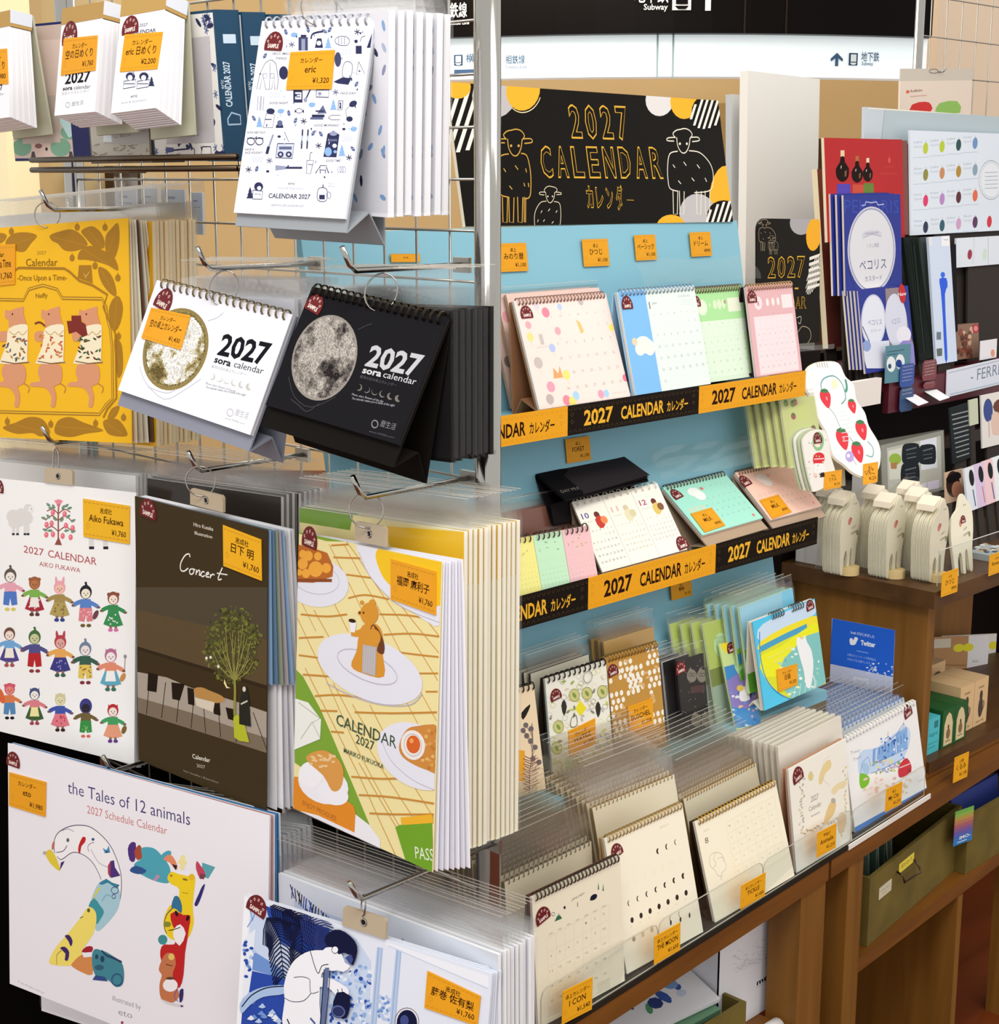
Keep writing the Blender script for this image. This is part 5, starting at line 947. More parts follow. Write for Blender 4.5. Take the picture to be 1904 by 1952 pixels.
a.ell(1065, 1270, 62, 80, BK); a.ring(1065, 1262, 72, 84, 5, '#8a6a6a', n=20); a.ell(1050, 1255, 26, 34, '#3a4a8a'); a.poly([(940, 780), (1560, 985), (1560, 1060), (940, 800)], '#eef1f9'); a.line([(950, 800), (1555, 1062)], 4, '#c2cfe8')
a.line([(350, 1240), (365, 1275)], 9, BK); a.line([(490, 1235), (520, 1270)], 14, '#3f5f9c')
a.mb.build('cover', by.root); sample_sticker(by, 'c8', 158, 560, 118, -16); price_sticker(by, 'c8', [(1188, 955), (1510, 1108), (1490, 1290), (1170, 1178)], ['志成社', '藤巻 佐有梨', '¥1,760'])
page_fan(by, 5, .0012, side=.006, spread=.006, flare=.012, cols=('#f3f5fb', '#dfe5f2'))
x_, y_ = by.loc(*cp('c8', (815, 655))[0]); header_tab(by, x_, y_, .056, .022, z=.002); x_, y_ = by.loc(*cp('c8', (812, 552))[0]); hanging_ring(by, x_, y_, .004, z=.003, ry=.012, tilt=.4)
def boy_back(a, c):
    a.poly([(.08, .12), (.42, .12), (.42, 1), (.08, 1)], '#c9d8f0'); R = random.Random(8)
    for k in range(26): x, y = R.uniform(.1, .4), R.uniform(.13, .3); a.line([(x, y), (x+.03, y+.08), (x+.02, y+.14)], .006, BK, 2)
    for x in (.52, .6, .82): a.line([(x, .1), (x-.01, .9)], .012, '#aabfe2')
    for i in range(26): x, y = .06+.012*i, .04+.006*i; a.line([(x, y), (x+R.uniform(-.02, .03), y+.07)], .005, R.choice([BK, B1]))
p = pack_card('bagged_calendar', cp('c8', (290, 335), (1640, 880), (1620, 2000), (280, 1500)), 'X', 1.03, .0046, '#e6ebf6', boy_back, '#fbfbfd', top=.04, fit_kw=dict(sig=(.004, .015, .01)))
stack(p, 9, (.0062, .0, 0), '{} clear bagged blue drawing calendar behind the boy with camera', 'calendar', 'bagged photographer calendars', yaw=.008)
# ================================================================== THE CALENDAR SHELF
XL, XE, YU, YL, YC = 1.262, 2.187, 1.45, 1.426, 1.225
ZC = .618
BLUE = mat('#84b9cb', 0.6)
unit = empty('calendar_shelf', Matrix.Translation((1.72, 1.45, 0)), 'pale blue stepped display stand with two narrow ledges of desk calendars', 'display stand')
def U(p): return (p[0]-1.72, p[1]-1.45, p[2])
def ub(a, b, m, name):
    return MB().box(U(a), U(b), m).build(name, unit)
pt, pb = P(1405, 425, X=XE), P(1480, 1130, X=XE); sl = (pb[1]-pt[1])/(pb[2]-pt[2])
def by_(z): return pt[1]+sl*(z-pt[2])
mb = MB(); z0, z1 = .80, pt[2]+.004
mb.hexa([U((XL, by_(z0), z0)), U((XE, by_(z0), z0)), U((XE, by_(z0)+.012, z0)), U((XL, by_(z0)+.012, z0))], [U((XL, by_(z1), z1)), U((XE, by_(z1), z1)), U((XE, by_(z1)+.012, z1)), U((XL, by_(z1)+.012, z1))], BLUE)
mb.build('backboard', unit)
ub((XL, YU+.002, 1.320), (XE, by_(1.33)-.001, 1.330), BLUE, 'ledge'); ub((XL, YL+.002, 1.066), (XE, by_(1.08)-.001, 1.076), BLUE, 'ledge')
ub((XL, 1.378, .795), (XE, 1.50, .812), BLUE, 'ledge'); ub((XL, 1.378, .64), (XE, 1.390, .795), mat('#7a6c52'), 'riser')
def strip(Y, zt_, zb_, x0, x1, dark):
    L = float(x1-x0); h = zt_-zb_
    c = Card(None, None, None, th=np.array([(x0+x1)/2, Y, (zt_+zb_)/2, 0, 0, 0, L, h]), face='Y'); mb = sheet(c, .0016, '#1c1510' if dark else '#efa60e'); a = Art(c, 'uv', mb=mb)
    fg = '#f0b428' if dark else '#2a130a'; dc = '#4a3a16' if dark else '#d98f0c'
    a.text('2027', (.115, .73), (.325, .73), .50, fg, .03); a.text('CALENDAR', (.385, .73), (.715, .73), .44, fg, .025); a.text('カレンダー', (.74, .71), (.91, .71), .30, fg, .02)
    for v, s_ in ((.06, 1), (.94, -1)):
        for i in range(30): u = .02+.0335*i; a.line([(u-.009, v), (u-.006, v+s_*.09), (u+.006, v+s_*.09), (u+.009, v)], .0022, dc, 2)
    for v in (.3, .55): a.line([(.955, v-.06), (.968, v), (.957, v+.07), (.945, v)], .003, dc, 0, True); a.line([(.03, v-.06), (.043, v), (.032, v+.07), (.02, v)], .003, dc, 0, True)
    o = mb.build('header_strip', unit); o.matrix_local = Matrix.Translation(U((0, 0, 0))) @ c.M; o['label'] = ('black' if dark else 'orange')+' printed strip reading 2027 CALENDAR'
def X_(px, py, Y): return float(P(px, py, Y=Y)[0])
x1, x2, x3 = X_(1082, 800, YU), X_(1332, 762, YU), X_(1535, 733, YU); zt1, zb1 = 1.3435, 1.302
strip(YU, zt1, zb1, max(XL, x1-(x2-x1)), x1, False); strip(YU, zt1, zb1, x1, x2, True); strip(YU, zt1, zb1, x2, x3, False)
x1, x2, x3 = X_(1121, 1130, YL), X_(1364, 1062, YL), X_(1558, 1010, YL); zt2, zb2 = 1.0985, 1.052
strip(YL, zt2, zb2, max(XL, x1-(x2-x1)), x1, True); strip(YL, zt2, zb2, x1, x2, False); strip(YL, zt2, zb2, x2, x3, True)

# header board
bn = Card('header_board', 'black header board with sheep line drawings reading 2027 CALENDAR above the shelf', 'sign', [(852, 158), (1365, 190), (1400, 425), (885, 430)], 'Y', 1.592, edge='b', tilt=-.14, sig=(.02, .05, .03))
mb = MB(); mb.box((-bn.w/2, 0, -.006), (bn.w/2, bn.h, 0), mat('#efe6cf')); mb.box((-bn.w/2, 0, 0), (bn.w/2, bn.h, .0004), mat('#14110e', 0.35))
a = Art(bn, 'r1', .0005, mb); GD = '#d9a62a'; OG = '#f0ac1c'
def stripes(cx, cy, rx, ry, n=7):
    a.ell(cx, cy, rx, ry, '#17130f', 15)
    for i in range(-n, n+1):
        x = i*rx/n*1.05
        if abs(x) > rx*.95 or i % 2: continue
        hh = ry*math.sqrt(1-(x/rx)**2); w = rx/n*.95
        a.poly([(cx+x-w/2+hh*.3, cy-hh*.95), (cx+x+w/2+hh*.3, cy-hh*.95), (cx+x+w/2-hh*.3, cy+hh*.95), (cx+x-w/2-hh*.3, cy+hh*.95)], '#ece7dd')
stripes(75, 415, 88, 115, 6); a.ell(165, 330, 75, 78, '#b9b4b4', 20); a.ell(265, 310, 58, 72, OG, 10); a.ring(268, 312, 60, 76, 3, '#e9dcb0', 10, a0=10, a1=120); a.ell(40, 300, 45, 40, OG)
a.ell(735, 345, 48, 55, '#d9d5d4'); a.ell(820, 350, 48, 60, OG); stripes(905, 385, 60, 62, 7); a.ell(950, 665, 42, 95, OG, 8); a.ell(865, 735, 62, 68, '#b9b5b6'); stripes(960, 745, 62, 55, 7); a.ell(775, 785, 52, 46, OG)
for t, p0, p1, h in (('2027', (425, 472), (640, 478), 108), ('CALENDAR', (325, 608), (757, 612), 102), ('カレンダー', (482, 712), (652, 718), 62)):
    n = len(t); q = lambda k: tuple(p0[i]+(p1[i]-p0[i])*k for i in (0, 1)); f = .72
    for i, ch in enumerate(t):
        l0, l1 = q((i+(1-f)/2)/n), q((i+(1+f)/2)/n)
        if ch == 'ー': l0, l1 = (l0[0], l0[1]-24), (l1[0], l1[1]-24)
        a.text(ch, l0, l1, 8 if ch == 'ー' else h, GD, .03)
        if ch != 'ー': a.text(ch, *[(p[0], p[1]-h*.022) for p in (q((i+(1-f*.88)/2)/n), q((i+(1+f*.88)/2)/n))], h*.955, '#14110e', .006)
def sheep_line(x, y, s, col, flip=1, bw=1.0):
    f = lambda pts: [(x+flip*(px if px < 30 or py < -20 else 30+(px-30)*bw)*s, y+py*s) for px, py in pts]
    a.line(f([(-30, -60), (-40, -75), (-28, -88), (-12, -92), (5, -95), (22, -88), (32, -72), (24, -58)]), 4*s, col, 4); a.line(f([(-26, -62), (-22, -30), (-8, -6), (8, -6), (20, -30), (24, -60)]), 4*s, col, 4)
    a.line(f([(-30, -62), (-58, -60), (-62, -50), (-36, -48)]), 4*s, col, 3); a.line(f([(28, -62), (54, -62), (58, -50), (32, -46)]), 4*s, col, 3); a.ell(*f([(-14, -38)])[0], 4*s, 5*s, col, n=8); a.ell(*f([(12, -38)])[0], 4*s, 5*s, col, n=8)
    a.line(f([(-22, -10), (-52, 0), (-60, 50), (-58, 100), (-50, 130), (-20, 140)]), 4*s, col, 4); a.line(f([(20, -12), (60, -5), (95, 30), (110, 70), (108, 120), (90, 140), (40, 145)]), 4*s, col, 4)
    for p in ([(-40, 40), (-32, 52)], [(0, 30), (10, 44)], [(50, 40), (60, 54)], [(30, 90), (40, 102)], [(-20, 100), (-10, 112)], [(80, 90), (86, 104)]): a.line(f(p), 4*s, col)
    for lx in ((-40, -16, 48, 80) if bw > .6 else (-44, -22, 8, 32)): a.line(f([(lx, 138), (lx+2, 225), (lx+16, 226), (lx+18, 140)]), 4*s, col)
sheep_line(238, 540, 1.0, '#c99a3c', 1, .3); sheep_line(358, 700, .62, '#dccfae', -1, .7); sheep_line(818, 530, .92, '#e6dfcc')
mb.build('board', bn.root)

# ---------------------------------------------------------------- desk calendars on the ledges
def month(a, u0, v0, u1, v1, start, days, col, h=.03, rows=5, lines=None, week=True, dy=0.0):
    cw, rh = (u1-u0)/7, (v1-v0)/rows
    if week:
        for i, t in enumerate('SMTWTFS'): a.textc(t, (u0+cw*(i+.5), v0-rh*.25), h*.75, col)
    for d in range(1, days+1):
        k = start+d-1; r = k//7
        if r >= rows: break
        a.textc(str(d), (u0+cw*(k % 7+.5), v0+rh*(r+.55)), h, col)
    if lines:
        for r in range(rows+1): a.line([(u0, v0+rh*r), (u1, v0+rh*r)], .0025, lines)
        for i in range(8): a.line([(u0+cw*i, v0), (u0+cw*i, v1)], .0025, lines)
def desk(label, crop, quad, Y, paper, draw, nspi, scol, tilt=-.25, board='#a58f78', depth=.045, lip=0.0, gp='desk calendars on the blue ledges', stick=None, price=None, wire=.0006, spr=.0055, spx=.46, pages=('#f3f0ea', '#e5e0d6'), sig=(.12, .12, .06), quad_px=False, npg=5):
    c = Card('desk_calendar', label, 'calendar', cp(crop, *quad), 'Y', Y, gp, tilt=tilt, edge='b', sig=sig)
    a = Art(c, 'uv', mb=sheet(c, paper=paper)); draw(a, c); a.sp = 'uv'
    if nspi: holes(a, nspi, .5-spx, .5+spx, .035, '#8a8378')
    a.mb.build('cover', c.root); page_fan(c, npg, .0008, cols=pages); easel(c, depth, lip, board, zf=-.0014-.0008*npg-.0004)
    if nspi: spiral(c, nspi, -c.w*spx, c.w*spx, spr, wire, scol)
    if stick: sample_sticker(c, crop, *stick)
    if price: price_sticker(c, crop, *price)
    return c
def dr_balloon(a, c):
    R = random.Random(5)
    month(a, .30, .22, .98, .92, 5, 31, '#a8a09c', .028, 5)
    a.text('1', (.17, .42), (.21, .42), .10, '#c9bfb8'); a.text('JANUARY', (.12, .45), (.26, .45), .018, '#c9bfb8')
    for x, y, r, col in ((.30, .13, .040, '#e8889c'), (.46, .09, .026, '#b9cdea'), (.70, .06, .028, '#c3b6b6'), (.38, .31, .032, '#f0a9b2'), (.28, .46, .034, '#b4c3ea'), (.09, .23, .03, '#f0a9b2'), (.08, .34, .034, '#f7dd8a'), (.1, .58, .045, '#c9bcb8'), (.36, .72, .038, '#fae07a'), (.17, .81, .042, '#f2a0b4'), (.13, .92, .040, '#bfb0b0'), (.30, .95, .04, '#f08a9a'), (.36, .97, .038, '#fae07a'), (.41, .92, .035, '#a9d3ea'), (.68, .94, .034, '#f2a0b4'), (.74, .94, .03, '#a9cfea'), (.99, .82, .03, '#f07a92'), (.97, .33, .03, '#fbe07c'), (.22, .07, .025, '#dcd2e2')):
        a.ell(x, y, r, r*1.2, col); a.line([(x, y+r*1.2), (x+.008, y+r*1.2+.05)], .003, '#d9c6b8')
    a.poly([(.60, .22), (.64, .25), (.66, .34), (.62, .36)], '#efc27a'); a.poly([(.24, .64), (.28, .70), (.31, .63), (.32, .74), (.22, .74)], '#e9a56a'); a.text('GREETING LIFE', (.80, .955), (.96, .955), .012, '#c9bdb6')
bl = desk('pale pink desk calendar with scattered balloons, left on the upper ledge', 'r2', [(145, 470), (680, 415), (820, 1020), (300, 1085)], 1.46, '#f9e0d8', dr_balloon, 26, '#b08a7a', stick=(222, 530, 70, 0), board='#a5724e', depth=.05)
p = pack_card('bagged_calendar', cp('r2', (100, 430), (640, 385), (780, 1010), (260, 1085)), 'Y', 1.514, .005, '#f3d3c9', lambda a, c: [a.ell(x, y, .04, .05, col) for x, y, col in ((.05, .2, '#f0a9b2'), (.08, .34, '#f7dd8a'), (.06, .6, '#8c7c78'), (.1, .8, '#f2a0b4'))], '#b58f74', top=.012, fit_kw=dict(sig=(.03, .05, .03), tilt=-.28, edge='b'))
stack(p, 3, (-.012, .0085, 0), '{} clear bagged pink balloon calendar behind the sample on the upper ledge', 'calendar', 'bagged balloon calendars')
def dr_sheep(a, c):
    a.rect_(0, 0, .335, 1, '#7fbdf0'); a.ell(.205, .53, .105, .085, '#eef4e6'); a.ell(.15, .57, .06, .06, '#eef4e6'); a.ell(.27, .56, .07, .08, '#eef4e6'); a.ell(.1, .49, .035, .038, '#e2d3b0'); a.text('1', (.36, .19), (.375, .19), .07, '#77868a'); a.text('JAN', (.40, .15), (.46, .15), .022, '#77868a')
    month(a, .36, .29, .985, .97, 5, 31, '#93a3a0', .026, 6); a.text('SCHEDULE', (.76, .10), (.92, .10), .02, '#a9b6b2')
    for i in range(3): a.line([(.78, .13+.025*i), (.95, .13+.025*i)], .003, '#cfd9d6')
desk('white and sky blue desk calendar with one round sheep on the upper ledge', 'r2', [(745, 410), (1190, 380), (1280, 940), (855, 1010)], 1.452, '#e3f0ea', dr_sheep, 20, '#a3b4c8', stick=(802, 476, 62, 0), board='#9fc6e0', depth=.05)
def dr_green(a, c):
    a.rect_(0, 0, 1, .35, '#aee3a0'); month(a, .10, .42, .97, .96, 5, 31, '#a8bdb0', .026, 5, '#d3e3d4'); a.ell(.2, .2, .09, .085, '#e3f0d9'); a.rect_(.68, .12, .92, .27, '#e8eed8'); a.poly([(.92, .5), (1, .5), (1, 1), (.92, 1)], '#c9efb0')
    for x, r in ((.34, .02), (.44, .05), (.52, .055), (.6, .05)): a.ell(x, .18, r*.7, r, '#dcebc9')
    a.ell(.63, .16, .02, .02, '#b98a7a')
desk('mint green topped desk calendar between the sheep and the pink one', 'r2', [(1150, 400), (1470, 376), (1525, 900), (1235, 940)], 1.475, '#e0f2dc', dr_green, 20, '#8a7a5a', stick=(1200, 468, 50, 0), board='#2c2a30', depth=.05)
def dr_pinkgrid(a, c):
    a.rect_(.09, .34, .94, .985, '#f3e0e3'); month(a, .1, .36, .93, .97, 5, 31, '#b3a3aa', .024, 5, '#dcc9cf'); a.ell(.22, .19, .085, .075, '#f3dfe0'); a.rect_(.73, .12, .96, .27, '#f3e3e3')
    for x in (.42, .54, .65): a.ell(x, .19, .03, .045, '#f6e9e4')
    a.text('1', (.2, .22), (.24, .22), .05, '#d79aa4')
desk('dusty pink desk calendar with a ruled month, right on the upper ledge', 'r2', [(1480, 385), (1755, 360), (1805, 868), (1550, 902)], 1.46, '#e2b3b8', dr_pinkgrid, 17, '#c09a72', stick=(1522, 442, 54, 0), board='#2a2026', depth=.05)
# empty film lying over the packs
def flap(label, crop, quad, Y, tilt=-.9, n=3, nm='film_bag'):
    c = Card(nm, label, 'film bag', cp(crop, *quad), 'Y', Y, 'loose film bags on the shelf', tilt=tilt, edge='b', sig=(.1, .15, .1)); mb = MB(); R = random.Random(len(label))
    nx, ny = 9, 5; vs, fs = [], []
    for j in range(ny+1):
        for i in range(nx+1): vs.append((-c.w/2+c.w*i/nx, c.h*j/ny, R.uniform(-.003, .003)+.004*math.sin(i*.9)))
    for j in range(ny):
        for i in range(nx): k = j*(nx+1)+i; fs.append((k, k+1, k+nx+2, k+nx+1))
    mb.add(vs, fs, HAZE); mb.build('film_sheet', c.root); return c
flap('crumpled clear film over the two right calendars of the upper ledge', 'r2', [(870, 235), (1470, 205), (1600, 335), (880, 380)], 1.50)
flap('crumpled clear film over the mint and peach calendars of the lower ledge', 'r3', [(890, 110), (1480, 25), (1600, 160), (920, 290)], 1.475)
# lower ledge
def pads(label, quad, crop, Y, cols, draw, nsp, scol, tilt, stick=None):
    c = Card('desk_calendar', label, 'calendar', cp(crop, *quad), 'Y', Y, 'desk calendars on the blue ledges', tilt=tilt, edge='b', sig=(.15, .15, .06))
    n = len(cols); easel(c, .05, .004, '#8f7a66', zf=-.002)
    for i, col in enumerate(cols):
        mb = MB(); x0, x1 = -c.w/2+c.w*i/n, -c.w/2+c.w*(i+1)/n-.0008
        mb.box((x0, 0, -.0018), (x1, c.h, 0), mat(col)); a = Art(c, 'uv', mb=mb, rect=(x0, 0, x1, c.h)); draw(a, i, i/n, (i+1)/n); o = mb.build('month_pad', c.root)
        sp = spiral(c, nsp, x0+(x1-x0)*.14, x1-(x1-x0)*.14, .006, .0006, scol); sp.parent = o
    if stick: sample_sticker(c, crop, *stick)
    return c
def dr_leafpad(a, i, u0, u1):
    w = u1-u0; month(a, u0+.06*w, .50, u1-.06*w, .95, 5, 31, '#a7a896', .022, 5)
    R = random.Random(i+3)
    for k in range(7): leaf(a, u0+w*R.uniform(.3, .8), R.uniform(.14, .36), .04, .018, R.uniform(0, 180), ['#b9c47a', '#8fbf9a', '#b9b06a'][i])
    a.text(str(i+1), (u0+.12*w, .3), (u0+.17*w, .3), .05, '#9a9a8a')
pads('yellow, green and pink three-part desk calendar at the left of the lower ledge', [(20, 640), (530, 545), (572, 862), (90, 965)], 'r3', 1.436, ['#f3ec8f', '#c5ecc8', '#f0c3c6'], dr_leafpad, 5, '#6d5a52', -.2)
def dr_people(a, i, u0, u1):
    w = u1-u0; month(a, u0+.06*w, .48, u1-.06*w, [.93, .86, .8][i], 4, 31, '#4a453c' if i == 0 else '#a89f88', .03, 5)
    a.text(str(10+i), (u0+.1*w, .26), (u0+.34*w, .26), .075, ['#6a5aa0', '#e8b7b2', '#b04a72'][i], .02); a.text(['October', 'November', 'December'][i], (u0+.1*w, .32), (u0+.4*w, .32), .022, '#c9bfae')
    x, y = u0+.62*w, .30; b = ['#c8372a', '#e6dcb9', '#e2c46a'][i]
    a.ell(x-.03*w, y-.06, .09*w, .045, '#6a2b22' if i != 1 else '#d6c9a6'); a.poly([(x-.15*w, y), (x+.06*w, y-.04), (x+.1*w, y+.1), (x-.1*w, y+.13)], b, 2); a.ell(x+.13*w, y+.03, .11*w, .055, ['#ef8a52', '#d9cfa6', '#8a5a3a'][i])
pads('white three-part desk calendar showing the months ten, eleven and twelve', [(430, 418), (905, 300), (1100, 690), (592, 815)], 'r3', 1.436, ['#f4f0e4', '#f6f1e4', '#f7f1e6'], dr_people, 4, '#e9e6dd', -.35, stick=(1058, 650, 70, 5))
p = pack_card('bagged_calendar', cp('r3', (60, 480), (440, 400), (520, 840), (110, 930)), 'Y', 1.488, .005, '#7a4a3a', None, '#8a5a48', top=.02, film_m=HAZE, fit_kw=dict(sig=(.05, .1, .05), tilt=-.2, edge='b'))
stack(p, 3, (-.001, .007, .0), '{} clear bagged brown-edged calendar behind the three-colour calendar', 'calendar', 'bagged three-colour calendars')
bk = Card('desk_calendar', 'black folded desk calendar lying back behind the white three-part one', 'calendar', cp('r3', (215, 250), (702, 153), (860, 278), (388, 398)), 'Y', 1.482, 'desk calendars on the blue ledges', tilt=-.95, edge='b', sig=(.15, .15, .08))
a = Art(bk, 'r3', mb=sheet(bk, paper='#0e0c0f')); a.poly([(740, 265), (750, 240), (785, 238), (812, 262)], '#e6e1d8', 2); a.line([(515, 212), (545, 196), (580, 190)], 8, '#cfc8b8', 3); a.text('DAY MUSIC 2027', (368, 362), (560, 318), 12, '#77706a'); a.mb.build('cover', bk.root); easel(bk, .045, .002, '#1a1618', zf=-.0014); page_fan(bk, 2, .0006, cols=('#2a2528',), flare=-.01)
def dr_mint(a, c, base, acc):
    month(a, .34, .22, .97, .95, 5, 31, '#8fa9a4' if acc == '#e07a72' else '#b3a8a4', .034, 6); a.ell(.36, .22, .09, .09, '#eef3ee' if acc == '#e07a72' else '#f4e6e2'); a.ell(.4, .3, .08, .1, '#f2f5f0' if acc == '#e07a72' else '#f6e9e4'); a.ell(.5, .19, .025, .03, acc)
    for x in (.13, .22, .31): a.ell(x, .52, .035, .04, '#cfd9c0' if acc == '#e07a72' else '#efc4b4')
    a.ell(.9, .9, .02, .03, acc)
desk('mint green desk calendar leaning far back with an orange slip, on the lower ledge', 'r3', [(945, 330), (1300, 245), (1525, 505), (1175, 605)], 1.44, '#a8e6d2', lambda a, c: dr_mint(a, c, 0, '#e07a72'), 19, '#6a5a48', tilt=-.75, board='#b39a80', lip=.018, depth=.05, stick=(1024, 368, 64, 8), price=([(1108, 480), (1228, 445), (1308, 548), (1190, 588)], ['卓上', 'MILK', '¥990']), sig=(.15, .2, .1))
desk('peach pink desk calendar leaning far back at the right end of the lower ledge', 'r3', [(1360, 240), (1665, 180), (1862, 432), (1570, 522)], 1.44, '#f9cdbb', lambda a, c: dr_mint(a, c, 0, '#f2a89a'), 19, '#8a6a52', tilt=-.75, board='#b39a84', lip=.018, depth=.05, stick=(1420, 292, 62, 8), price=([(1505, 402), (1612, 370), (1690, 470), (1580, 510)], ['卓上', 'MILK', '¥990']), sig=(.15, .2, .1))

# ---------------------------------------------------------------- orange slips pinned to the blue board
def board_slip(crop, quad, lines, label, z=.002):
    c = Card('price_slip', label, 'price slip', cp(crop, *quad), 'Y', 1.5, 'orange price slips on the blue board', tilt=-.14, edge='c', sig=(.03, .03, .1))
    zc = c.o[2]+c.h/2; q = P(*np.mean(cp(crop, *quad), 0), Y=by_(zc)-.004); k = (q-CAM)@FW/((c.o+c.v*c.h/2-CAM)@FW)
    c.w *= k; c.h *= k; c.o = q-c.v*c.h/2; c.M.translation = Vector(c.o); c.root.matrix_world = c.M
    price_art(c, [(-c.w/2, c.h), (c.w/2, c.h), (c.w/2, 0), (-c.w/2, 0)], lines, base=0.001, name='paper', parent=None, col='#e39c14')
board_slip('r2', [(60, 135), (220, 128), (228, 292), (75, 298)], ['卓上', 'みのり暦', '¥1,100'], 'orange slip left on the blue board, half hidden by the chrome post')
board_slip('r2', [(540, 112), (692, 104), (695, 262), (552, 268)], ['卓上', 'ひつじ', '¥1,100'], 'orange slip on the blue board above the balloon calendar')
board_slip('r2', [(840, 88), (962, 80), (970, 228), (852, 232)], ['卓上', 'ベーシック', '¥1,100'], 'orange slip on the blue board above the sheep calendar')
board_slip('r2', [(1160, 72), (1278, 64), (1288, 205), (1170, 210)], ['卓上', 'ドリーム', '¥990'], 'orange slip on the blue board furthest to the right')
board_slip('r3', [(385, 60), (525, 25), (528, 175), (392, 188)], ['卓上', 'FORET', '¥1,100'], 'orange slip under the black strip of the upper ledge')
board_slip('r3', [(985, 885), (1110, 852), (1112, 955), (1000, 978)], ['卓上', '動物', '¥1,100'], 'orange slip under the orange strip of the lower ledge')
board_slip('px', [(745, 484), (800, 484), (800, 500), (745, 500)], ['¥1,100'], 'orange slip on the blue board seen through the wire rack')

# ---------------------------------------------------------------- third step: tall calendars behind the bin
def tall(label, crop, quad, Y, paper, draw, nsp, scol, stick=None, price=None, board='#3a2f26', group='tall calendars on the third step', **k):
    return desk(label, crop, quad, Y, paper, draw, nsp, scol, tilt=-.1, board=board, depth=.03, gp=group, stick=stick, price=price, sig=(.12, .08, .08), **k)
def dr_plants(a, c):
    a.sp = 'r4'; a.poly([(100, 800), (150, 750), (140, 790), (110, 840)], '#2a2422', 2); a.poly([(85, 1010), (120, 1015), (118, 1190), (85, 1185)], '#e8a21c'); a.line([(160, 860), (165, 1000), (150, 1120), (145, 1260)], 6, '#6a4a4a', 3)
    for x, y in ((125, 870), (155, 890), (130, 930), (152, 960), (178, 995), (165, 1060), (200, 1080), (110, 900)): a.ell(x, y, 15, 16, '#6d6468', n=10); a.line([(160, y+60), (x, y)], 3, '#7a5a56')
    for k in range(14): y = 1060+14*k; a.line([(155, y), (185+k % 3*10, y-20)], 4, '#8a4a44'); a.line([(150, y), (118-k % 2*8, y-15)], 4, '#8a4a44')
tall('beige plant print calendar half hidden at the left end of the third step', 'r4', [(-60, 700), (172, 635), (238, 1235), (20, 1300)], 1.385, '#ecd6b2', dr_plants, 8, '#3a3430')
def dr_textile(a, c):
    a.sp = 'r4'; R = random.Random(14)
    for k in range(120):
        x, y = R.uniform(240, 620), R.uniform(560, 1170); col = R.choice(['#c9cc6a', '#9fae5a', '#dcd58a', '#bfbcc0', '#8f8a7a', '#d9d0c0', '#d8cfe0'])
        if R.random() < .5: leaf(a, x, y, 34, 16, R.uniform(0, 180), col)
        else: a.ring(x, y, 15, 15, 3, col, n=8)
    a.poly([(405, 775), (435, 730), (470, 775), (435, 820)], '#efe02a')
    for x, y in ((342, 770), (535, 780)): a.poly([(x-16, y-10), (x, y-45), (x+16, y-5), (x, y+48)], '#3a3630', 2)
    for x, y in ((400, 700), (472, 690), (310, 880), (300, 1000), (420, 1080), (560, 680)): a.ell(x, y, 30, 36, '#cfcb86', n=14); a.ring(x, y, 30, 36, 4, '#8f9450', n=14); leaf(a, x, y, 40, 20, 60, '#7f9a4a')
    a.poly([(355, 1050), (395, 1100), (370, 1130), (350, 1110)], '#bfe0a0')
    for k in range(8): q = k*.785; a.ell(560+38*math.cos(q), 960+38*math.sin(q), 16, 16, '#d6cfe0' if k % 2 else '#dfe6b0', n=6); a.ring(560+38*math.cos(q), 960+38*math.sin(q), 16, 16, 3, '#8a8690', n=6)
    a.line([(385, 830), (410, 815), (415, 870), (380, 880)], 5, '#4a463c', 3, True)
tx = tall('white calendar with a patterned plant print and an orange TEXTILE slip on the third step', 'r4', [(235, 622), (578, 485), (625, 1092), (282, 1190)], 1.405, '#f0eee0', dr_textile, 12, '#3a3430', stick=(296, 698, 62, 8), price=([(368, 905), (520, 830), (522, 975), (375, 1050)], ['カレンダー', 'TEXTILE', '¥1,300']))
hanging_ring(tx, *tx.loc(*cp('r4', (472, 595))[0]), .0085, .0005, z=.002)
def dr_bushel(a, c):
    a.sp = 'r4'
    for cx, cy, n in ((690, 560, 9), (750, 590, 12), (845, 480, 9), (640, 740, 10), (855, 610, 10), (660, 900, 8), (735, 650, 9), (875, 850, 6), (625, 620, 4)):
        for k in range(n): x, y = cx+(k % 3-1)*28+(k//3 % 2)*10, cy+(k//3-1)*38-(k % 3)*8; a.ell(x, y, 10, 16, '#f4efe2', n=10)
    R = random.Random(3)
    for k in range(26): x, y = R.uniform(610, 900), R.uniform(490, 1000); leaf(a, x, y, 32, 18, R.uniform(0, 180), '#d9b277')
    for k in range(8): a.line([(710+22*k, 975-6*k), (722+22*k, 970-6*k)], 7, '#ecd9b2')
tall('kraft brown calendar with white seed print next to the TEXTILE one', 'r4', [(582, 492), (868, 398), (930, 1000), (636, 1092)], 1.405, '#c08f3e', dr_bushel, 16, '#b08a4a', stick=(620, 560, 60, 8), price=([(705, 765), (845, 715), (850, 865), (715, 918)], ['カレンダー', 'BUSCHEL', '¥1,300']), board='#a57a34')
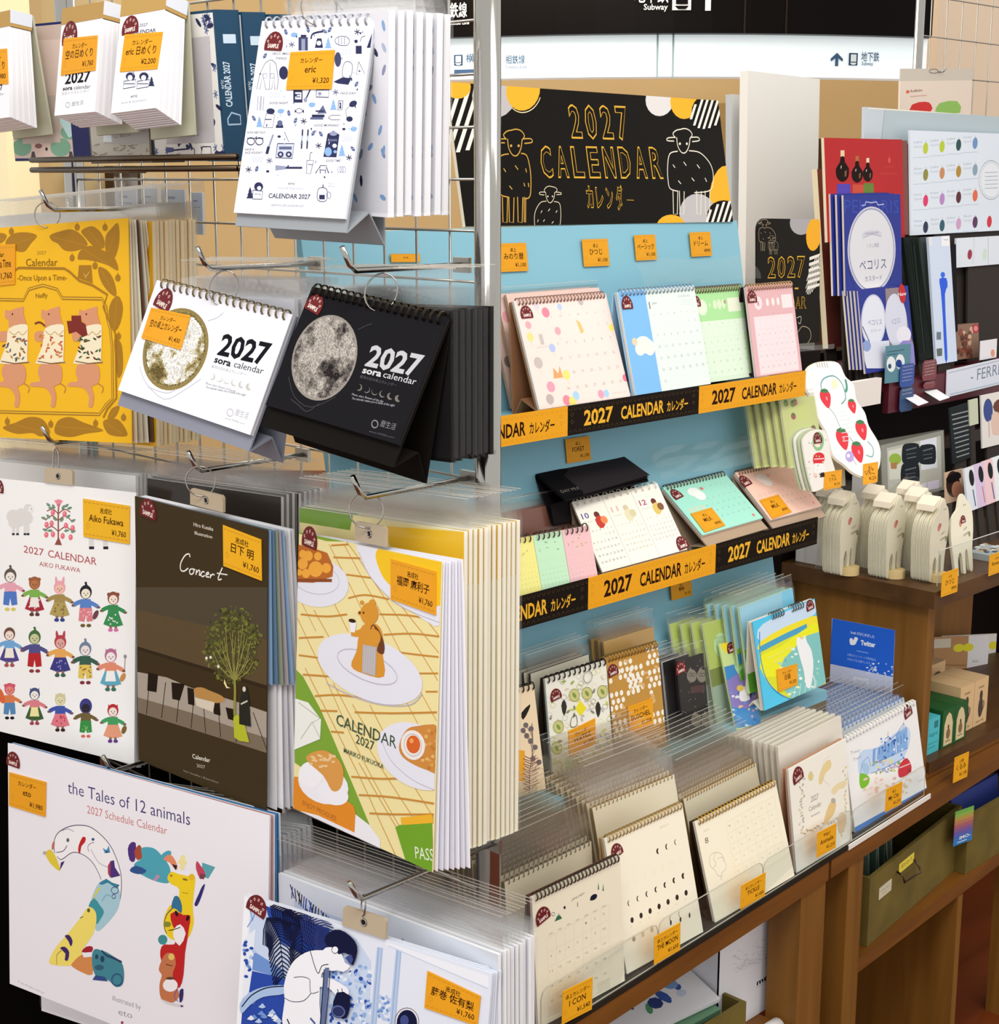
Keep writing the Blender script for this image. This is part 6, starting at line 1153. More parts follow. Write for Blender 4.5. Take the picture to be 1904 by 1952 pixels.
for q, paper, edge, lab, gp, n, Y, m in (([(150, 590), (480, 460), (525, 1080), (200, 1190)], '#d9d6c4', '#3a302a', '{} clear bagged plant print calendar behind the TEXTILE sample', 'bagged textile calendars', 3, 1.438, HAZE),
                           ([(560, 455), (845, 365), (900, 985), (620, 1080)], '#bf9a5a', '#9a7a42', '{} clear bagged kraft calendar behind the kraft sample', 'bagged kraft calendars', 3, 1.438, HAZE)):
    p = pack_card('bagged_calendar', cp('r4', *q), 'Y', Y, .004, paper, None, edge, top=.028, film_m=m, fit_kw=dict(sig=(.05, .05, .05), tilt=-.06, edge='b'), zmin=.8125); stack(p, n, (-.003, .009, 0), lab, 'calendar', gp)
def owl(a, x, y, s=1.0):
    for d in (-1, 1): a.ell(x+d*26*s, y, 26*s, 34*s, '#8a8272', n=14); a.poly([(x+d*26*s-18*s, y-26*s), (x+d*26*s-6*s, y-46*s), (x+d*26*s, y-24*s)], '#8a8272'); a.ring(x+d*26*s-8*s, y-6*s, 8*s, 9*s, 3*s, '#3a342c', n=10); a.ring(x+d*26*s+8*s, y-6*s, 8*s, 9*s, 3*s, '#3a342c', n=10)
def dr_owl(a, c):
    a.sp = 'r4'; R = random.Random(5)
    for k in range(40): a.ell(R.uniform(1000, 1160), R.uniform(480, 900), 4, 4, '#6a645c', n=6)
    owl(a, 1095, 590, 1.1); owl(a, 1120, 840, 1.1); a.poly([(1060, 650), (1140, 640), (1140, 680), (1060, 690)], '#4a2622')
ow = Card('bagged_calendar', 'dark bagged owl calendar standing at the middle of the third step', 'calendar', cp('r4', (985, 510), (1130, 460), (1175, 930), (1030, 975)), 'Y', 1.395, 'dark owl calendars on the third step', tilt=-.1, edge='b', sig=(.12, .06, .06))
mb = sheet(ow, .004, '#26211f'); a = Art(ow, 'r4', mb=mb); dr_owl(a, ow); mb.build('card', ow.root); sleeve(ow, .004, .02, m=FILM); sample_sticker(ow, 'r4', 1005, 545, 60, 5)
p = pack_card('bagged_calendar', cp('r4', (895, 540), (1050, 480), (1090, 930), (950, 975)), 'Y', 1.41, .004, '#1f1b1e', lambda a, c: None, '#dcd9d4', top=.02, film_m=FILM, fit_kw=dict(sig=(.08, .06, .05), tilt=-.1, edge='b'), zmin=.8125)
stack(p, 4, (-.012, .011, 0), '{} dark bagged calendar behind the owl sample', 'calendar', 'dark owl packs')
def dr_loon(a, c):
    a.sp = 'r4'; a.poly([(1250, 540), (1400, 500), (1480, 860), (1310, 890)], '#3f8fd0'); a.poly([(1265, 620), (1420, 560), (1450, 740), (1300, 770)], '#8f7fc4', 2); a.ell(1355, 515, 48, 74, '#bfeeb8'); a.ell(1360, 510, 34, 56, '#d6f4cf'); a.poly([(1230, 400), (1320, 390), (1340, 430), (1260, 460)], '#f0e02a', 2)
    R = random.Random(9)
    for k in range(34): a.ell(R.uniform(1290, 1460), R.uniform(660, 880), R.uniform(6, 14), R.uniform(4, 9), R.choice(['#5aa6e0', '#2f6fc0', '#e6eef6', '#d9a9c4', '#f0c9a0']), n=7)
    a.poly([(1335, 690), (1355, 650), (1395, 660), (1400, 720), (1345, 735)], '#f2f0f2', 2); a.ell(1340, 660, 20, 18, '#e8c95a'); a.poly([(1385, 670), (1410, 680), (1400, 730)], '#4a3f8a')
lo = Card('bagged_calendar', 'narrow blue bagged calendar with a green balloon beside the meadow calendar', 'calendar', cp('r4', (1230, 405), (1345, 385), (1480, 865), (1305, 890)), 'Y', 1.375, 'balloon calendars on the third step', tilt=-.12, edge='b', sig=(.12, .08, .08))
mb = sheet(lo, .003, '#cfe39a'); a = Art(lo, 'r4', mb=mb); dr_loon(a, lo); mb.build('card', lo.root); sleeve(lo, .003, .012, m=FILM); sample_sticker(lo, 'r4', 1292, 430, 52, 5)
p = pack_card('bagged_calendar', cp('r4', (1130, 300), (1260, 270), (1360, 830), (1210, 880)), 'Y', 1.40, .003, '#b9cc6a', lambda a, c: (a.ell(.6, .25, .3, .12, '#bfe4b0'), a.rect_(0, .45, 1, .62, '#7f8f4a'), a.rect_(0, .62, 1, 1, '#9fb4a0')), '#e9ecd0', top=.018, fit_kw=dict(sig=(.08, .06, .06), tilt=-.12, edge='b'), zmin=.8125)
stack(p, 4, (-.014, .011, 0), '{} clear bagged green balloon calendar behind the balloon sample', 'calendar', 'bagged balloon strip calendars')
def dr_meadow(a, c):
    a.sp = 'r4'; a.poly([(1450, 480), (1470, 380), (1560, 290), (1760, 250), (1830, 400), (1830, 640), (1640, 720), (1560, 690), (1490, 620)], '#d9dc2a', 3); a.poly([(1440, 330), (1530, 260), (1760, 160), (1765, 240), (1600, 320), (1460, 400)], '#c6dcf0', 2); a.poly([(1450, 400), (1600, 310), (1770, 250), (1780, 300), (1600, 380), (1460, 450)], '#eede2a', 2); a.line([(1455, 440), (1590, 370), (1720, 310)], 34, '#4aa0c4', 3); a.poly([(1455, 480), (1560, 430), (1760, 290), (1800, 340), (1700, 420), (1600, 560), (1480, 600)], '#eaea1c', 2)
    a.poly([(1560, 560), (1650, 430), (1790, 340), (1830, 620), (1640, 730)], '#7fc4c0', 2); R = random.Random(6)
    for k in range(46): a.ell(R.uniform(1560, 1800), R.uniform(430, 700), R.uniform(5, 13), R.uniform(4, 10), R.choice(['#f2f4ee', '#dfeee6', '#a9d9c4', '#f4f0b0', '#5fb4b8']), n=7)
    a.poly([(1660, 410), (1665, 370), (1690, 380), (1705, 360), (1720, 400), (1745, 450), (1755, 540), (1740, 650), (1715, 650), (1700, 560), (1680, 490)], '#eef0f2', 3); a.ell(1690, 375, 12, 8, '#e8d29a', n=8); a.line([(1735, 560), (1765, 620), (1755, 680)], 8, '#eef0f2', 3)
    for k in range(5): a.line([(1640+30*k, 730-6*k), (1655+30*k, 640-6*k)], 4, '#d9f2f2')
    a.line([(1450, 340), (1455, 480), (1490, 610), (1560, 690), (1650, 730)], 7, '#2f8fd0', 4); a.text('The secret land', (1500, 500), (1630, 430), 14, '#f4f09a'); a.text('2027', (1530, 520), (1590, 490), 14, '#f4f09a')
md = tall('bright blue and yellow meadow calendar with a white cat on the third step', 'r4', [(1410, 282), (1760, 155), (1830, 630), (1480, 790)], 1.355, '#4fc3ea', dr_meadow, 0, '#5a5a60', stick=(1738, 190, 44, 5), price=([(1548, 555), (1665, 520), (1668, 640), (1560, 682)], ['カレンダー', '白猫', '¥1,320']), board='#e9e3d4')
for s0, s1 in ((.30, .46), (.62, .78)): spiral(md, 5, (s0-.5)*md.w, (s1-.5)*md.w, .006, .0006, '#5a6a72', name='spiral_binding')
def dr_meadow2(a, c): a.poly([(0, 0), (1, 0), (1, .3), (0, .5)], '#9fd4ec'); a.poly([(0, .5), (1, .25), (1, .5), (0, .7)], '#8ac02a'); a.line([(0, .62), (1, .4)], .12, '#2f8fb8'); a.poly([(0, .75), (1, .5), (1, 1), (0, 1)], '#5fb42a'); a.ell(.92, .12, .14, .2, '#7fd0f0')
p = pack_card('bagged_calendar', cp('r4', (1330, 205), (1640, 90), (1690, 560), (1400, 690)), 'Y', 1.385, .004, '#a9d98a', dr_meadow2, '#cfe9c0', top=.022, film_m=HAZE, fit_kw=dict(sig=(.08, .08, .08), tilt=-.12, edge='b'), zmin=.8125)
stack(p, 5, (-.006, .011, 0), '{} clear bagged meadow calendar behind the white cat calendar', 'calendar', 'bagged meadow calendars')
# ================================================================== THE COUNTER, ITS BIN AND THE SIDE CABINET
def bx(root, name, a, b, m, rot=None):
    o = root.location; return MB().box([a[i]-o[i] for i in range(3)], [b[i]-o[i] for i in range(3)], m).build(name, root)
EA = math.atan(.0612)
def EY(x): return 1.197+.0612*(x-1.338)
def turned(o):            # the two tables stand a little askew to the shelf
    o.matrix_world = Matrix.Translation((1.796, 1.225, 0)) @ Matrix.Rotation(EA, 4, 'Z') @ Matrix.Translation((-1.796, -1.225, 0)) @ o.matrix_world; return o
tb = empty('display_table', Matrix.Translation((1.60, 1.38, 0)), 'walnut display table under the bin of desk calendars', 'table')
bx(tb, 'table_top', (1.24, 1.240, .596), (1.992, 1.52, .6175), WOODX); bx(tb, 'front_rail', (1.24, 1.225, .580), (1.992, 1.240, .612), WOODX)
for x0, x1 in ((1.24, 1.30), (1.915, 1.990)):
    for y0 in (1.228, 1.46): bx(tb, 'leg', (x0, y0, 0), (x1, y0+.055, .580), WOOD)
bx(tb, 'lower_shelf', (1.30, 1.232, .34), (1.915, 1.515, .358), WOODX)
tr_ = empty('display_table', Matrix.Translation((2.35, 1.38, 0)), 'walnut display table with an open lower shelf of olive drawers, right of the bin', 'table')
bx(tr_, 'table_top', (2.0, 1.240, .596), (2.84, 1.52, .6175), WOODX); bx(tr_, 'front_rail', (2.0, 1.225, .580), (2.84, 1.240, .612), WOODX)
for x0, x1 in ((2.062, 2.112), (2.78, 2.84)):
    for y0 in (1.228, 1.46): bx(tr_, 'leg', (x0, y0, 0), (x1, y0+.055, .580), WOOD)
bx(tr_, 'lower_shelf', (2.112, 1.232, .368), (2.78, 1.515, .394), WOODX); bx(tr_, 'rear_panel', (2.05, 1.515, 0.0), (2.84, 1.527, .366), grain('red_brown_panel', '#5a1c08', '#7a2c10', (3, 3, 18)))
bx(tr_, 'end_panel', (2.496, 1.232, 0), (2.516, 1.515, .366), WOOD)
turned(tb); turned(tr_)
# dark plinth behind the rack
pl = empty('dark_plinth', Matrix.Translation((1.45, 1.9, 0)), 'near-black display plinth behind the foot of the wire rack', 'plinth')
bx(pl, 'body', (1.36, 1.63, 0), (1.85, 2.7, .86), mat('#0d0a09', .6)); bx(pl, 'side_body', (1.0, 2.09, 0), (1.36, 3.3, .86), mat('#0d0a09', .6)); bx(pl, 'plinth_top', (1.358, 1.628, .86), (1.852, 2.702, .872), mat('#151110', .5))

# ---------------------------------------------------------------- the bin of desk calendars
bn_ = empty('acrylic_bin', Matrix.Translation((1.75, 1.235, ZC)), 'clear acrylic front fence along the edge of the calendar bin', 'acrylic fence')
def fence(x0, x1, zl, zr, name='fence_panel'):
    n = 6; r = .012; pts = [(x0, 0), (x1, 0), (x1, zr-r), (x1-r*.3, zr-r*.3), (x1-r, zr), (x0+r, zl), (x0+r*.3, zl-r*.3), (x0, zl-r)]
    mb = MB(); mb.prism(pts, -.0012, .0012, ACRYL); e = [(x, z, .0014) for x, z in pts]; mb.tube(e+[e[0]], .0007, mat('#b9b3a2', .3), 5); o = mb.build(name, bn_)
    o.matrix_local = Matrix.Translation((-1.75, -.006, .002)) @ Matrix.Rotation(math.pi/2, 4, 'X'); return o
xs = [float(P(*q, Z=.62)[0]) for q in ((1035, 1980), (1192, 1885), (1262, 1840), (1345, 1790), (1458, 1712), (1512, 1676), (1626, 1605), (1772, 1518))]
fence(xs[0], xs[2]-.002, .062, .060); fence(xs[2], xs[4]-.002, .06, .058); fence(xs[4], xs[6]-.002, .056, .056); fence(xs[6], xs[7]-.002, .052, .056)
bx(bn_, 'edge_trim', (2.05, 1.2225, .611), (2.335, 1.2245, .6195), mat('#efeae2', .4)); bx(bn_, 'edge_strip', (1.26, 1.2235, .612), (2.05, 1.2248, .618), mat('#2a241e', .4)); bx(bn_, 'bin_floor', (1.262, 1.2256, .618), (2.19, 1.36, .6195), mat('#3a3631', .5)); turned(bn_)

def dr_icon(a, c):
    a.sp = 'r5'; a.textc('1', (580, 948), 26, '#4a463e', dirv=(.9, -.42)); a.text('JANUARY', (545, 918), (618, 878), 13, '#5a564c', shear=.1)
    a.ring(445, 988, 9, 10, 3, '#3a4a3a', n=10); a.poly([(452, 1030), (475, 982), (494, 1012)], '#2f6a4a'); a.poly([(468, 998), (475, 982), (482, 995)], '#9fc0a8'); a.ell(508, 952, 6, 9, '#2a2a30'); a.ell(668, 895, 22, 14, '#1c1d33', -40); a.ell(655, 908, 8, 6, '#1c1d33'); a.poly([(690, 855), (694, 812), (698, 852)], '#2f6a4a'); a.poly([(716, 862), (720, 820), (724, 860)], '#2f6a4a')
    o, ex, ey = np.array((432, 1100)), np.array((48.5, -25.0)), np.array((1.5, 82.0))
    for i, t in enumerate(('MON', 'TUE', 'WED', 'THU', 'FRI', 'SAT', 'SUN')): p = o+ex*i; a.text(t, (p[0]-9, p[1]+5), (p[0]+11, p[1]-5), 9, '#8a8474')
    for d in range(1, 32):
        k = d+3; p = o+ex*(k % 7)+ey*(k//7)+np.array((0, 45)); a.text(str(d), (p[0]-4*len(str(d)), p[1]), (p[0]+4*len(str(d)), p[1]-4), 12, '#8d8775')
    for r in range(6): p, q = o+ey*r+np.array((-14, 18)), o+ey*r+ex*6+np.array((24, -12)); a.line([p, q], 1.6, '#ddd4bd')
    for i in range(8): p, q = o+ex*(i-.4), o+ex*(i-.4)+ey*5; a.line([p, q], 1.2, '#e2dac5')
    for bxx, byy in ((420, 1500), (690, 1370)):
        for r in range(5):
            for cc_ in range(7): a.rect_(bxx+10*cc_, byy+12*r-5*cc_, bxx+10*cc_+5, byy+12*r-5*cc_+5, '#b9b29e')
def dr_moonph(a, c):
    a.sp = 'r5'; o, ex, ey = np.array((1120, 592)), np.array((-49.5, 25.0)), np.array((16.0, 93))
    for k, (row, col, ph) in enumerate([(0, 0, .2), (0, 1, .45), (0, 2, .7)]+[(1, i, -.15) for i in range(7)]+[(2, i, .25+.1*(6-i)) for i in range(7)]+[(2, 0, .9)]+[(3, i, 1.0) for i in range(7)]+[(4, i, .15+.3*i/7) for i in range(1, 3)]):
        p = o+ex*col+ey*row+(np.array((8, 0)) if row else 0)
        if row == 1: a.ring(p[0], p[1], 7, 15, 1.5, '#d9d0ba', n=12, a0=250, a1=460); continue
        a.ell(p[0], p[1], 9, 16, '#3a2f2a' if row != 4 else '#9a8a78', n=14)
        if ph < 1: a.ell(p[0]+10*ph+2, p[1]-1, 9, 16, '#f4ecd6', n=14)
    for col in range(7): p = o+ex*col+ey*3.2; a.rect_(p[0]-3, p[1]+16, p[0]+3, p[1]+20, '#c9bfa8')
    for i in range(3): p = o+ex*(i+4)+ey*4.1; a.ell(p[0], p[1], 9, 17, ['#cdb79c', '#d6c3aa', '#b08f74'][i % 3], n=14)
    for x, y in ((1092, 1035), (1145, 1018), (1195, 995)): a.ell(x, y, 5, 15, '#3a2f2a', n=10)
    a.text('2027', (1030, 520), (1080, 500), 12, '#d0c6ae')
def dr_tickle(a, c):
    a.sp = 'r9'; a.text('8', (140, 500), (160, 492), 36, '#6a6458'); a.text('AUGUST', (130, 430), (162, 415), 10, '#b9b09a')
    o, ex, ey = np.array((262, 372)), np.array((48, -26.5)), np.array((13, 68))
    for r in range(6): p, q = o+ey*r, o+ey*r+ex*6; a.line([p, q], 2, '#e0d6ba')
    for i in range(7): p, q = o+ex*i, o+ex*i+ey*5; a.line([p, q], 2, '#e2d8bd')
    for d in range(1, 31): k = d-1; p = o+ex*(k % 6+.45)+ey*(k//6)+np.array((2, 38)); a.text(str(d), (p[0]-5, p[1]), (p[0]+5, p[1]-4), 11, '#c2b99f')
    a.line([(165, 610), (170, 570), (200, 552), (235, 560), (255, 600), (265, 630), (255, 660), (238, 675), (240, 695), (215, 690), (195, 655), (175, 640)], 2.6, '#a8a090', 4, True); a.line([(200, 555), (190, 590), (205, 620), (190, 640)], 2.4, '#a8a090', 4); a.line([(215, 590), (240, 580), (250, 610)], 2.2, '#a8a090', 3); a.line([(235, 690), (232, 715), (240, 712)], 2.4, '#a8a090')
def dr_deer(a, c):
    a.sp = 'r9'; R = random.Random(2)
    for k in range(20): leaf(a, R.uniform(700, 735), 110+17*k, 24, 12, R.uniform(30, 150), R.choice(['#c9c2b0', '#b9b6a4', '#d9cfae']))
    for k in range(18): leaf(a, 970+R.uniform(-14, 18), 40+24*k, 24, 12, R.uniform(30, 150), R.choice(['#d8cfa2', '#e0d28e', '#d0c8b4']))
    for k in range(16): leaf(a, 735+16*k, 435-7*k+R.uniform(-10, 10), 24, 12, R.uniform(0, 90), R.choice(['#c4b49a', '#b9b6a4', '#d9c8a0']))
    a.poly([(760, 80), (775, 60), (790, 90), (780, 120), (760, 115)], '#d9d2a0', 2); a.ell(768, 95, 9, 11, '#e9cf6a')
    a.poly([(830, 70), (860, 10), (890, -5), (895, 40), (860, 80), (840, 140), (820, 130)], '#ead59a', 3); a.ring(900, 60, 60, 90, 3, '#d9d4c6', n=18, a0=100, a1=260); a.poly([(895, 180), (930, 140), (980, 120), (985, 150), (940, 175), (915, 205)], '#ecdcae', 3)
    a.poly([(860, 330), (880, 270), (905, 240), (925, 260), (915, 310), (890, 350), (850, 390)], '#e8c98e', 3); a.ell(908, 240, 14, 16, '#b9b2a8'); a.poly([(935, 340), (960, 310), (985, 330), (980, 400), (950, 440), (935, 400)], '#e6cba6', 3)
    a.text('2027', (775, 250), (820, 228), 34, '#8a8270', .0); a.text('Calendar', (762, 308), (838, 268), 30, '#8a8270'); a.text('illustrated by', (775, 340), (828, 312), 10, '#6a6458', .01)
def dr_street(a, c):
    a.sp = 'r8'; R = random.Random(18)
    a.poly([(880, 1330), (1010, 1290), (1190, 1150), (1240, 1180), (1230, 1290), (1160, 1400), (960, 1480), (880, 1500)], '#c3d9f3', 3)
    for pts in ([(1010, 1300), (1060, 1280), (1060, 1380), (1005, 1400)], [(1070, 1270), (1130, 1240), (1140, 1340), (1065, 1370)], [(1140, 1200), (1215, 1160), (1220, 1300), (1150, 1330)], [(975, 1310), (995, 1300), (990, 1420), (970, 1430)]): a.poly(pts, '#86b1e6')
    for pts in ([(1030, 1260), (1085, 1215), (1110, 1240)], [(1150, 1190), (1195, 1120), (1215, 1170)]): a.line(pts, 6, '#5a8fd6')
    for k in range(26): x, y = R.uniform(1010, 1215), R.uniform(1200, 1370); a.rect_(x, y, x+12, y+16, R.choice(['#3f78cc', '#5a94dc', '#e9f1fa', '#2f5fae']))
    for k in range(40): a.ell(R.uniform(960, 1200), R.uniform(1380, 1480), R.uniform(6, 15), R.uniform(6, 15), R.choice(['#cbb6d6', '#d9dfa0', '#9fb4cc', '#e3d4dc', '#8fae6a', '#b8a7c4']), n=8)
    a.poly([(880, 1490), (910, 1480), (950, 1510), (940, 1560), (900, 1590), (880, 1560)], '#7cc02a', 3); a.poly([(890, 1430), (920, 1400), (950, 1440), (930, 1490)], '#a9c9e6', 3)
    a.poly([(1155, 1480), (1165, 1420), (1210, 1370), (1240, 1400), (1250, 1450), (1220, 1490), (1170, 1510)], '#cf2f3e', 3); a.line([(1165, 1440), (1240, 1410)], 8, '#f0c9c4'); a.ell(1235, 1460, 14, 16, '#b02a34')
    for k in range(40): a.ell(R.uniform(900, 1220), R.uniform(1510, 1640), R.uniform(10, 20), R.uniform(6, 12), R.choice(['#eacbc4', '#f0ddd4', '#e3bcb6', '#efe3da', '#e2cfa8']), -25, 8)
    for pts in ([(1005, 1400), (1010, 1300), (1060, 1272), (1140, 1200), (1215, 1150), (1222, 1300), (1065, 1372), (1005, 1400)], [(1060, 1272), (1066, 1370)], [(1140, 1200), (1150, 1330)], [(975, 1430), (980, 1310), (1000, 1300)], [(1080, 1240), (1082, 1180)], [(1190, 1160), (1195, 1110)], [(960, 1480), (1060, 1440), (1200, 1370)], [(880, 1500), (900, 1400), (940, 1360), (960, 1430)]): a.line(pts, 3.5, '#4a78bc')
    for k in range(9): a.line([(1020+22*k, 1300-13*k), (1022+22*k, 1345-11*k)], 5, '#3f6fb4')
    for x, y in ((1200, 1550), (1240, 1520)): a.poly([(x-12, y+20), (x, y-10), (x+14, y+18)], '#e8d2b4')
    a.text('Your', (815, 1345), (885, 1322), 24, '#9aa3ae'); a.text('Town', (835, 1395), (890, 1368), 24, '#9aa3ae'); a.poly([(820, 1880), (1380, 1570), (1390, 1600), (1395, 1640), (830, 1960)], '#4f86d0'); a.text('2027', (1300, 1545), (1345, 1522), 12, '#b9b2b4')
BIN = dict(gp='desk calendars in the counter bin')
def floor_y(crop, quad): q = cp(crop, *quad); return float(P((q[2][0]+q[3][0])/2, (q[2][1]+q[3][1])/2, Z=.621)[1])
def binned(label, crop, quad, Y, paper, draw, nsp, scol, stick=None, price=None, board='#8a7a5e', tilt=-.2, **k): return desk(label, crop, quad, max(floor_y(crop, quad), EY(float(P(*cp(crop, quad[3])[0], Z=.621)[0]))+.012), paper, draw, nsp, scol, tilt=tilt, board=board, depth=.03, gp='desk calendars in the counter bin', stick=stick, price=price, **k)
def bin_pack(crop, quad, Y, paper, edge, n, d, lab, gp, top=.06, m=HAZE, art=None, coil=None, jit=.002, tilt=-.2):
    p = pack_card('bagged_calendar', cp(crop, *quad), 'Y', Y, .0045, paper, art, edge, top=top, film_m=m, fit_kw=dict(sig=(.04, .04, .05), tilt=tilt, edge='b'), curl=.004)
    p.o[2] = .6212+abs(float(p.u[2]))*p.w/2; p.M.translation = Vector(p.o); p.root.matrix_world = p.M
    if coil: spiral(p, coil[0], -p.w*.46, p.w*.46, .0034, .0006, coil[1], double=False)
    return stack(p, n, d, lab, 'calendar', gp, jit=jit)
bin_pack('r5', [(190, 885), (650, 625), (690, 1310), (210, 1560)], 1.268, '#efe6cc', '#7d705a', 11, (-.001, .0088, .0022), '{} clear bagged calendar behind the icon calendar in the bin', 'bagged icon calendars in the bin', coil=(18, '#6a5f4c'))
binned('cream desk calendar opened at January with small icons, left in the bin', 'r5', [(320, 905), (822, 655), (830, 1365), (372, 1610)], 1.245, '#f2ead2', dr_icon, 23, '#57493a', stick=(388, 995, 76, 14), board='#5a2f24', sig=(.06, .1, .12))
bin_pack('r5', [(650, 545), (1110, 365), (1220, 1060), (790, 1300)], 1.285, '#efe6cc', '#a08452', 10, (-.001, .0088, .0026), '{} clear bagged calendar behind the moon phases calendar', 'bagged moon phase calendars', coil=(20, '#a8854a'))
binned('cream desk calendar of moon phases, second from left in the bin', 'r5', [(725, 572), (1155, 378), (1270, 1085), (852, 1320)], 1.258, '#f4ecd6', dr_moonph, 22, '#c2a468', stick=(795, 640, 64, 14), board='#b79a6a')
bin_pack('r5', [(1150, 440), (1560, 245), (1650, 760), (1270, 1000)], 1.285, '#efe6cc', '#a08452', 10, (-.001, .0088, .0026), '{} clear bagged calendar behind the balloon sketch calendar', 'bagged sketch calendars', coil=(26, '#b0862f'))
binned('cream desk calendar opened at August with a pencil balloon, third in the bin', 'r5', [(1225, 482), (1665, 252), (1775, 778), (1335, 1035)], 1.258, '#f3ebd3', dr_tickle, 25, '#c29a3c', board='#3a2a18')
bin_pack('r9', [(560, 10), (960, -190), (990, 470), (640, 690)], 1.272, '#f3ede0', '#e9dfcc', 9, (-.0015, .0105, 0), '{} bagged cream calendar behind the woodland animals calendar', 'bagged woodland calendars', top=.006, m=FILM, tilt=-.12)
binned('white calendar with pale woodland animals, fourth in the bin', 'r9', [(640, 54), (978, -132), (1022, 480), (690, 692)], 1.258, '#f4f0e4', dr_deer, 0, '#f0f0ee', stick=(697, 85, 62, 10), board='#b98a6a', tilt=-.12)
bin_pack('r8', [(700, 1225), (1170, 960), (1330, 1560), (790, 1840)], 1.29, '#dfe6f0', '#7f9fd0', 11, (-.0012, .0112, 0), '{} clear bagged street calendar behind the watercolour street sample', 'bagged street calendars', top=.022, m=FILM, coil=(18, '#6f94cf'))
binned('white calendar with a blue watercolour street, rightmost in the bin', 'r8', [(790, 1240), (1252, 952), (1388, 1590), (822, 1905)], 1.258, '#f1f0ef', dr_street, 22, '#f0f0ee', stick=(1226, 1035, 58, 10), board='#d9d2c4')
def edge_slip(crop, quad, lines, label, Y=YC-.010, cat='price slip'):
    c = Card('price_slip', label, cat, cp(crop, *quad), 'Y', Y, 'orange price slips on the shelf edges', tilt=0, edge='c', sig=(.03, .03, .05)); price_art(c, [(-c.w/2, c.h), (c.w/2, c.h), (c.w/2, 0), (-c.w/2, 0)], lines, base=0.0012, name='paper', parent=None, col='#f0aa12'); return c
edge_slip('r5', [(495, 1412), (658, 1333), (657, 1512), (488, 1592)], ['卓上カレンダー', 'I CON', '¥1,540'], 'orange slip reading I CON on the clear fence', 1.192)
edge_slip('r5', [(1000, 1110), (1140, 1033), (1140, 1180), (997, 1270)], ['卓上カレンダー', 'THE MOON', '¥1,650'], 'orange slip reading THE MOON on the clear fence', 1.203)
edge_slip('r5', [(1480, 833), (1610, 755), (1605, 885), (1470, 962)], ['卓上カレンダー', 'TICKLE', '¥1,430'], 'orange slip reading TICKLE on the clear fence', 1.215)
edge_slip('r9', [(806, 432), (924, 374), (920, 522), (810, 582)], ['壁掛け', 'Animalia', '¥1,210'], 'orange slip on the fence before the woodland animals calendar', 1.227)
edge_slip('r9', [(1226, 172), (1320, 124), (1314, 262), (1214, 308)], ['卓上', 'My City', '¥1,210'], 'orange slip on the fence before the watercolour street calendar', 1.236)

# ---------------------------------------------------------------- side cabinet
K = 1.0586; kz = lambda z: 1.65-(1.65-z)*K
cb = empty('side_cabinet', Matrix.Translation((2.7, 1.46, .619)), 'walnut cabinet with an open niche standing right of the bin', 'cabinet')
CW = 2.92*K; PX, PF, PB_ = 2.371, 1.300, 1.604
bx(cb, 'cabinet_top', (PX-.026, 1.276, kz(.980)), (CW, PB_+.004, kz(1.008)), WOODTOP)
bx(cb, 'side_panel', (PX, PF, .619), (PX+.023, PB_, kz(.980)), WOOD); bx(cb, 'shelf_board', (PX+.023, 1.294, .6285), (CW, PB_-.006, kz(.704)), WOODTOP)
bx(cb, 'rear_panel', (PX+.023, PB_-.014, kz(.704)), (CW, PB_-.001, kz(.980)), WOOD); bx(cb, 'plinth_board', (PX, 1.2955, .619), (CW, PF, .6285), WOODX)
# social card on the cabinet side
tc = Card('info_card', 'blue and white card with a bird logo taped to the cabinet side', 'card', cp('r8', (685, 370), (1136, 455), (1112, 910), (660, 830)), 'X', PX-.003, sig=(.04, .04, .04))
a = Art(tc, 'r8', mb=sheet(tc, .001, '#c9cfe8')); a.poly([(685, 370), (1136, 455), (1118, 790), (665, 695)], '#1f62d6')
a.text('Smith がはじめました', (815, 478), (985, 512), 17, '#dfe8f8', .01); a.text('Twitter', (888, 560), (992, 578), 34, '#f4f6fc', .04)
a.poly([(812, 555), (808, 520), (822, 512), (838, 526), (842, 508), (856, 505), (868, 516), (860, 535), (850, 555), (832, 562)], '#f4f6fc', 3); a.line([(858, 602), (942, 620)], 4, '#9fc0f2'); a.text('お得なキャンペーンや新商品の', (792, 636), (995, 676), 14, '#a9c6f4'); a.text('お知らせをお届けします', (792, 668), (955, 700), 14, '#a9c6f4'); a.poly([(830, 780), (945, 800), (940, 845), (825, 825)], '#dfe3f0'); a.line([(830, 780), (945, 800), (940, 845), (825, 825)], 3, '#aab6da', 0, True); a.text('@smith', (850, 820), (925, 834), 14, '#7f92c4')
for k in range(24): a.ell(R.uniform(930, 1115), R.uniform(690, 780), R.uniform(4, 12), R.uniform(3, 8), '#d9e4f6', n=7)
a.mb.build('print', tc.root)
# goods in the niche
def carton(label, x, y, z, w, d, h, col, rz=0.0, art=None, side=None, cat='box', gp=None, nm='small_carton', lid=None):
    o = empty(nm, Matrix.Translation((x, y, z)) @ Matrix.Rotation(rz, 4, 'Z'), label, cat, gp); MB().box((-w/2, -d/2, 0), (w/2, d/2, h), col).build('carton', o)
    if lid: MB().box((-w/2-.0006, -d/2-.0006, h), (w/2+.0006, d/2+.0006, h+.002), lid).build('lid', o)
    c = Card(None, None, None, th=np.array([0, -d/2-.0002, h/2, 0, 0, 0, w, h]), face='Y')
    if art: b = Art(c, 'uv'); art(b, c); q = b.mb.build('front_print', o); q.matrix_local = c.M
    if side: c2 = Card(None, None, None, th=np.array([-w/2-.0002, 0, h/2, 0, 0, 0, d, h]), face='X'); b = Art(c2, 'uv'); side(b, c2); q = b.mb.build('side_print', o); q.matrix_local = c2.M
    return o
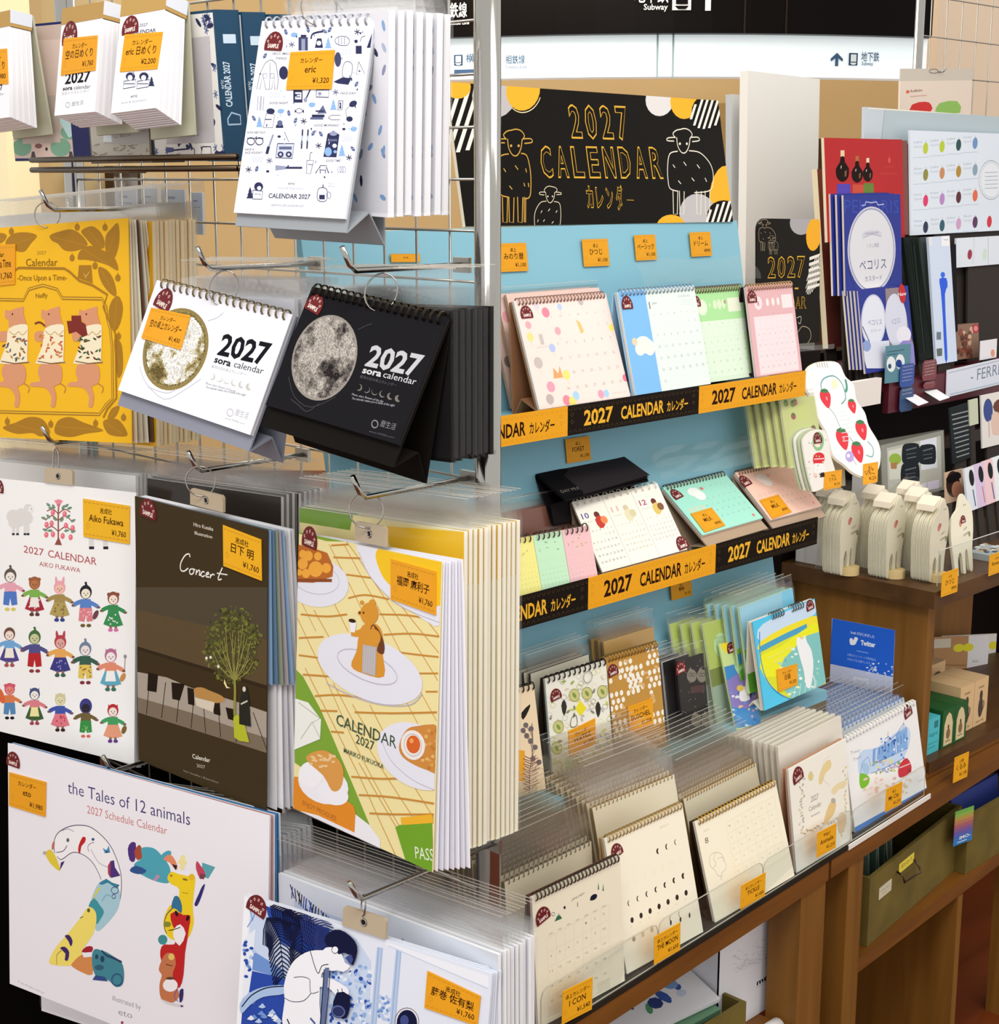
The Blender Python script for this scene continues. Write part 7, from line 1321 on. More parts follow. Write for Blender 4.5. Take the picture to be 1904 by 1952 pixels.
def at(px, py, z): return P(px, py, Z=z)
zn = kz(.704)+.0004; KR = mat('#dcb98a', .7); GN = mat('#1f5a2a', .5)
def pr_cat(b, c): b.ell(.5, .62, .17, .22, '#4a3f34'); b.ell(.5, .36, .11, .11, '#4a3f34'); b.text('MARK', (.3, .2), (.7, .2), .05, '#7a6a52'); b.line([(.6, .75), (.75, .6), (.7, .5)], .05, '#4a3f34', 3); b.text('paper clip', (.22, .93), (.78, .93), .05, '#8a7a62')
def pr_hole(b, c): b.ell(.5, .25, .22, .07, '#5a4630'); b.ell(.55, .68, .08, .16, '#2a211a')
def pr_green(b, c): b.poly([(.15, .95), (.15, .4), (.3, .18), (.5, .1), (.7, .18), (.85, .4), (.85, .95)], '#dcc99a'); b.ell(.5, .66, .17, .14, '#8a6a4a'); b.ell(.5, .48, .06, .06, '#4a2f22'); b.line([(.3, .85), (.7, .85)], .04, '#6a5a3a')
def pr_cyan(b, c): b.rect_(.55, .1, .85, .3, '#2f7f86'); b.text('tape', (.15, .5), (.85, .5), .12, '#2f8f94'); b.line([(.1, .7), (.9, .7)], .04, '#3f9fa4'); b.line([(.1, .82), (.7, .82)], .04, '#3f9fa4')
carton('small cyan tape box at the left of the cabinet niche', 2.305*K, 1.262*K, zn, .042*K, .040*K, .062*K, mat('#4fc3cf', .5), art=pr_cyan)
for x, lab in ((2.352, 'dark green box with an arched label next to the cyan box'), (2.394, 'dark green box with an arched label next to the kraft boxes')): carton(lab, x*K, 1.285*K, zn, .041*K, .09*K, .068*K, GN, art=pr_green, gp='green boxes in the niche')
carton('tall dark green box at the back left of the niche with a red packet', 2.36*K, 1.395*K, zn, .05*K, .06*K, .155*K, GN, lid=mat('#7a1f1c'))
for x, lab in ((2.442, 'kraft cube box with a cat print, left of two in front'), (2.4925, 'kraft cube box with a cat print, right of two in front')): carton(lab, x*K, 1.29*K, zn, .049*K, .07*K, .085*K, KR, art=pr_cat, gp='kraft cat boxes in the niche')
for x, z, lab in ((2.455, zn, 'kraft box standing behind the two cat boxes'), (2.455, zn+.0955, 'kraft box on top of the rear kraft box'), (2.512, zn+.0, 'kraft box at the rear right behind the cat boxes')): carton(lab, x*K, 1.385*K, z, .055*K, .065*K, (.088 if z == zn else .062)*K, KR, art=pr_hole, gp='kraft boxes in the niche')
def poster(b, c): b.rect_(0, 0, .62, .55, '#b98a5a'); b.rect_(0, .02, .3, .12, '#d8cdb9'); b.ell(.45, .13, .1, .045, '#e8dc2a'); b.ell(.62, .13, .1, .045, '#e8dc2a'); b.text('box', (.72, .3), (.82, .3), .03, '#8a8a92'); b.line([(.05, .3), (.6, .33)], .012, '#8f6a42')
pw = Card('printed_board', 'white printed board with a brown photo and yellow bursts in the niche', 'poster', cp('r8', (1385, 458), (1788, 535), (1800, 1185), (1400, 1100)), 'Y', 1.43*K, tilt=-.03, edge='b', sig=(.05, .02, .02))
a = Art(pw, 'uv', mb=sheet(pw, .003, '#ece8ea')); poster(a, pw); a.mb.build('board', pw.root)
pw2 = Card('printed_board', 'second white printed board standing just behind the first', 'poster', cp('r8', (1440, 450), (1842, 525), (1850, 1180), (1450, 1095)), 'Y', 1.455*K, tilt=-.03, edge='b', sig=(.05, .02, .02))
a = Art(pw2, 'uv', mb=sheet(pw2, .003, '#e9e2d8')); a.ell(.94, .13, .08, .045, '#e8dc2a'); a.mb.build('board', pw2.root)
edge_slip('r8', [(1555, 1362), (1658, 1328), (1650, 1505), (1542, 1545)], ['小物', 'くるみ', '¥1,100'], 'orange slip on the front of the niche shelf', 1.258)

# ---------------------------------------------------------------- sheep-shaped calendars on the cabinet
ZT = kz(1.008)+.0006
SH = [(-.42, 0), (-.30, 0), (-.28, .20), (-.18, .30), (-.10, .22), (-.08, 0), (.02, 0), (.04, .26), (.14, .30), (.20, .02), (.32, .02), (.36, .30), (.46, .55), (.48, .78), (.40, .92), (.28, .98), (.18, 1.06), (.05, 1.08), (-.04, 1.0), (-.12, .90), (-.30, .84), (-.44, .74), (-.50, .55), (-.47, .30)]
def sheep_item(label, px, py, w=.061, h=.144, t=.038, rz=.0, base=True, sample=False, z=ZT, tip=0.0):
    p = at(px, py, z); o = empty('sheep_calendar', Matrix.Translation(Vector(p)) @ Matrix.Rotation(rz, 4, 'Z') @ Matrix.Rotation(tip, 4, 'X'), label, 'calendar', 'sheep-shaped calendars on the cabinet')
    bh = .014 if base else 0.0
    if base:
        m = MB(); m.prism([(.019*math.cos(2*math.pi*i/24), .019*math.sin(2*math.pi*i/24)-.004) for i in range(24)], 0, bh, mat('#d6bd86', .6)); m.build('wooden_base', o)
    mb = MB(); n = 12 if not sample else 3; pts = smooth_pts([(x*w, y*h*.9) for x, y in SH], 3, True); y0 = 0.0
    for k in range(n):
        z0 = -t*k/n; s_ = 1-.012*(k % 3)
        mb.prism([(x*s_, y*s_+.001*(k % 2)) for x, y in pts], z0-t/n*.72, z0, mat('#e9e3c8' if k % 2 else '#efe9d2'))
    fr = Card(None, None, None, th=np.array([0, 0, h/2, 0, 0, 0, w, h]), face='Y'); a = Art(fr, 'mm', .0003, mb, rect=(-9, -9, 9, 9))
    a.ell(-.004*w/.058, h*.62, .004, .006, '#d98a7a'); a.poly([(.0, h*.60), (.004, h*.66), (-.004, h*.68)], '#c96a5a'); a.text('SHEEP', (.004, h*.52), (.017, h*.54), .0035, '#b3ad96'); a.text('CALENDAR', (.002, h*.45), (.022, h*.47), .004, '#8a8672'); a.ell(.023, h*.46, .003, .005, '#8f9a5a')
    for x in (.01, .016): a.ell(x, h*.83, .001, .0012, '#4a4436', n=8)
    a.rect = (-9, -9, 9, 9)
    b = mb.build('sheep_card', o); b.matrix_local = Matrix.Translation((0, -t*.1, bh*.35)) @ fr.M
    if sample:
        sc = Card(None, None, None, th=np.array([0, 0, h/2, 0, 0, 0, w, h]), face='Y'); sc.root = o; s = sample_sticker(sc, 'mm', .004, h*.66, .017, 0); s.matrix_local = Matrix.Translation((0, -t*.1, bh*.35)) @ sc.M
        return o
    top = MB(); top.hexa([(-w*.30, .001, h*.86), (w*.16, .001, h*.93), (w*.16, t*.9, h*.93), (-w*.30, t*.9, h*.86)], [(-w*.26, .001, h*.93), (w*.10, .001, h*1.02), (w*.10, t*.9, h*1.02), (-w*.26, t*.9, h*.93)], mat('#efe4cf')); top.build('header_fold', o)
    sv = MB(); x0, x1, ya, yb, hz = -w*.56, w*.56, -t*.16, t*1.12, h*1.04
    vs = [(x0, ya, .001), (x1, ya, .001), (x1, yb, .001), (x0, yb, .001), (x0, ya, hz*.86), (x1, ya, hz), (x1, yb, hz), (x0, yb, hz*.86)]
    sv.add(vs, [(0, 1, 5, 4), (1, 2, 6, 5), (2, 3, 7, 6), (3, 0, 4, 7)], FILM); sv.build('film_sleeve', o); return o
for lab, px, py in (('second bagged sheep-shaped calendar of the first row from the blue shelf', 1590, 1075), ('second bagged sheep-shaped calendar of the middle row', 1676, 1080), ('second bagged sheep-shaped calendar of the third row', 1758, 1086), ('rear bagged sheep-shaped calendar of the first row', 1571, 1060), ('rear bagged sheep-shaped calendar of the third row', 1742, 1070)): sheep_item(lab, px, py, base=False)
for lab, px, py in (('bagged sheep-shaped calendar on a round wooden base nearest the blue shelf', 1613, 1093), ('bagged sheep-shaped calendar on a round wooden base, middle of the front row', 1700, 1099), ('bagged sheep-shaped calendar right of the middle front one', 1782, 1106)): sheep_item(lab, px, py)
sheep_item('unwrapped sheep-shaped sample with a red half-moon sticker', 1840, 1092, sample=True, base=False, w=.082, t=.006, tip=-.15)
c_ = at(1560, 1078, ZT); carton('white block box between the blue shelf and the sheep', c_[0]+.012, c_[1]+.02, ZT, .022, .06, .055, mat('#e4dfdc'), nm='white_block')
f = empty('acrylic_fence', Matrix.Translation((2.65, 1.294, ZT)), 'clear acrylic guard on the front edge of the cabinet top', 'acrylic fence'); x0 = X_(1786, 1115, 1.294)-2.65; MB().box((x0, -.001, 0), (.4, .001, .062), ACRYL).build('guard_panel', f); e = MB(); e.tube([(x0, 0, 0), (x0, 0, .062), (.4, 0, .062)], .0009, mat('#c9c9c0', .3), 5); e.build('panel_edge', f)
edge_slip('r7', [(1482, 1645), (1602, 1610), (1602, 1785), (1484, 1818)], ['メモ', 'ひつじ', '¥990'], 'orange slip on the cabinet top edge before the sheep', 1.27)
edge_slip('r7', [(1828, 1515), (1940, 1480), (1940, 1630), (1828, 1668)], ['ふせん', 'Romantic', '¥550'], 'orange slip at the right border of the photo on the cabinet top', 1.27)
fl = empty('film_packet', Vector(at(1880, 1062, ZT)), 'clear packet of dark and white stickers behind the acrylic guard', 'packet'); mb = MB(); mb.box((-.03, -.025, 0), (.05, .03, .012), mat('#a9b4b8', .5)); mb.build('card', fl)
mb = MB()
for k in range(16): x, y = random.Random(k).uniform(-.025, .045), random.Random(k+50).uniform(-.02, .025); mb.box((x, y, .012), (x+.008, y+.007, .0135), mat(['#efe9e4', '#3f4650', '#d9b48a'][k % 3]))
mb.build('sticker_print', fl)
# strawberry die-cut calendar, small girl calendar, green packs
rz_ = empty('white_riser', Vector((2.60, 1.53, ZT)), 'white box riser on the cabinet behind the sheep', 'box'); bx(rz_, 'body', (2.53, 1.50, ZT), (2.68, 1.56, ZT+.14), mat('#e9e9ee')); bx(rz_, 'riser_top', (2.53, 1.499, ZT+.14), (2.68, 1.561, ZT+.142), mat('#f3f3f6'))
sb = Card('diecut_calendar', 'white die-cut calendar with strawberries leaning above the sheep', 'calendar', cp('r7', (505, 130), (800, 130), (1045, 920), (750, 920)), 'Y', 1.43, tilt=-.2, edge='b', sig=(.12, .1, .5))
out = [(555, 135), (640, 115), (740, 125), (790, 220), (850, 280), (870, 390), (930, 480), (960, 580), (1030, 700), (1045, 800), (1020, 900), (930, 945), (850, 920), (780, 860), (700, 790), (660, 640), (590, 520), (560, 400), (510, 310), (510, 190)]
b = Art(sb, 'r7', .0, rect=(-9, -9, 9, 9)); b.poly(out, '#2f6a3a', 4); pts = smooth_pts([b.m(p) for p in out], 4, True)
cx_, cy_ = sum(p[0] for p in pts)/len(pts), sum(p[1] for p in pts)/len(pts)
mb = MB(); mb.prism([(cx_+(x-cx_)*1.03, cy_+(y-cy_)*1.02) for x, y in pts], -.004, -.002, mat('#eadfc8')); mb.prism(pts, -.002, 0, mat('#f2f1f0')); a = Art(sb, 'r7', .0002, mb, rect=(-9, -9, 9, 9))
a.line([(620, 330), (612, 270), (640, 230), (700, 215), (750, 250), (780, 310), (790, 380), (760, 420)], 8, '#5fa0a0', 4); a.line([(790, 240), (800, 300), (790, 330)], 20, '#4f9a86', 3); a.line([(640, 420), (700, 480), (740, 560), (770, 640)], 5, '#8fb8a8', 4); a.line([(820, 660), (850, 700)], 6, '#4f9a86'); a.line([(950, 690), (990, 740), (985, 800), (940, 790)], 8, '#7fb0b8', 4)
for x, y, r in ((645, 385, 1.0), (838, 440, .75), (905, 615, 1.05), (768, 680, 1.15), (878, 775, 1.1)): a.poly([(x-38*r, y-55*r), (x, y-70*r), (x+34*r, y-35*r), (x+36*r, y+25*r), (x+22*r, y+65*r), (x-12*r, y+35*r), (x-38*r, y-10*r)], '#e0303e', 3); a.poly([(x-40*r, y-60*r), (x-10*r, y-78*r), (x+20*r, y-62*r), (x, y-44*r)], '#3f7a4a', 2); a.ell(x+8*r, y-5*r, 7*r, 16*r, '#f08a90', -15, 8)
a.ell(820, 800, 30, 40, '#b9a4dc', -10); a.ell(810, 795, 12, 14, '#efe9f4'); a.line([(830, 760), (850, 830), (870, 860)], 5, '#cbb8e2', 3); a.poly([(690, 250), (720, 240), (735, 290), (700, 310)], '#f2ecc4', 2)
for k in range(8): a.line([(740+4*k, 480+30*k), (800+10*k, 468+30*k)], 4, '#dbe7ea')
for k in range(5): a.line([(580+18*k, 118), (590+18*k, 155)], 4, '#9a7a4a')
mb.build('cover', sb.root)
st2 = MB(); st2.hexa([(-.02, -.008, -.05), (.02, -.008, -.05), (.02, sb.h*.7, -.008), (-.02, sb.h*.7, -.008)], [(-.02, -.008, -.047), (.02, -.008, -.047), (.02, sb.h*.7, -.005), (-.02, sb.h*.7, -.005)], mat('#d9cdb4')); st2.build('easel_stand', sb.root)
price_sticker(sb, 'r7', [(922, 855), (1028, 838), (1022, 985), (918, 1008)], ['卓上', 'いちご', '¥1,210'])
gl = Card('diecut_calendar', 'small rounded die-cut calendar of a girl in red before the green packs', 'calendar', cp('r7', (470, 600), (680, 590), (740, 1010), (545, 1060)), 'Y', 1.415, tilt=-.15, edge='b', sig=(.12, .1, .1))
out = [(480, 720), (490, 660), (540, 615), (610, 605), (655, 640), (680, 780), (720, 930), (700, 990), (570, 1055), (545, 1030), (510, 900)]; b = Art(gl, 'r7', .0, rect=(-9, -9, 9, 9)); pts = smooth_pts([b.m(p) for p in out], 4, True); mb = MB()
for k in range(4): mb.prism([(x-.004*k, y+.002*k) for x, y in pts], -.005*k-.003, -.005*k, mat('#ece8e0' if k % 2 == 0 else '#b9c4a0'))
a = Art(gl, 'r7', .0002, mb, rect=(-9, -9, 9, 9)); a.ell(592, 690, 42, 70, '#8fc08a'); a.ell(588, 700, 26, 34, '#f2e2d4'); a.poly([(560, 690), (572, 645), (610, 645), (622, 690), (590, 670)], '#3a2420', 2); a.poly([(560, 790), (600, 770), (635, 790), (630, 850), (560, 855)], '#d9222c', 2); a.poly([(565, 850), (632, 850), (645, 915), (560, 930)], '#f2eeee'); a.rect_(560, 920, 580, 950, '#f0c9c0'); a.poly([(600, 920), (635, 915), (638, 948), (605, 952)], '#3a2420'); a.line([(562, 820), (635, 815)], 7, '#f4e4e2')
for k in range(20): a.ell(520+R.uniform(-10, 130), 660+R.uniform(0, 320), 5, 7, R.choice(['#9fc79a', '#e08a92', '#cfe0c4']), n=7)
mb.build('cover', gl.root); sample_sticker(gl, 'r7', 588, 668, 58, 0); price_sticker(gl, 'r7', [(642, 915), (765, 895), (758, 1022), (634, 1045)], ['Fancy', 'リトル', '¥1,210'])
def gp_art(a, c):
    R = random.Random(3); a.poly([(.2, .12), (.8, .1), (.8, .32), (.2, .34)], '#cfd98a')
    for k in range(12): x, y = R.uniform(.1, .9), R.uniform(.05, .95); a.ell(x, y, .07, .05, R.choice(['#c96a7a', '#8a9a4a', '#a05a5a'])); a.ell(x, y-.03, .04, .02, '#5a7a3a')
p = pack_card('bagged_calendar', cp('r7', (300, 380), (560, 370), (640, 850), (400, 880)), 'Y', 1.44, .004, '#cdd690', gp_art, '#dfe0b0', top=.012, film_m=HAZE, fit_kw=dict(sig=(.06, .05, .05), tilt=-.12, edge='b'))
stack(p, 5, (-.010, .0095, 0), '{} pale green bagged strawberry pack at the end of the blue shelf', 'calendar', 'pale green strawberry packs')
# ================================================================== LOWER SHELVES OF THE TABLES
def obox(label, x0, x1, y0, y1, z0, z1, cat='drawer box', t=.007, name='storage_box', extra=None):
    o = empty(name, Matrix.Translation(((x0+x1)/2, (y0+y1)/2, z0)), label, cat); B = lambda a, b, nm: bx(o, nm, a, b, OLIVE)
    B((x0, y0, z0), (x1, y0+t, z1), 'front_panel'); B((x0, y1-t, z0), (x1, y1, z1), 'rear_panel'); B((x0, y0+t, z0), (x0+t, y1-t, z1), 'side_panel'); B((x1-t, y0+t, z0), (x1, y1-t, z1), 'side_panel'); B((x0+t, y0+t, z0), (x1-t, y1-t, z0+t), 'bottom_panel'); return o
q0, q1 = P(1652, 1805, Z=.3945), P(1826, 1653, Z=.3945); DA = math.atan2(q1[1]-q0[1], q1[0]-q0[0]); DL = math.hypot(q1[0]-q0[0], q1[1]-q0[1])
d1 = obox('olive drawer box full of papers with a wire pull, under the right table', q0[0], q0[0]+DL, q0[1], q0[1]+.205, .3945, .517)
def about(o, p, ang): o.matrix_world = Matrix.Translation((p[0], p[1], 0)) @ Matrix.Rotation(ang, 4, 'Z') @ Matrix.Translation((-p[0], -p[1], 0)) @ o.matrix_world; return o
DY = float(q0[1])-.0008
o = d1.location
lp = [P(*q, Y=DY) for q in cp('r9', (1350, 640), (1460, 568), (1460, 620), (1350, 695))]; c = Card('label_holder', None, None, cp('r9', (1350, 640), (1460, 568), (1460, 625), (1350, 697)), 'Y', DY, sig=(.01, .01, .03)); c.root.parent = d1; c.root.matrix_local = Matrix.Translation(-o) @ c.M
mb = sheet(c, .0006, '#e6d24a'); a = Art(c, 'uv', mb=mb); a.text('ポストカード', (.15, .65), (.85, .65), .35, '#4a3a12', .01)
ob_ = mb.build('yellow_label', d1); ob_.matrix_local = Matrix.Translation(-o) @ c.M; bpy.data.objects.remove(c.root)
c = Card(None, None, None, cp('r9', (1200, 775), (1292, 718), (1292, 790), (1197, 842)), 'Y', DY, sig=(.01, .01, .03)); mb = sheet(c, .0006, '#cfc8ae'); a = Art(c, 'uv', mb=mb); a.text('POSTCARD', (.15, .45), (.8, .45), .14, '#8a8168'); a.text('sale', (.3, .75), (.6, .75), .14, '#8a8168'); ob_ = mb.build('paper_label', d1); ob_.matrix_local = Matrix.Translation(-o) @ c.M
pl_, pr_ = P(*cp('r9', (1350, 725))[0], Y=DY-.006), P(*cp('r9', (1475, 645))[0], Y=DY-.006); mb = MB(); W_ = lambda p, dz=0, dy=0: Vector((p[0], p[1]+dy, p[2]+dz))-o
mb.tube([W_(pl_, .012, .006), W_(pl_, .006, -.006), W_(pl_, -.004, -.008), W_(pr_, -.012, -.008), W_(pr_, -.004, -.006), W_(pr_, .008, .006)], .0018, DARKMETAL, 6); mb.build('wire_pull', d1, True); about(d1, q0, DA)
d2 = obox('olive drawer box with blue and white booklets at the right border of the photo', 2.535, 2.76, 1.285, 1.47, .3945, .508)
d3 = obox('olive open box with notebooks on the lower shelf of the left table', 1.56, 1.818, 1.262, 1.46, .3585, .432)
R = random.Random(11)
def sheetthing(label, x, y, z, w, h, t, rz, rx, col, cat='paper', gp=None, nm='loose_paper', art=None, ry=0.0):
    M = Matrix.Translation((x, y, z)) @ Matrix.Rotation(rz, 4, 'Z') @ Matrix.Rotation(rx, 4, 'X') @ Matrix.Rotation(ry, 4, 'Y'); c = Card(None, None, None, th=np.array([0, 0, 0, 0, 0, 0, w, h]), face='Y'); o = empty(nm, M, label, cat, gp)
    mb = MB(); mb.box((-w/2, 0, -t), (w/2, h, 0), mat(col)); 
    if art: a = Art(c, 'uv', .0002, mb); art(a, c)
    q = mb.build('sheet', o); q.matrix_local = Matrix.Rotation(math.pi/2, 4, 'X'); return o
PC = ['#dfe6e2', '#b9cfc4', '#7fa79a', '#cfd6d2', '#5f7f88', '#e9ece6', '#a9bcae', '#8fae9a', '#d4dcd0', '#6f8f7a', '#e3e6de', '#b4c0b0']
for k in range(12): sheetthing(f'{ORD[k]} card from the left standing askew in the papered olive drawer', q0[0]+.024+.0215*k, q0[1]+.107+R.uniform(-.006, .006)+.0215*k*math.sin(DA), .403, .10+R.uniform(-.01, .02), .15+R.uniform(0, .045)-.004*k, .0015, math.radians(62), R.uniform(-.12, .02), PC[k], 'card', 'cards in the papered olive drawer')
BK_ = ['#2f3f8a', '#e9ebf2', '#24306e', '#f0f0f4', '#3a55a8', '#dfe3ec']
for k in range(6): sheetthing(f'{ORD[k]} booklet from the front in the right olive drawer box', 2.645, 1.318+.022*k, .404, .18, .12+.008*k, .008, .0, -.12, BK_[k], 'booklet', 'booklets in the right olive drawer', nm='booklet')
fly = Card('flyer', 'rainbow coloured flyer hanging over the corner of the right olive drawer', 'flyer', cp('r9', (1585, 285), (1758, 290), (1755, 500), (1672, 495)), 'Y', 1.281, sig=(.02, .02, .05)); mb = MB(); N = 10; cols = ['#6fae4a', '#8fae4a', '#b8924a', '#b8785a', '#a8606a', '#8a5a8a', '#6a5aa4', '#4a66b4', '#3a74bc', '#2f7cc0']
for k in range(N): mb.box((-fly.w/2, fly.h*(N-1-k)/N, -.001), (fly.w/2, fly.h*(N-k)/N, 0), mat(cols[k]))
a = Art(fly, 'uv', mb=mb); a.text('iMO-', (.3, .86), (.9, .86), .09, '#e9eef4', .02); a.line([(.2, .93), (.7, .93)], .02, '#e9eef4'); mb.build('print', fly.root)
def note_art(a, c):
    for k in range(26): a.ell(R.uniform(.15, .8), R.uniform(.25, .8), R.uniform(.03, .09), R.uniform(.03, .07), R.choice(['#3a5aa8', '#a83a3a', '#7fa0d0', '#2f3f7a', '#5a9a6a', '#c8d4ea']), R.uniform(0, 90), 8)
nb = sheetthing('white spiral notebook with a red and blue print lying in the left olive box', 1.69, 1.30, .438, .20, .17, .008, math.radians(-6), -1.25, '#ecebee', 'notebook', None, 'notebook', note_art)
mb = MB()
for k in range(5):
    x = .02+.012*k; mb.tube([(x, .0085*math.sin(q)+.002, .168+.007*math.cos(q)) for q in [2*math.pi*i/10 for i in range(10)]], .0008, mat('#f0f0ee', .35), 5, True)
mb.build('spiral_binding', nb, True)
for k, (lab, col) in enumerate((('green notebook under the white one in the left olive box', '#6f9a7a'), ('brown notebook at the bottom of the left olive box', '#8a7a5a'))): sheetthing(lab, 1.685, 1.29+.012*k, .424-.011*k, .20, .19, .009, math.radians(-3+2*k), -1.42, col, 'notebook', None, 'notebook')
# white magazine file lettered mt
mx0, mx1, my0, my1, mz0 = 1.80, 1.972, 1.302, 1.452, .3585; mz1 = .522
mf = empty('magazine_file', Matrix.Translation(((mx0+mx1)/2, 1.38, mz0)), 'white cardboard file box lettered mt under the bin', 'file box'); L_ = lambda x, y, z: (x-(mx0+mx1)/2, y-1.38, z-mz0)
def side(x): MB().hexa([L_(x, my0, mz0), L_(x+.002, my0, mz0), L_(x+.002, my1, mz0), L_(x, my1, mz0)], [L_(x, my0, mz1), L_(x+.002, my0, mz1), L_(x+.002, my1, mz0+.07), L_(x, my1, mz0+.07)], mat('#e4e6ee')).build('side_panel', mf)
side(mx0); side(mx1-.002); bx(mf, 'rear_panel', (mx0, my1-.002, mz0), (mx1, my1, mz0+.07), mat('#dcdee6'))
c = Card(None, None, None, th=np.array([(mx0+mx1)/2, my0, (mz0+mz1)/2, 0, 0, 0, mx1-mx0, mz1-mz0]), face='Y'); mb = sheet(c, .002, '#eceef4'); a = Art(c, 'r9', mb=mb)
a.text('mt', (448, 1352), (510, 1316), 30, '#15151a', .03); a.text('masking tape', (448, 1365), (505, 1335), 5, '#6a6a72')
for k in range(60): x, y = R.uniform(300, 580), 0; y = 1190+R.uniform(-50, 80)-(x-300)*.35; a.line([(x, y), (x+R.uniform(6, 18), y+R.uniform(-12, 6)), (x+R.uniform(8, 24), y+R.uniform(-8, 10))], 1.8, '#b9bac2', 2)
a.text('making', (500, 1195), (578, 1160), 15, '#8a8a92', shear=.3)
for k in range(7): x = 330+20*k; a.ring(x, 1250-.4*(x-330)+R.uniform(-20, 20), 18, 14, 1.6, '#c2c3ca', n=10)
q = mb.build('front_panel', mf); q.matrix_local = Matrix.Translation(-mf.location) @ c.M
og = empty('olive_folder', Matrix.Translation((1.88, 1.42, .36)), 'olive folder standing inside the white file box', 'folder'); MB().hexa([(-.07, 0, 0), (.07, 0, 0), (.07, .004, 0), (-.07, .004, 0)], [(-.06, .05, .10), (.072, -.03, .155), (.072, -.026, .155), (-.06, .054, .10)], OLIVE).build('cover', og)
pr = P(1470, 1945, Y=1.255); rl = empty('paper_roll', Vector((pr[0], 1.262, .352)), 'rolled sheet of white paper at the bottom edge below the file box', 'paper'); mb = MB(); mb.tube([(-.05, 0, .004), (.03, 0, .004)], .013, mat('#f3f2f2'), 14); mb.build('sheet', rl, True)

# ================================================================== BOOKCASE AND DISPLAYS BEYOND THE CABINET
MAR = grain('maroon_board', '#4a0f1c', '#5c1626', (3, 14, 14), 0.4); DK = mat('#140d0b', .6)
YB = 1.56; zs = float(P(1720, 725, Y=YB)[2]); zl_ = float(P(1720, 783, Y=YB)[2])
bc = empty('bookcase', Matrix.Translation((3.0, 1.7, 0)), 'dark bookcase with a maroon shelf front beyond the sheep cabinet', 'bookcase'); BX0, BX1 = 2.555, 3.9
bx(bc, 'shelf_front', (BX0+.09, YB, zl_), (BX1, YB+.012, zs), MAR); bx(bc, 'shelf_board', (BX0, YB+.012, zs-.018), (BX1, 1.84, zs), MAR); bx(bc, 'rear_panel', (BX0, 1.84, 0), (BX1, 1.855, zs+.02), DK); bx(bc, 'lower_shelf', (BX0, 1.615, .90), (BX1, 1.84, .915), DK)
for x in (BX0, BX1-.02): bx(bc, 'side_panel', (x, 1.615, 0), (x+.02, 1.84, zs-.018), DK)
bx(bc, 'shelf_rail', (BX0+.02, YB+.014, zl_-.10), (BX1-.02, YB+.03, zl_-.075), grain('rail_brown', '#2a1a10', '#3f2818', (3, 14, 14)))
wb = empty('white_block', Matrix.Translation((2.66, 1.60, zs)), 'white ream-like block under the blue books', 'block'); q = [P(*k, Y=1.548) for k in cp('r7', (830, 265), (1050, 262), (1045, 415), (870, 415))]; bx(wb, 'ream', (q[0][0], 1.5475, q[2][2]), (q[1][0], 1.5595, q[0][2]), mat('#ece3dd'))
fs_ = Card('shelf_sign', 'white shelf sign with thin lettering on the maroon shelf front', 'sign', [(1803, 707), (2010, 658), (2012, 708), (1806, 757)], 'Y', YB-.003, sig=(.02, .02, .03)); a = Art(fs_, 'px', mb=sheet(fs_, .002, '#dfe4f0')); a.text('- FERRIS WHEEL -', (1850, 728), (1985, 693), 22, '#6f7a94', -.006); a.line([(1808, 711), (2005, 663)], 1.2, '#9aa4ba'); a.line([(1811, 752), (2005, 705)], 1.2, '#9aa4ba'); a.mb.build('board', fs_.root)
def stand(nm, label, cat, crop, quad, Y, paper, art=None, t=.004, tilt=-.05, sig=(.1, .06, .04), gp=None, edge=None, base_z=None, rough=None):
    c = Card(nm, label, cat, cp(crop, *quad), 'Y', Y, gp, tilt=tilt, edge='b', sig=sig); mb = MB(); mb.box((-c.w/2, 0, -t), (c.w/2, c.h, 0), mat(edge or paper)); mb.box((-c.w/2, 0, 0), (c.w/2, c.h, .0002), mat(paper)); a = Art(c, crop, .0003, mb); art and art(a, c); mb.build('cover', c.root)
    if base_z is not None and c.o[2] > base_z+.002:
        z = float(c.o[2]); MB().box((-c.w*.3, -(z-base_z)/max(c.v[2], .3), -t-.006), (c.w*.3, .004, -t-.001), mat('#3a3430')).build('prop', c.root)
    return c
def a_red(a, c):
    for x, y0, s_, cap, pool in ((757, 400, 1.0, '#e3c9a0', '#4a3aa8'), (862, 440, .85, '#b0642f', '#c0452f'), (938, 455, .75, '#e8d2b0', '#5f7a2a')):
        a.poly([(x-14*s_, y0), (x+14*s_, y0), (x+14*s_, y0+46*s_), (x-14*s_, y0+46*s_)], cap); a.poly([(x-13*s_, y0+46*s_), (x+13*s_, y0+46*s_), (x+18*s_, y0+85*s_), (x+46*s_, y0+130*s_), (x+42*s_, y0+190*s_), (x+15*s_, y0+222*s_), (x-15*s_, y0+222*s_), (x-42*s_, y0+190*s_), (x-46*s_, y0+130*s_), (x-18*s_, y0+85*s_)], '#1d0f0c', 2); a.line([(x-12, y0+130*s_), (x-8, y0+110*s_)], 9, '#d9c8c0'); a.poly([(x+15*s_, y0+150*s_), (x+30*s_, y0+140*s_), (x+28*s_, y0+185*s_), (x+15*s_, y0+190*s_)], '#7a4a2f')
        a.poly([(x-38*s_, y0+240*s_), (x+55*s_, y0+240*s_), (x+60*s_, y0+310), (x-40*s_, y0+310)], pool)
    a.ell(1092, 470, 8, 22, '#d9564a', n=8); a.line([(1092, 425), (1092, 460)], 4, '#d9564a'); a.line([(1058, 518), (1128, 518)], 3, '#c9483f'); a.text('Ink Bottle diary', (1028, 575), (1150, 572), 16, '#c9483f'); a.text('notebook', (1050, 645), (1128, 640), 12, '#b8322f')
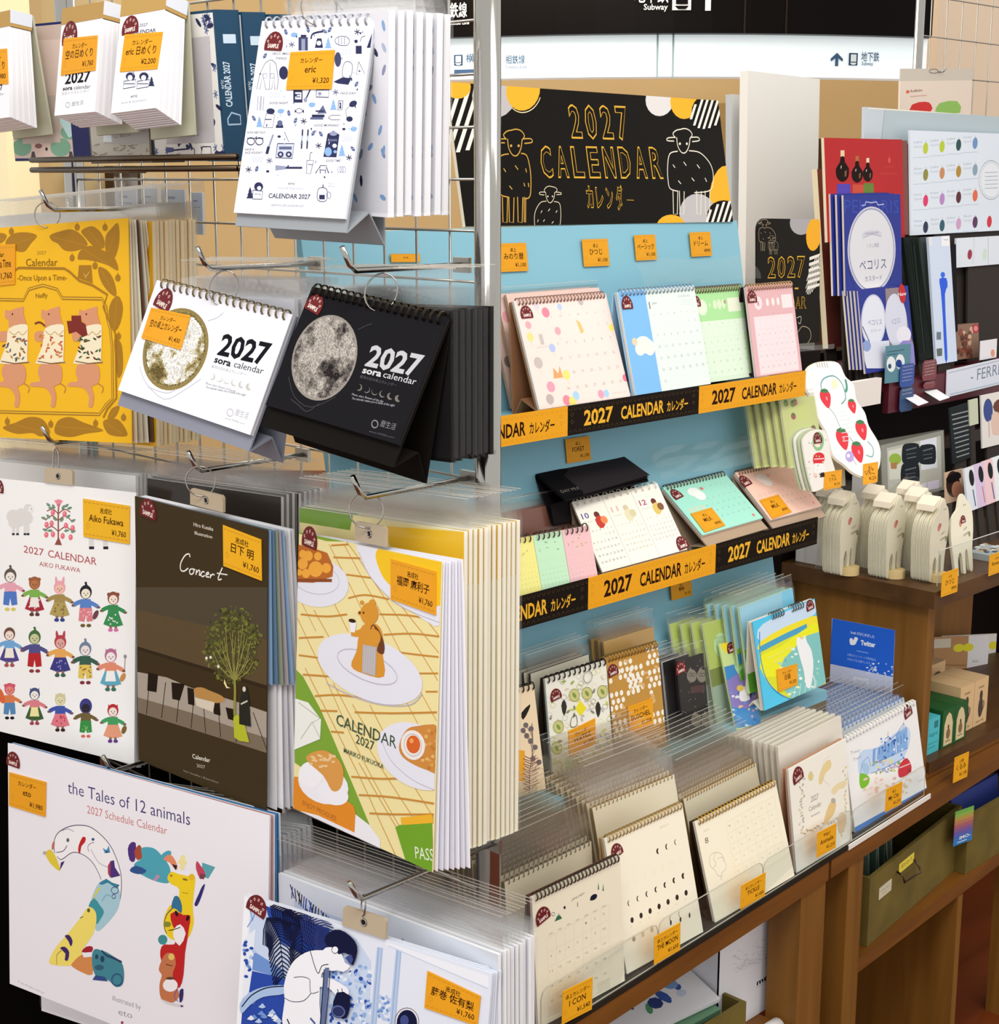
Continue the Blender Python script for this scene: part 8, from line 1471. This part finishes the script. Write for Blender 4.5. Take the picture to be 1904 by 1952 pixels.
stand('book', 'bright red book with three ink bottles on the cover', 'book', 'r6', [(625, 308), (1180, 325), (1205, 1020), (650, 1060)], 1.634, '#b3141a', a_red, t=.006, edge='#e8d9b9', base_z=zs)
stand('book', 'cream board book standing left of the red book, seen edge-on', 'book', 'r6', [(575, 535), (700, 530), (780, 1800), (655, 1815)], 1.655, '#6a3028', None, t=.012, edge='#efe2bf', base_z=zs)
stand('book', 'maroon backed board right behind the red book', 'book', 'r6', [(900, 325), (1222, 325), (1230, 1010), (920, 1010)], 1.648, '#7c4a42', None, t=.006, base_z=zs)
def a_peco(a, c):
    a.text('PEKORIS', (770, 850), (1160, 850), 100, '#2f45a8', .0); a.ell(965, 1110, 172, 308, '#c9cad8', 0, 40); a.ring(965, 1110, 160, 292, 5, '#5a66a0', n=40); a.ell(965, 1110, 154, 284, '#dcdce2', 0, 40)
    a.line([(895, 795), (920, 790), (925, 770), (965, 775), (1000, 770), (1010, 790), (1055, 785)], 7, '#b9c2e4', 3); a.poly([(900, 990), (965, 970), (1035, 985), (1030, 1020), (965, 1005), (905, 1030)], '#cfcfda', 2); a.line([(905, 1030), (965, 1000), (1035, 1018)], 3, '#8a90a8', 3); a.text('PAPER RESCRIPT', (918, 1004), (1018, 994), 14, '#8a90a8'); a.text('くらし用紙', (930, 1095), (1018, 1090), 24, '#8a90a8')
    a.text('ペコリス', (880, 1258), (1070, 1240), 62, '#3a4270', .0); a.text('カスタード', (918, 1338), (1040, 1325), 32, '#5a6288'); a.line([(800, 1240), (850, 1385)], 12, '#2a3a7a'); a.line([(1140, 1210), (1098, 1350)], 12, '#2a3a7a')
def peco(label, crop, quad, Y, art, k=0): return stand('notebook_pack', label, 'notebook', crop, quad, Y, '#22308e', art, t=.004, tilt=-.06, edge='#e9ddcc', gp='blue notebook packs', base_z=zs, sig=(.01, .02, .02))
peco('blue notebook pack with a large pale oval, front of the taller three', 'r6', [(752, 722), (1175, 712), (1180, 1405), (790, 1440)], 1.603, a_peco)
peco('blue notebook pack second of the taller three', 'r6', [(705, 718), (1130, 708), (1140, 1400), (745, 1440)], 1.611, None); peco('blue notebook pack rearmost of the taller three', 'r6', [(660, 712), (1085, 702), (1100, 1400), (700, 1440)], 1.619, None)
def a_peco2(a, c):
    a.ell(978, 1620, 88, 190, '#c6cbe2', 0, 30); a.ell(978, 1620, 80, 178, '#dfe2ee', 0, 30); a.text('ペコリス', (940, 1652), (1040, 1645), 34, '#6a72a0'); a.text('カスタード', (960, 1700), (1030, 1695), 16, '#8a90b0'); a.line([(900, 1660), (950, 1770)], 9, '#2a3a7a'); a.line([(1078, 1640), (1060, 1740)], 9, '#2a3a7a')
    a.poly([(1062, 1390), (1170, 1380), (1240, 1720), (1290, 1850), (1330, 1950), (1100, 1960)], '#8f7f86'); a.ell(1140, 1620, 78, 195, '#d3d6e6', -4, 30); a.text('ペコリス', (1110, 1650), (1170, 1632), 34, '#6a72a0'); a.ell(1195, 1720, 52, 62, '#e6e3ee'); a.poly([(1150, 1800), (1240, 1760), (1310, 1900), (1180, 1950)], '#8f86cc', 2)
    a.poly([(880, 1780), (1090, 1760), (1100, 1960), (930, 1960)], '#d9dcea'); a.ell(930, 1800, 30, 40, '#8aa0d0')
sm = peco('small blue notebook pack with two pale ovals before the taller ones', 'r6', [(855, 1400), (1175, 1380), (1330, 1945), (930, 1985)], 1.565, a_peco2)
for k in range(4): peco(f'{ORD[k]} cream-edged notebook pack behind the small two-oval pack', 'r6', [(830-26*k, 1398), (1120-26*k, 1380), (1250-26*k, 1920), (905-26*k, 1960)], 1.5705+.0054*k, None)
c_ = sm.loc(*cp('r6', (1180, 1425))[0]); mb = MB(); mb.prism([(c_[0]+.011*math.cos(2*math.pi*i/24), c_[1]+.018*math.sin(2*math.pi*i/24)) for i in range(24)], .0012, .002, mat('#c4161f')); b = Art(sm, 'r6', .0021, mb, rect=(-9, -9, 9, 9)); b.text('New', (1155, 1445), (1215, 1435), 26, '#f6e4e4', .01); q = mb.build('round_sticker', sm.root); q['label'] = 'red round sticker reading New'
def a_glove(a, c):
    for k in range(14): a.line([(1195+7*k, 1030+R.uniform(0, 60)), (1300+4*k, 1850)], 4, R.choice(['#2f3a34', '#101614', '#3f4a44', '#0c100f']))
stand('black_packet', 'long shiny black packet leaning beside the blue notebooks', 'packet', 'r6', [(1178, 1020), (1300, 1020), (1400, 1890), (1320, 1900)], 1.575, '#161d1a', a_glove, t=.008, base_z=zs)
stand('black_packet', 'second black packet just right of the shiny one', 'packet', 'r6', [(1300, 1020), (1365, 1020), (1425, 1880), (1400, 1890)], 1.585, '#3a4642', None, t=.006, base_z=zs)
def a_doll(a, c):
    a.ell(1475, 1290, 16, 20, '#2a6ae8'); a.poly([(1450, 1320), (1500, 1315), (1508, 1380), (1490, 1430), (1500, 1700), (1508, 1890), (1490, 1895), (1475, 1600), (1460, 1400)], '#1d5ae0', 2); a.poly([(1430, 1700), (1462, 1700), (1462, 1755), (1430, 1755)], '#6a7a88'); a.poly([(1430, 1820), (1470, 1815), (1470, 1870), (1435, 1875)], '#5a6a62'); a.rect_(1465, 1015, 1525, 1085, '#f0f1f4'); a.line([(1480, 1040), (1515, 1040)], 4, '#9aa4b4'); a.rect_(1370, 1015, 1400, 1085, '#dfe2e6')
stand('doll_packet', 'tall white packet with a bright blue figure', 'packet', 'r6', [(1360, 1020), (1530, 1010), (1570, 1910), (1440, 1930)], 1.57, '#cfdcf0', a_doll, t=.005, base_z=zs)
stand('black_board', 'narrow black board right of the white packet', 'board', 'r6', [(1528, 1075), (1570, 1070), (1580, 1700), (1548, 1700)], 1.60, '#161018', None, t=.006, base_z=zs)
def a_oval(a, c):
    cols = [('#c0cc3a', '#b9cc2a', '#1f4a4a', '#6f92c4'), ('#8f8a3a', '#c98a5a', '#b08a2a', '#8aa4b4'), ('#e0306a', '#b88ac4', '#5a1f2a', '#e06a4a'), ('#1f2f4a', '#2a5a6a', '#d0a0c8', '#5a2a5a')]
    for r, (y, dx) in enumerate(((385, 0), (575, 0), (760, 0), (950, 0))):
        for k, col in enumerate(cols[r]):
            x = 1352+118*k; yy = y-12*k; a.ell(x, yy, 18, 42, col, 4); a.line([(x-4, yy-48), (x+6, yy-52)], 4, '#a9b4c4'); a.text(R.choice(['Sun', 'Ivory', 'Lake', 'Moss']), (x-82, yy-35), (x-25, yy-40), 15, '#aab4c6'); a.text(R.choice(['Tempo', 'Gold', 'Fresh', 'Green']), (x-82, yy-2), (x-25, yy-8), 15, '#b9c2d2'); a.line([(x-90, yy+68), (x+25, yy+62)], 3, '#b4bfd0')
    a.ell(1808, 910, 17, 42, '#d02a3a', 4); a.ell(1820, 612, 92, 146, '#e6ebf2', 0, 24); a.ring(1820, 612, 86, 140, 5, '#8f98a8', n=24); a.ring(1820, 612, 74, 126, 3, '#a9b2c0', n=24)
    for k in range(5): a.line([(1775, 560+28*k), (1870, 556+28*k)], 5, '#aab2c0')
stand('colour_chart', 'large white chart of coloured oval stickers beyond the blue notebooks', 'poster', 'r6', [(1235, 255), (2100, 290), (2105, 960), (1252, 1010)], 1.66, '#dfe8f2', a_oval, t=.004, base_z=zs, sig=(.06, .03, .02))
def a_oval2(a, c):
    a.ell(1668, 1145, 16, 36, '#a02a4a', 5); a.ell(1775, 1145, 14, 42, '#cfe6d0', 5); a.line([(1700, 1020), (1690, 1215)], 3, '#aab4c6'); a.line([(1800, 1020), (1800, 1215)], 3, '#8a94a8')
stand('colour_chart', 'lower strip of the oval sticker chart at the right border', 'poster', 'r6', [(1570, 1030), (2050, 1000), (2050, 1200), (1572, 1240)], 1.64, '#e3eaf3', a_oval2, t=.004, base_z=zs, sig=(.06, .03, .02))
stand('grey_board', 'pale grey translucent panel rising behind the oval chart', 'panel', 'r6', [(935, 98), (2000, 158), (2000, 400), (890, 330)], 1.70, '#c3cdd6', lambda a, c: (a.poly([(1060, 110), (2000, 165), (2000, 420), (1030, 340)], '#b4c2c8'), a.line([(940, 100), (2000, 160)], 8, '#f0ead8'), a.line([(1060, 110), (1035, 330)], 4, '#8f9aa4')), t=.006, base_z=zs, sig=(.05, .02, .02))
stand('beige_board', 'plain beige panel under the oval chart', 'panel', 'r6', [(1565, 1250), (1790, 1240), (1790, 1880), (1570, 1900)], 1.70, '#c9a98c', None, t=.006, base_z=zs, sig=(.05, .02, .02)); stand('maroon_board', 'maroon panel at the right border under the chart', 'panel', 'r6', [(1800, 1240), (2050, 1230), (2050, 1850), (1800, 1880)], 1.69, '#6a2438', lambda a, c: (a.ell(1850, 1600, 40, 30, '#c9b4c0'), a.poly([(1830, 1240), (1900, 1235), (1900, 1265), (1835, 1270)], '#b3202f')), t=.006, base_z=zs, sig=(.05, .02, .02))
stand('acorn_box', 'clear box of brown dried flowers with a red seal on the maroon shelf', 'box', 'r6', [(1560, 1645), (1725, 1640), (1740, 1880), (1575, 1900)], 1.60, '#8a6a58', lambda a, c: ([a.ell(R.uniform(1570, 1690), R.uniform(1660, 1880), 14, 18, R.choice(['#6a3a2a', '#c9a98a', '#8a4a3a', '#4a2a20']), n=8) for k in range(40)], a.ell(1710, 1675, 24, 32, '#b3202f'), a.ell(1710, 1675, 15, 20, '#d98a8a')), t=.03, base_z=zs)
stand('small_card', 'small white card with an orange drop on the maroon shelf', 'card', 'r6', [(1745, 1765), (1865, 1748), (1855, 1880), (1738, 1905)], 1.575, '#eceaee', lambda a, c: a.ell(1832, 1850, 14, 26, '#e89a7a'), t=.001, base_z=zs)
def a_eyes(a, c):
    for x in (1105, 1170): a.ell(x, 1930 if x < 1150 else 1915, 32, 56, '#e9edf0'); 
    a.ell(1095, 1945, 12, 18, '#1f4a6a'); a.ell(1160, 1925, 22, 28, '#123a8a'); a.line([(1075, 1845), (1200, 1825)], 6, '#2f5a6a'); a.line([(1075, 1865), (1150, 1855)], 6, '#2f5a6a')
stand('eye_card', 'teal card with two big cartoon eyes clipped at the maroon shelf', 'card', 'r6', [(1070, 1800), (1250, 1785), (1235, 2045), (1058, 2070)], YB-.0045, '#5a8a9a', a_eyes, t=.001, sig=(.05, .05, .05))
def tongue(label, quad, col, lines, Y=YB-.008):
    c = Card('shelf_talker', label, 'tag', cp('r7', *quad), 'Y', Y, 'clip-on tags on the maroon shelf', edge='c', sig=(.03, .05, .05)); mb = MB(); r = .006; w, h = c.w/2, c.h; pts = [(-w+r, 0), (w-r, 0), (w, r), (w, h-r), (w-r, h), (-w+r, h), (-w, h-r), (-w, r)]; mb.prism(pts, -.001, 0, mat(col, .35)); a = Art(c, 'uv', .0002, mb)
    for k in range(lines): a.text('rest and write a note'[k:k+14], (.15, .14+.15*k), (.85, .12+.15*k), .06, '#d9d4dc')
    mb.build('plate', c.root); return c
tongue('blue rounded tag with white lines clipped to the maroon shelf', [(1190, 135), (1295, 122), (1285, 290), (1182, 300)], '#1f4a9a', 5); tongue('dark blue rounded tag hanging below the blue one', [(1185, 305), (1285, 290), (1280, 465), (1182, 480)], '#2a4a7a', 2, YB-.006); tongue('rusty red rounded tag with pale lines on the maroon shelf', [(1352, 105), (1452, 92), (1450, 240), (1348, 255)], '#7a3238', 5); tongue('small rusty tag hanging below the rusty red one', [(1355, 262), (1445, 250), (1445, 300), (1355, 312)], '#7a3238', 2, YB-.006)
for lab, q in (('white paper ledge under the blue tag', [(1198, 358), (1270, 335), (1395, 405), (1320, 430)]), ('white paper ledge under the rusty tag', [(1358, 325), (1430, 300), (1548, 372), (1475, 392)])):
    c = Card('paper_ledge', lab, 'paper ledge', cp('r7', *q), 'Y', YB-.03, tilt=-.9, edge='b', sig=(.3, .3, .5)); sheet(c, .001, '#f2f2f6').build('sheet', c.root)
# things under the maroon shelf, on a dark stepped riser on the cabinet
rs = empty('stepped_riser', Matrix.Translation((2.9, 1.55, ZT)), 'dark stepped riser under the accessories at the back of the cabinet', 'riser'); bx(rs, 'body', (2.80, 1.545, ZT), (3.05, 1.575, ZT+.06), DK)
def frame_art(a, c):
    a.poly([(1045, 720), (1500, 610), (1520, 1050), (1060, 1120)], '#8f8f86'); a.poly([(1090, 740), (1480, 650), (1490, 1020), (1100, 1080)], '#b9b9ae'); a.poly([(1100, 760), (1200, 735), (1200, 960), (1110, 970)], '#cfd0c4'); a.ell(1150, 820, 45, 42, '#8fb03a'); a.poly([(1115, 850), (1165, 840), (1160, 890), (1120, 890)], '#a87a4a'); a.poly([(1330, 690), (1450, 660), (1455, 880), (1340, 900)], '#d9dde6')
    for x, y, s_ in ((1265, 775, 1.0), (1385, 780, .95), (1260, 920, 1.05)):
        a.poly([(x-60*s_, y-50*s_), (x-20*s_, y-70*s_), (x+30*s_, y-72*s_), (x+60*s_, y-50*s_), (x+62*s_, y+60*s_), (x+30*s_, y+80*s_), (x-40*s_, y+80*s_), (x-66*s_, y+50*s_)], '#20252a', 3); a.line([(x-36*s_, y-20), (x+40*s_, y-40)], 10, '#5a646a'); a.line([(x-36*s_, y+10), (x+36*s_, y)], 6, '#4a545a'); a.line([(x-30*s_, y+40), (x+36*s_, y+26)], 6, '#6a747a')
    for k in range(3): a.poly([(1210+88*k, 1030-22*k), (1292+88*k, 1010-22*k), (1292+88*k, 1070-20*k), (1212+88*k, 1085-20*k)], '#d9d6e8'); 
stand('framed_board', 'grey framed board of black glasses-shaped packets behind the sheep', 'frame', 'r7', [(1035, 705), (1500, 590), (1520, 1060), (1050, 1125)], 1.49, '#5a5a50', frame_art, t=.01, base_z=ZT, sig=(.04, .06, .04))
def a_tag(a, c):
    for k in range(10): a.line([(1560+4*k, 500+34*k), (1680+1*k, 470+34*k)], 9, '#8f9496')
stand('black_tag', 'large black rounded tag with pale writing under the maroon shelf', 'tag', 'r7', [(1538, 450), (1680, 410), (1708, 800), (1572, 860)], 1.50, '#23282a', a_tag, t=.003, base_z=ZT, sig=(.05, .05, .05))
stand('photo_card', 'white photo card with a blue oval at the right border under the maroon shelf', 'card', 'r7', [(1765, 360), (2000, 310), (2010, 690), (1790, 738)], 1.51, '#e6e2dc', lambda a, c: (a.ell(1825, 465, 34, 85, '#34488a'), a.poly([(1860, 440), (1890, 390), (1930, 390), (1930, 480), (1900, 520)], '#6a3a24', 2), a.poly([(1850, 500), (1900, 480), (1930, 620), (1860, 640)], '#e3c4b4', 2), a.line([(1830, 540), (1835, 660)], 16, '#dcb49e')), t=.003, base_z=ZT, sig=(.05, .05, .05))
stand('photo_card', 'card with a portrait behind black glasses beside the packets row', 'card', 'r7', [(1505, 920), (1635, 885), (1650, 1115), (1520, 1140)], 1.44, '#d9b89a', lambda a, c: (a.ell(1570, 1000, 50, 95, '#3a2a24'), a.ell(1600, 1040, 40, 60, '#c98a6a'), a.poly([(1520, 960), (1600, 910), (1630, 950), (1545, 1000)], '#1a1616', 2)), t=.002, base_z=ZT, sig=(.05, .05, .05))
stand('small_packet', 'small pale packet hanging between the black tag and the photo card', 'packet', 'r7', [(1680, 395), (1745, 375), (1758, 560), (1700, 580)], 1.505, '#c9cdb4', None, t=.003, base_z=ZT, sig=(.05, .05, .05))
for k, col in enumerate(('#dfe3ea', '#d8c3e0', '#efc9cf', '#e9eef0', '#f0d4d9')):
    stand('glasses_packet', f'{ORD[k]} pale packet from the left in the row of black glasses cards', 'packet', 'r7', [(1640+68*k, 890-26*k), (1710+68*k, 870-26*k), (1760+68*k, 1180-26*k), (1690+68*k, 1200-26*k)], 1.40, col, lambda a, c, k=k: (a.ell(1705+68*k, 955-26*k, 18, 60, '#23262a', -6), a.line([(1715+68*k, 1040-26*k), (1735+68*k, 1160-26*k)], 14, '#d97a6a' if k % 2 else '#2f5a8a')), t=.004, gp='pale packets with black glasses', base_z=ZT, sig=(.05, .05, .05))

# white board post and the black standing sign at the end of the shelf
wp = Card('white_board', 'tall blank white board standing behind the end of the blue shelf', 'board', [(1426, 135), (1560, 150), (1556, 640), (1418, 640)], 'Y', 1.95, edge='b', sig=(.02, .02, .02)); z = float(wp.o[2]); MB().box((-wp.w/2, -z, -.02), (wp.w/2, wp.h, 0), mat('#eae6df', .7)).build('board', wp.root)
gp_ = Card('grey_board', 'small grey board peeping out left of the tall white board', 'board', [(1393, 183), (1424, 177), (1424, 640), (1395, 640)], 'Y', 2.0, edge='b', sig=(.02, .02, .02)); z = float(gp_.o[2]); MB().box((-gp_.w/2, -z, -.015), (gp_.w/2, gp_.h, 0), mat('#bfc2c4', .7)).build('board', gp_.root)
ss = Card('standing_sign', 'black tombstone-shaped 2027 sign in a clear stand beside the upper ledge', 'sign', cp('r6', (135, 895), (600, 885), (590, 1790), (150, 1790)), 'Y', 1.62, tilt=-.04, edge='b', sig=(.04, .03, .03))
mb = MB(); w, h = ss.w/2, ss.h; r = .02; pts = [(-w, 0), (w, 0), (w, h-r)]+[(w-r+r*math.cos(q), h-r+r*math.sin(q)) for q in (.4, .8, 1.2)]+[(w-r, h), (-w+r, h)]+[(-w+r-r*math.sin(q), h-r+r*math.cos(q)) for q in (.4, .8, 1.2)]+[(-w, h-r)]; mb.prism(pts, -.003, 0, mat('#18140f', .3)); a = Art(ss, 'r6', .0003, mb)
a.ell(460, 920, 80, 85, '#a9a6a8'); a.ell(552, 1000, 55, 120, OG, 5); stripes(560, 1280, 45, 160, 9)
for i in range(6): a.poly([(520-3*i, 1165+42*i), (590, 1140+42*i), (590, 1160+42*i), (520-3*i, 1188+42*i)], '#ece7dd')
for i, ch in enumerate('2027'): a.text(ch, (222+70*i, 1312-2*i), (278+70*i, 1311-2*i), 150, GD, .02); a.text(ch, (226+70*i, 1310-2*i), (274+70*i, 1309-2*i), 144, '#18140f', -.004)
a.line([(415, 1388), (442, 1388)], 12, GD)
for i, ch in enumerate('CALENDAR'): a.text(ch, (170+42*i, 1545-2*i), (203+42*i, 1544-2*i), 85, GD, .015); a.text(ch, (173+42*i, 1544-2*i), (200+42*i, 1543-2*i), 82, '#18140f', -.006)
sheep_line(200, 960, .7, '#b9a88a'); sheep_line(250, 1050, .42, '#b9a88a'); a.line([(430, 1600), (460, 1590), (455, 1640), (440, 1630)], 5, '#cfc8b4', 3); a.line([(440, 1700), (470, 1660), (520, 1680), (530, 1740), (500, 1790)], 5, '#b9a88a', 4)
a.mb.build('plate', ss.root); MB().hexa([(-w-.004, -.012, -.04), (w+.004, -.012, -.04), (w+.004, -.012, .03), (-w-.004, -.012, .03)], [(-w-.004, -.003, -.04), (w+.004, -.003, -.04), (w+.004, -.003, .03), (-w-.004, -.003, .03)], ACRYL).build('clear_base', ss.root)
z = float(ss.o[2])-.012; rp = empty('riser_post', Matrix.Translation((float(ss.o[0]), float(ss.o[1]), 0)), 'dark post carrying the standing 2027 sign', 'stand'); MB().box((-.05, -.035, .0), (.05, .04, z), DK).build('post', rp)
# wire rack at the top right with a packet of tape
r2_ = P(1752, 60, Y=1.95); rk = empty('wire_rack', Matrix.Translation((float(r2_[0]), 1.95, 0)), 'second chrome wire rack at the top right beyond the bookcase', 'display rack'); mb = MB(); mb.tube([(0, 0, .02), (0, 0, 2.4)], .011, CHROME, 12); mb.build('post', rk, True); mb = MB()
for k in range(12): mb.tube([(.05+.072*k, 0, 1.3), (.05+.072*k, 0, 2.35)], .0016, STEEL, 5)
for k in range(12): mb.tube([(.0, -.003, 1.36+.088*k), (.9, -.003, 1.36+.088*k)], .0016, STEEL, 5)
mb.build('wire_panel', rk, True); f_ = MB(); f_.box((-.12, -.02, 0), (.12, .02, .02), STEEL); f_.build('foot', rk)
hp = Card('hanging_packet', 'hanging packet with red and green tape pieces on the right wire rack', 'packet', cp('r1', (1565, 240), (1812, 232), (1808, 420), (1560, 430)), 'Y', 1.93, sig=(.03, .03, .03)); mb = MB(); mb.box((-hp.w/2, 0, -.004), (hp.w/2, hp.h*.78, 0), mat('#ead9c8')); mb.box((-hp.w/2, hp.h*.78, -.002), (hp.w/2, hp.h, 0), mat('#cfc4b4', .4)); a = Art(hp, 'r1', .0004, mb); a.poly([(1590, 400), (1605, 360), (1650, 350), (1670, 360), (1668, 385), (1590, 388)], '#d3221f', 2); a.poly([(1685, 385), (1700, 355), (1760, 348), (1770, 388), (1690, 392)], '#8fc05a', 2); a.text('Rollbahn', (1600, 318), (1640, 314), 9, '#8a5a50'); a.ell(1590, 316, 6, 6, '#e06a4a', n=10); a.line([(1598, 332), (1655, 328)], 3, '#d9a99a'); a.ring(1680, 245, 16, 7, 3, '#8a8078', n=14)
mb.build('card', hp.root)
p = P(1702+25, 118, Y=1.95); hk = empty('wire_hook', Vector((float(hp.o[0]), 1.95, float(hp.o[2]+hp.h-.008))), 'short hook holding the red and green tape packet', 'hook'); mb = MB(); mb.tube([(0, -.04, .008), (0, -.03, 0), (0, -.002, 0)], .0018, CHROME, 6); mb.build('prong', hk, True)
# postcards hung on the far side of the calendar rack
for k, (x, y, w_) in enumerate(((240, 380, 40), (285, 380, 30), (330, 382, 45), (375, 388, 22))):
    c = Card('bagged_postcard', f'{ORD[k]} pale blue bagged card from the left hanging behind the wire rack', 'card', [(x-w_/2, y-22), (x+w_/2, y-20), (x+w_/2, y+60), (x-w_/2, y+58)], 'X', 1.225, 'pale bagged cards behind the rack', sig=(.03, .03, .03)); mb = sheet(c, .002, '#c3d0e4'); a = Art(c, 'uv', mb=mb); a.line([(.2, .2), (.6, .2)], .06, '#6a7fb0'); a.line([(.2, .35), (.8, .35)], .04, '#8f9fc4'); mb.build('card', c.root); sleeve(c, .002, .03, .003)
# striped cloth bag at the left border
sbg = Card('striped_bag', 'red, white and navy striped bag at the left border beside the numerals calendar', 'bag', [(-40, 1560), (14, 1565), (12, 1800), (-45, 1800)], 'X', 1.08, sig=(.05, .05, .05)); mb = sheet(sbg, .02, '#e9e3e6'); a = Art(sbg, 'uv', mb=mb)
for k in range(5): a.rect_(0, .04+.2*k, 1, .12+.2*k, '#8a1a26' if k % 2 == 0 else '#23264a')
mb.build('cloth', sbg.root)
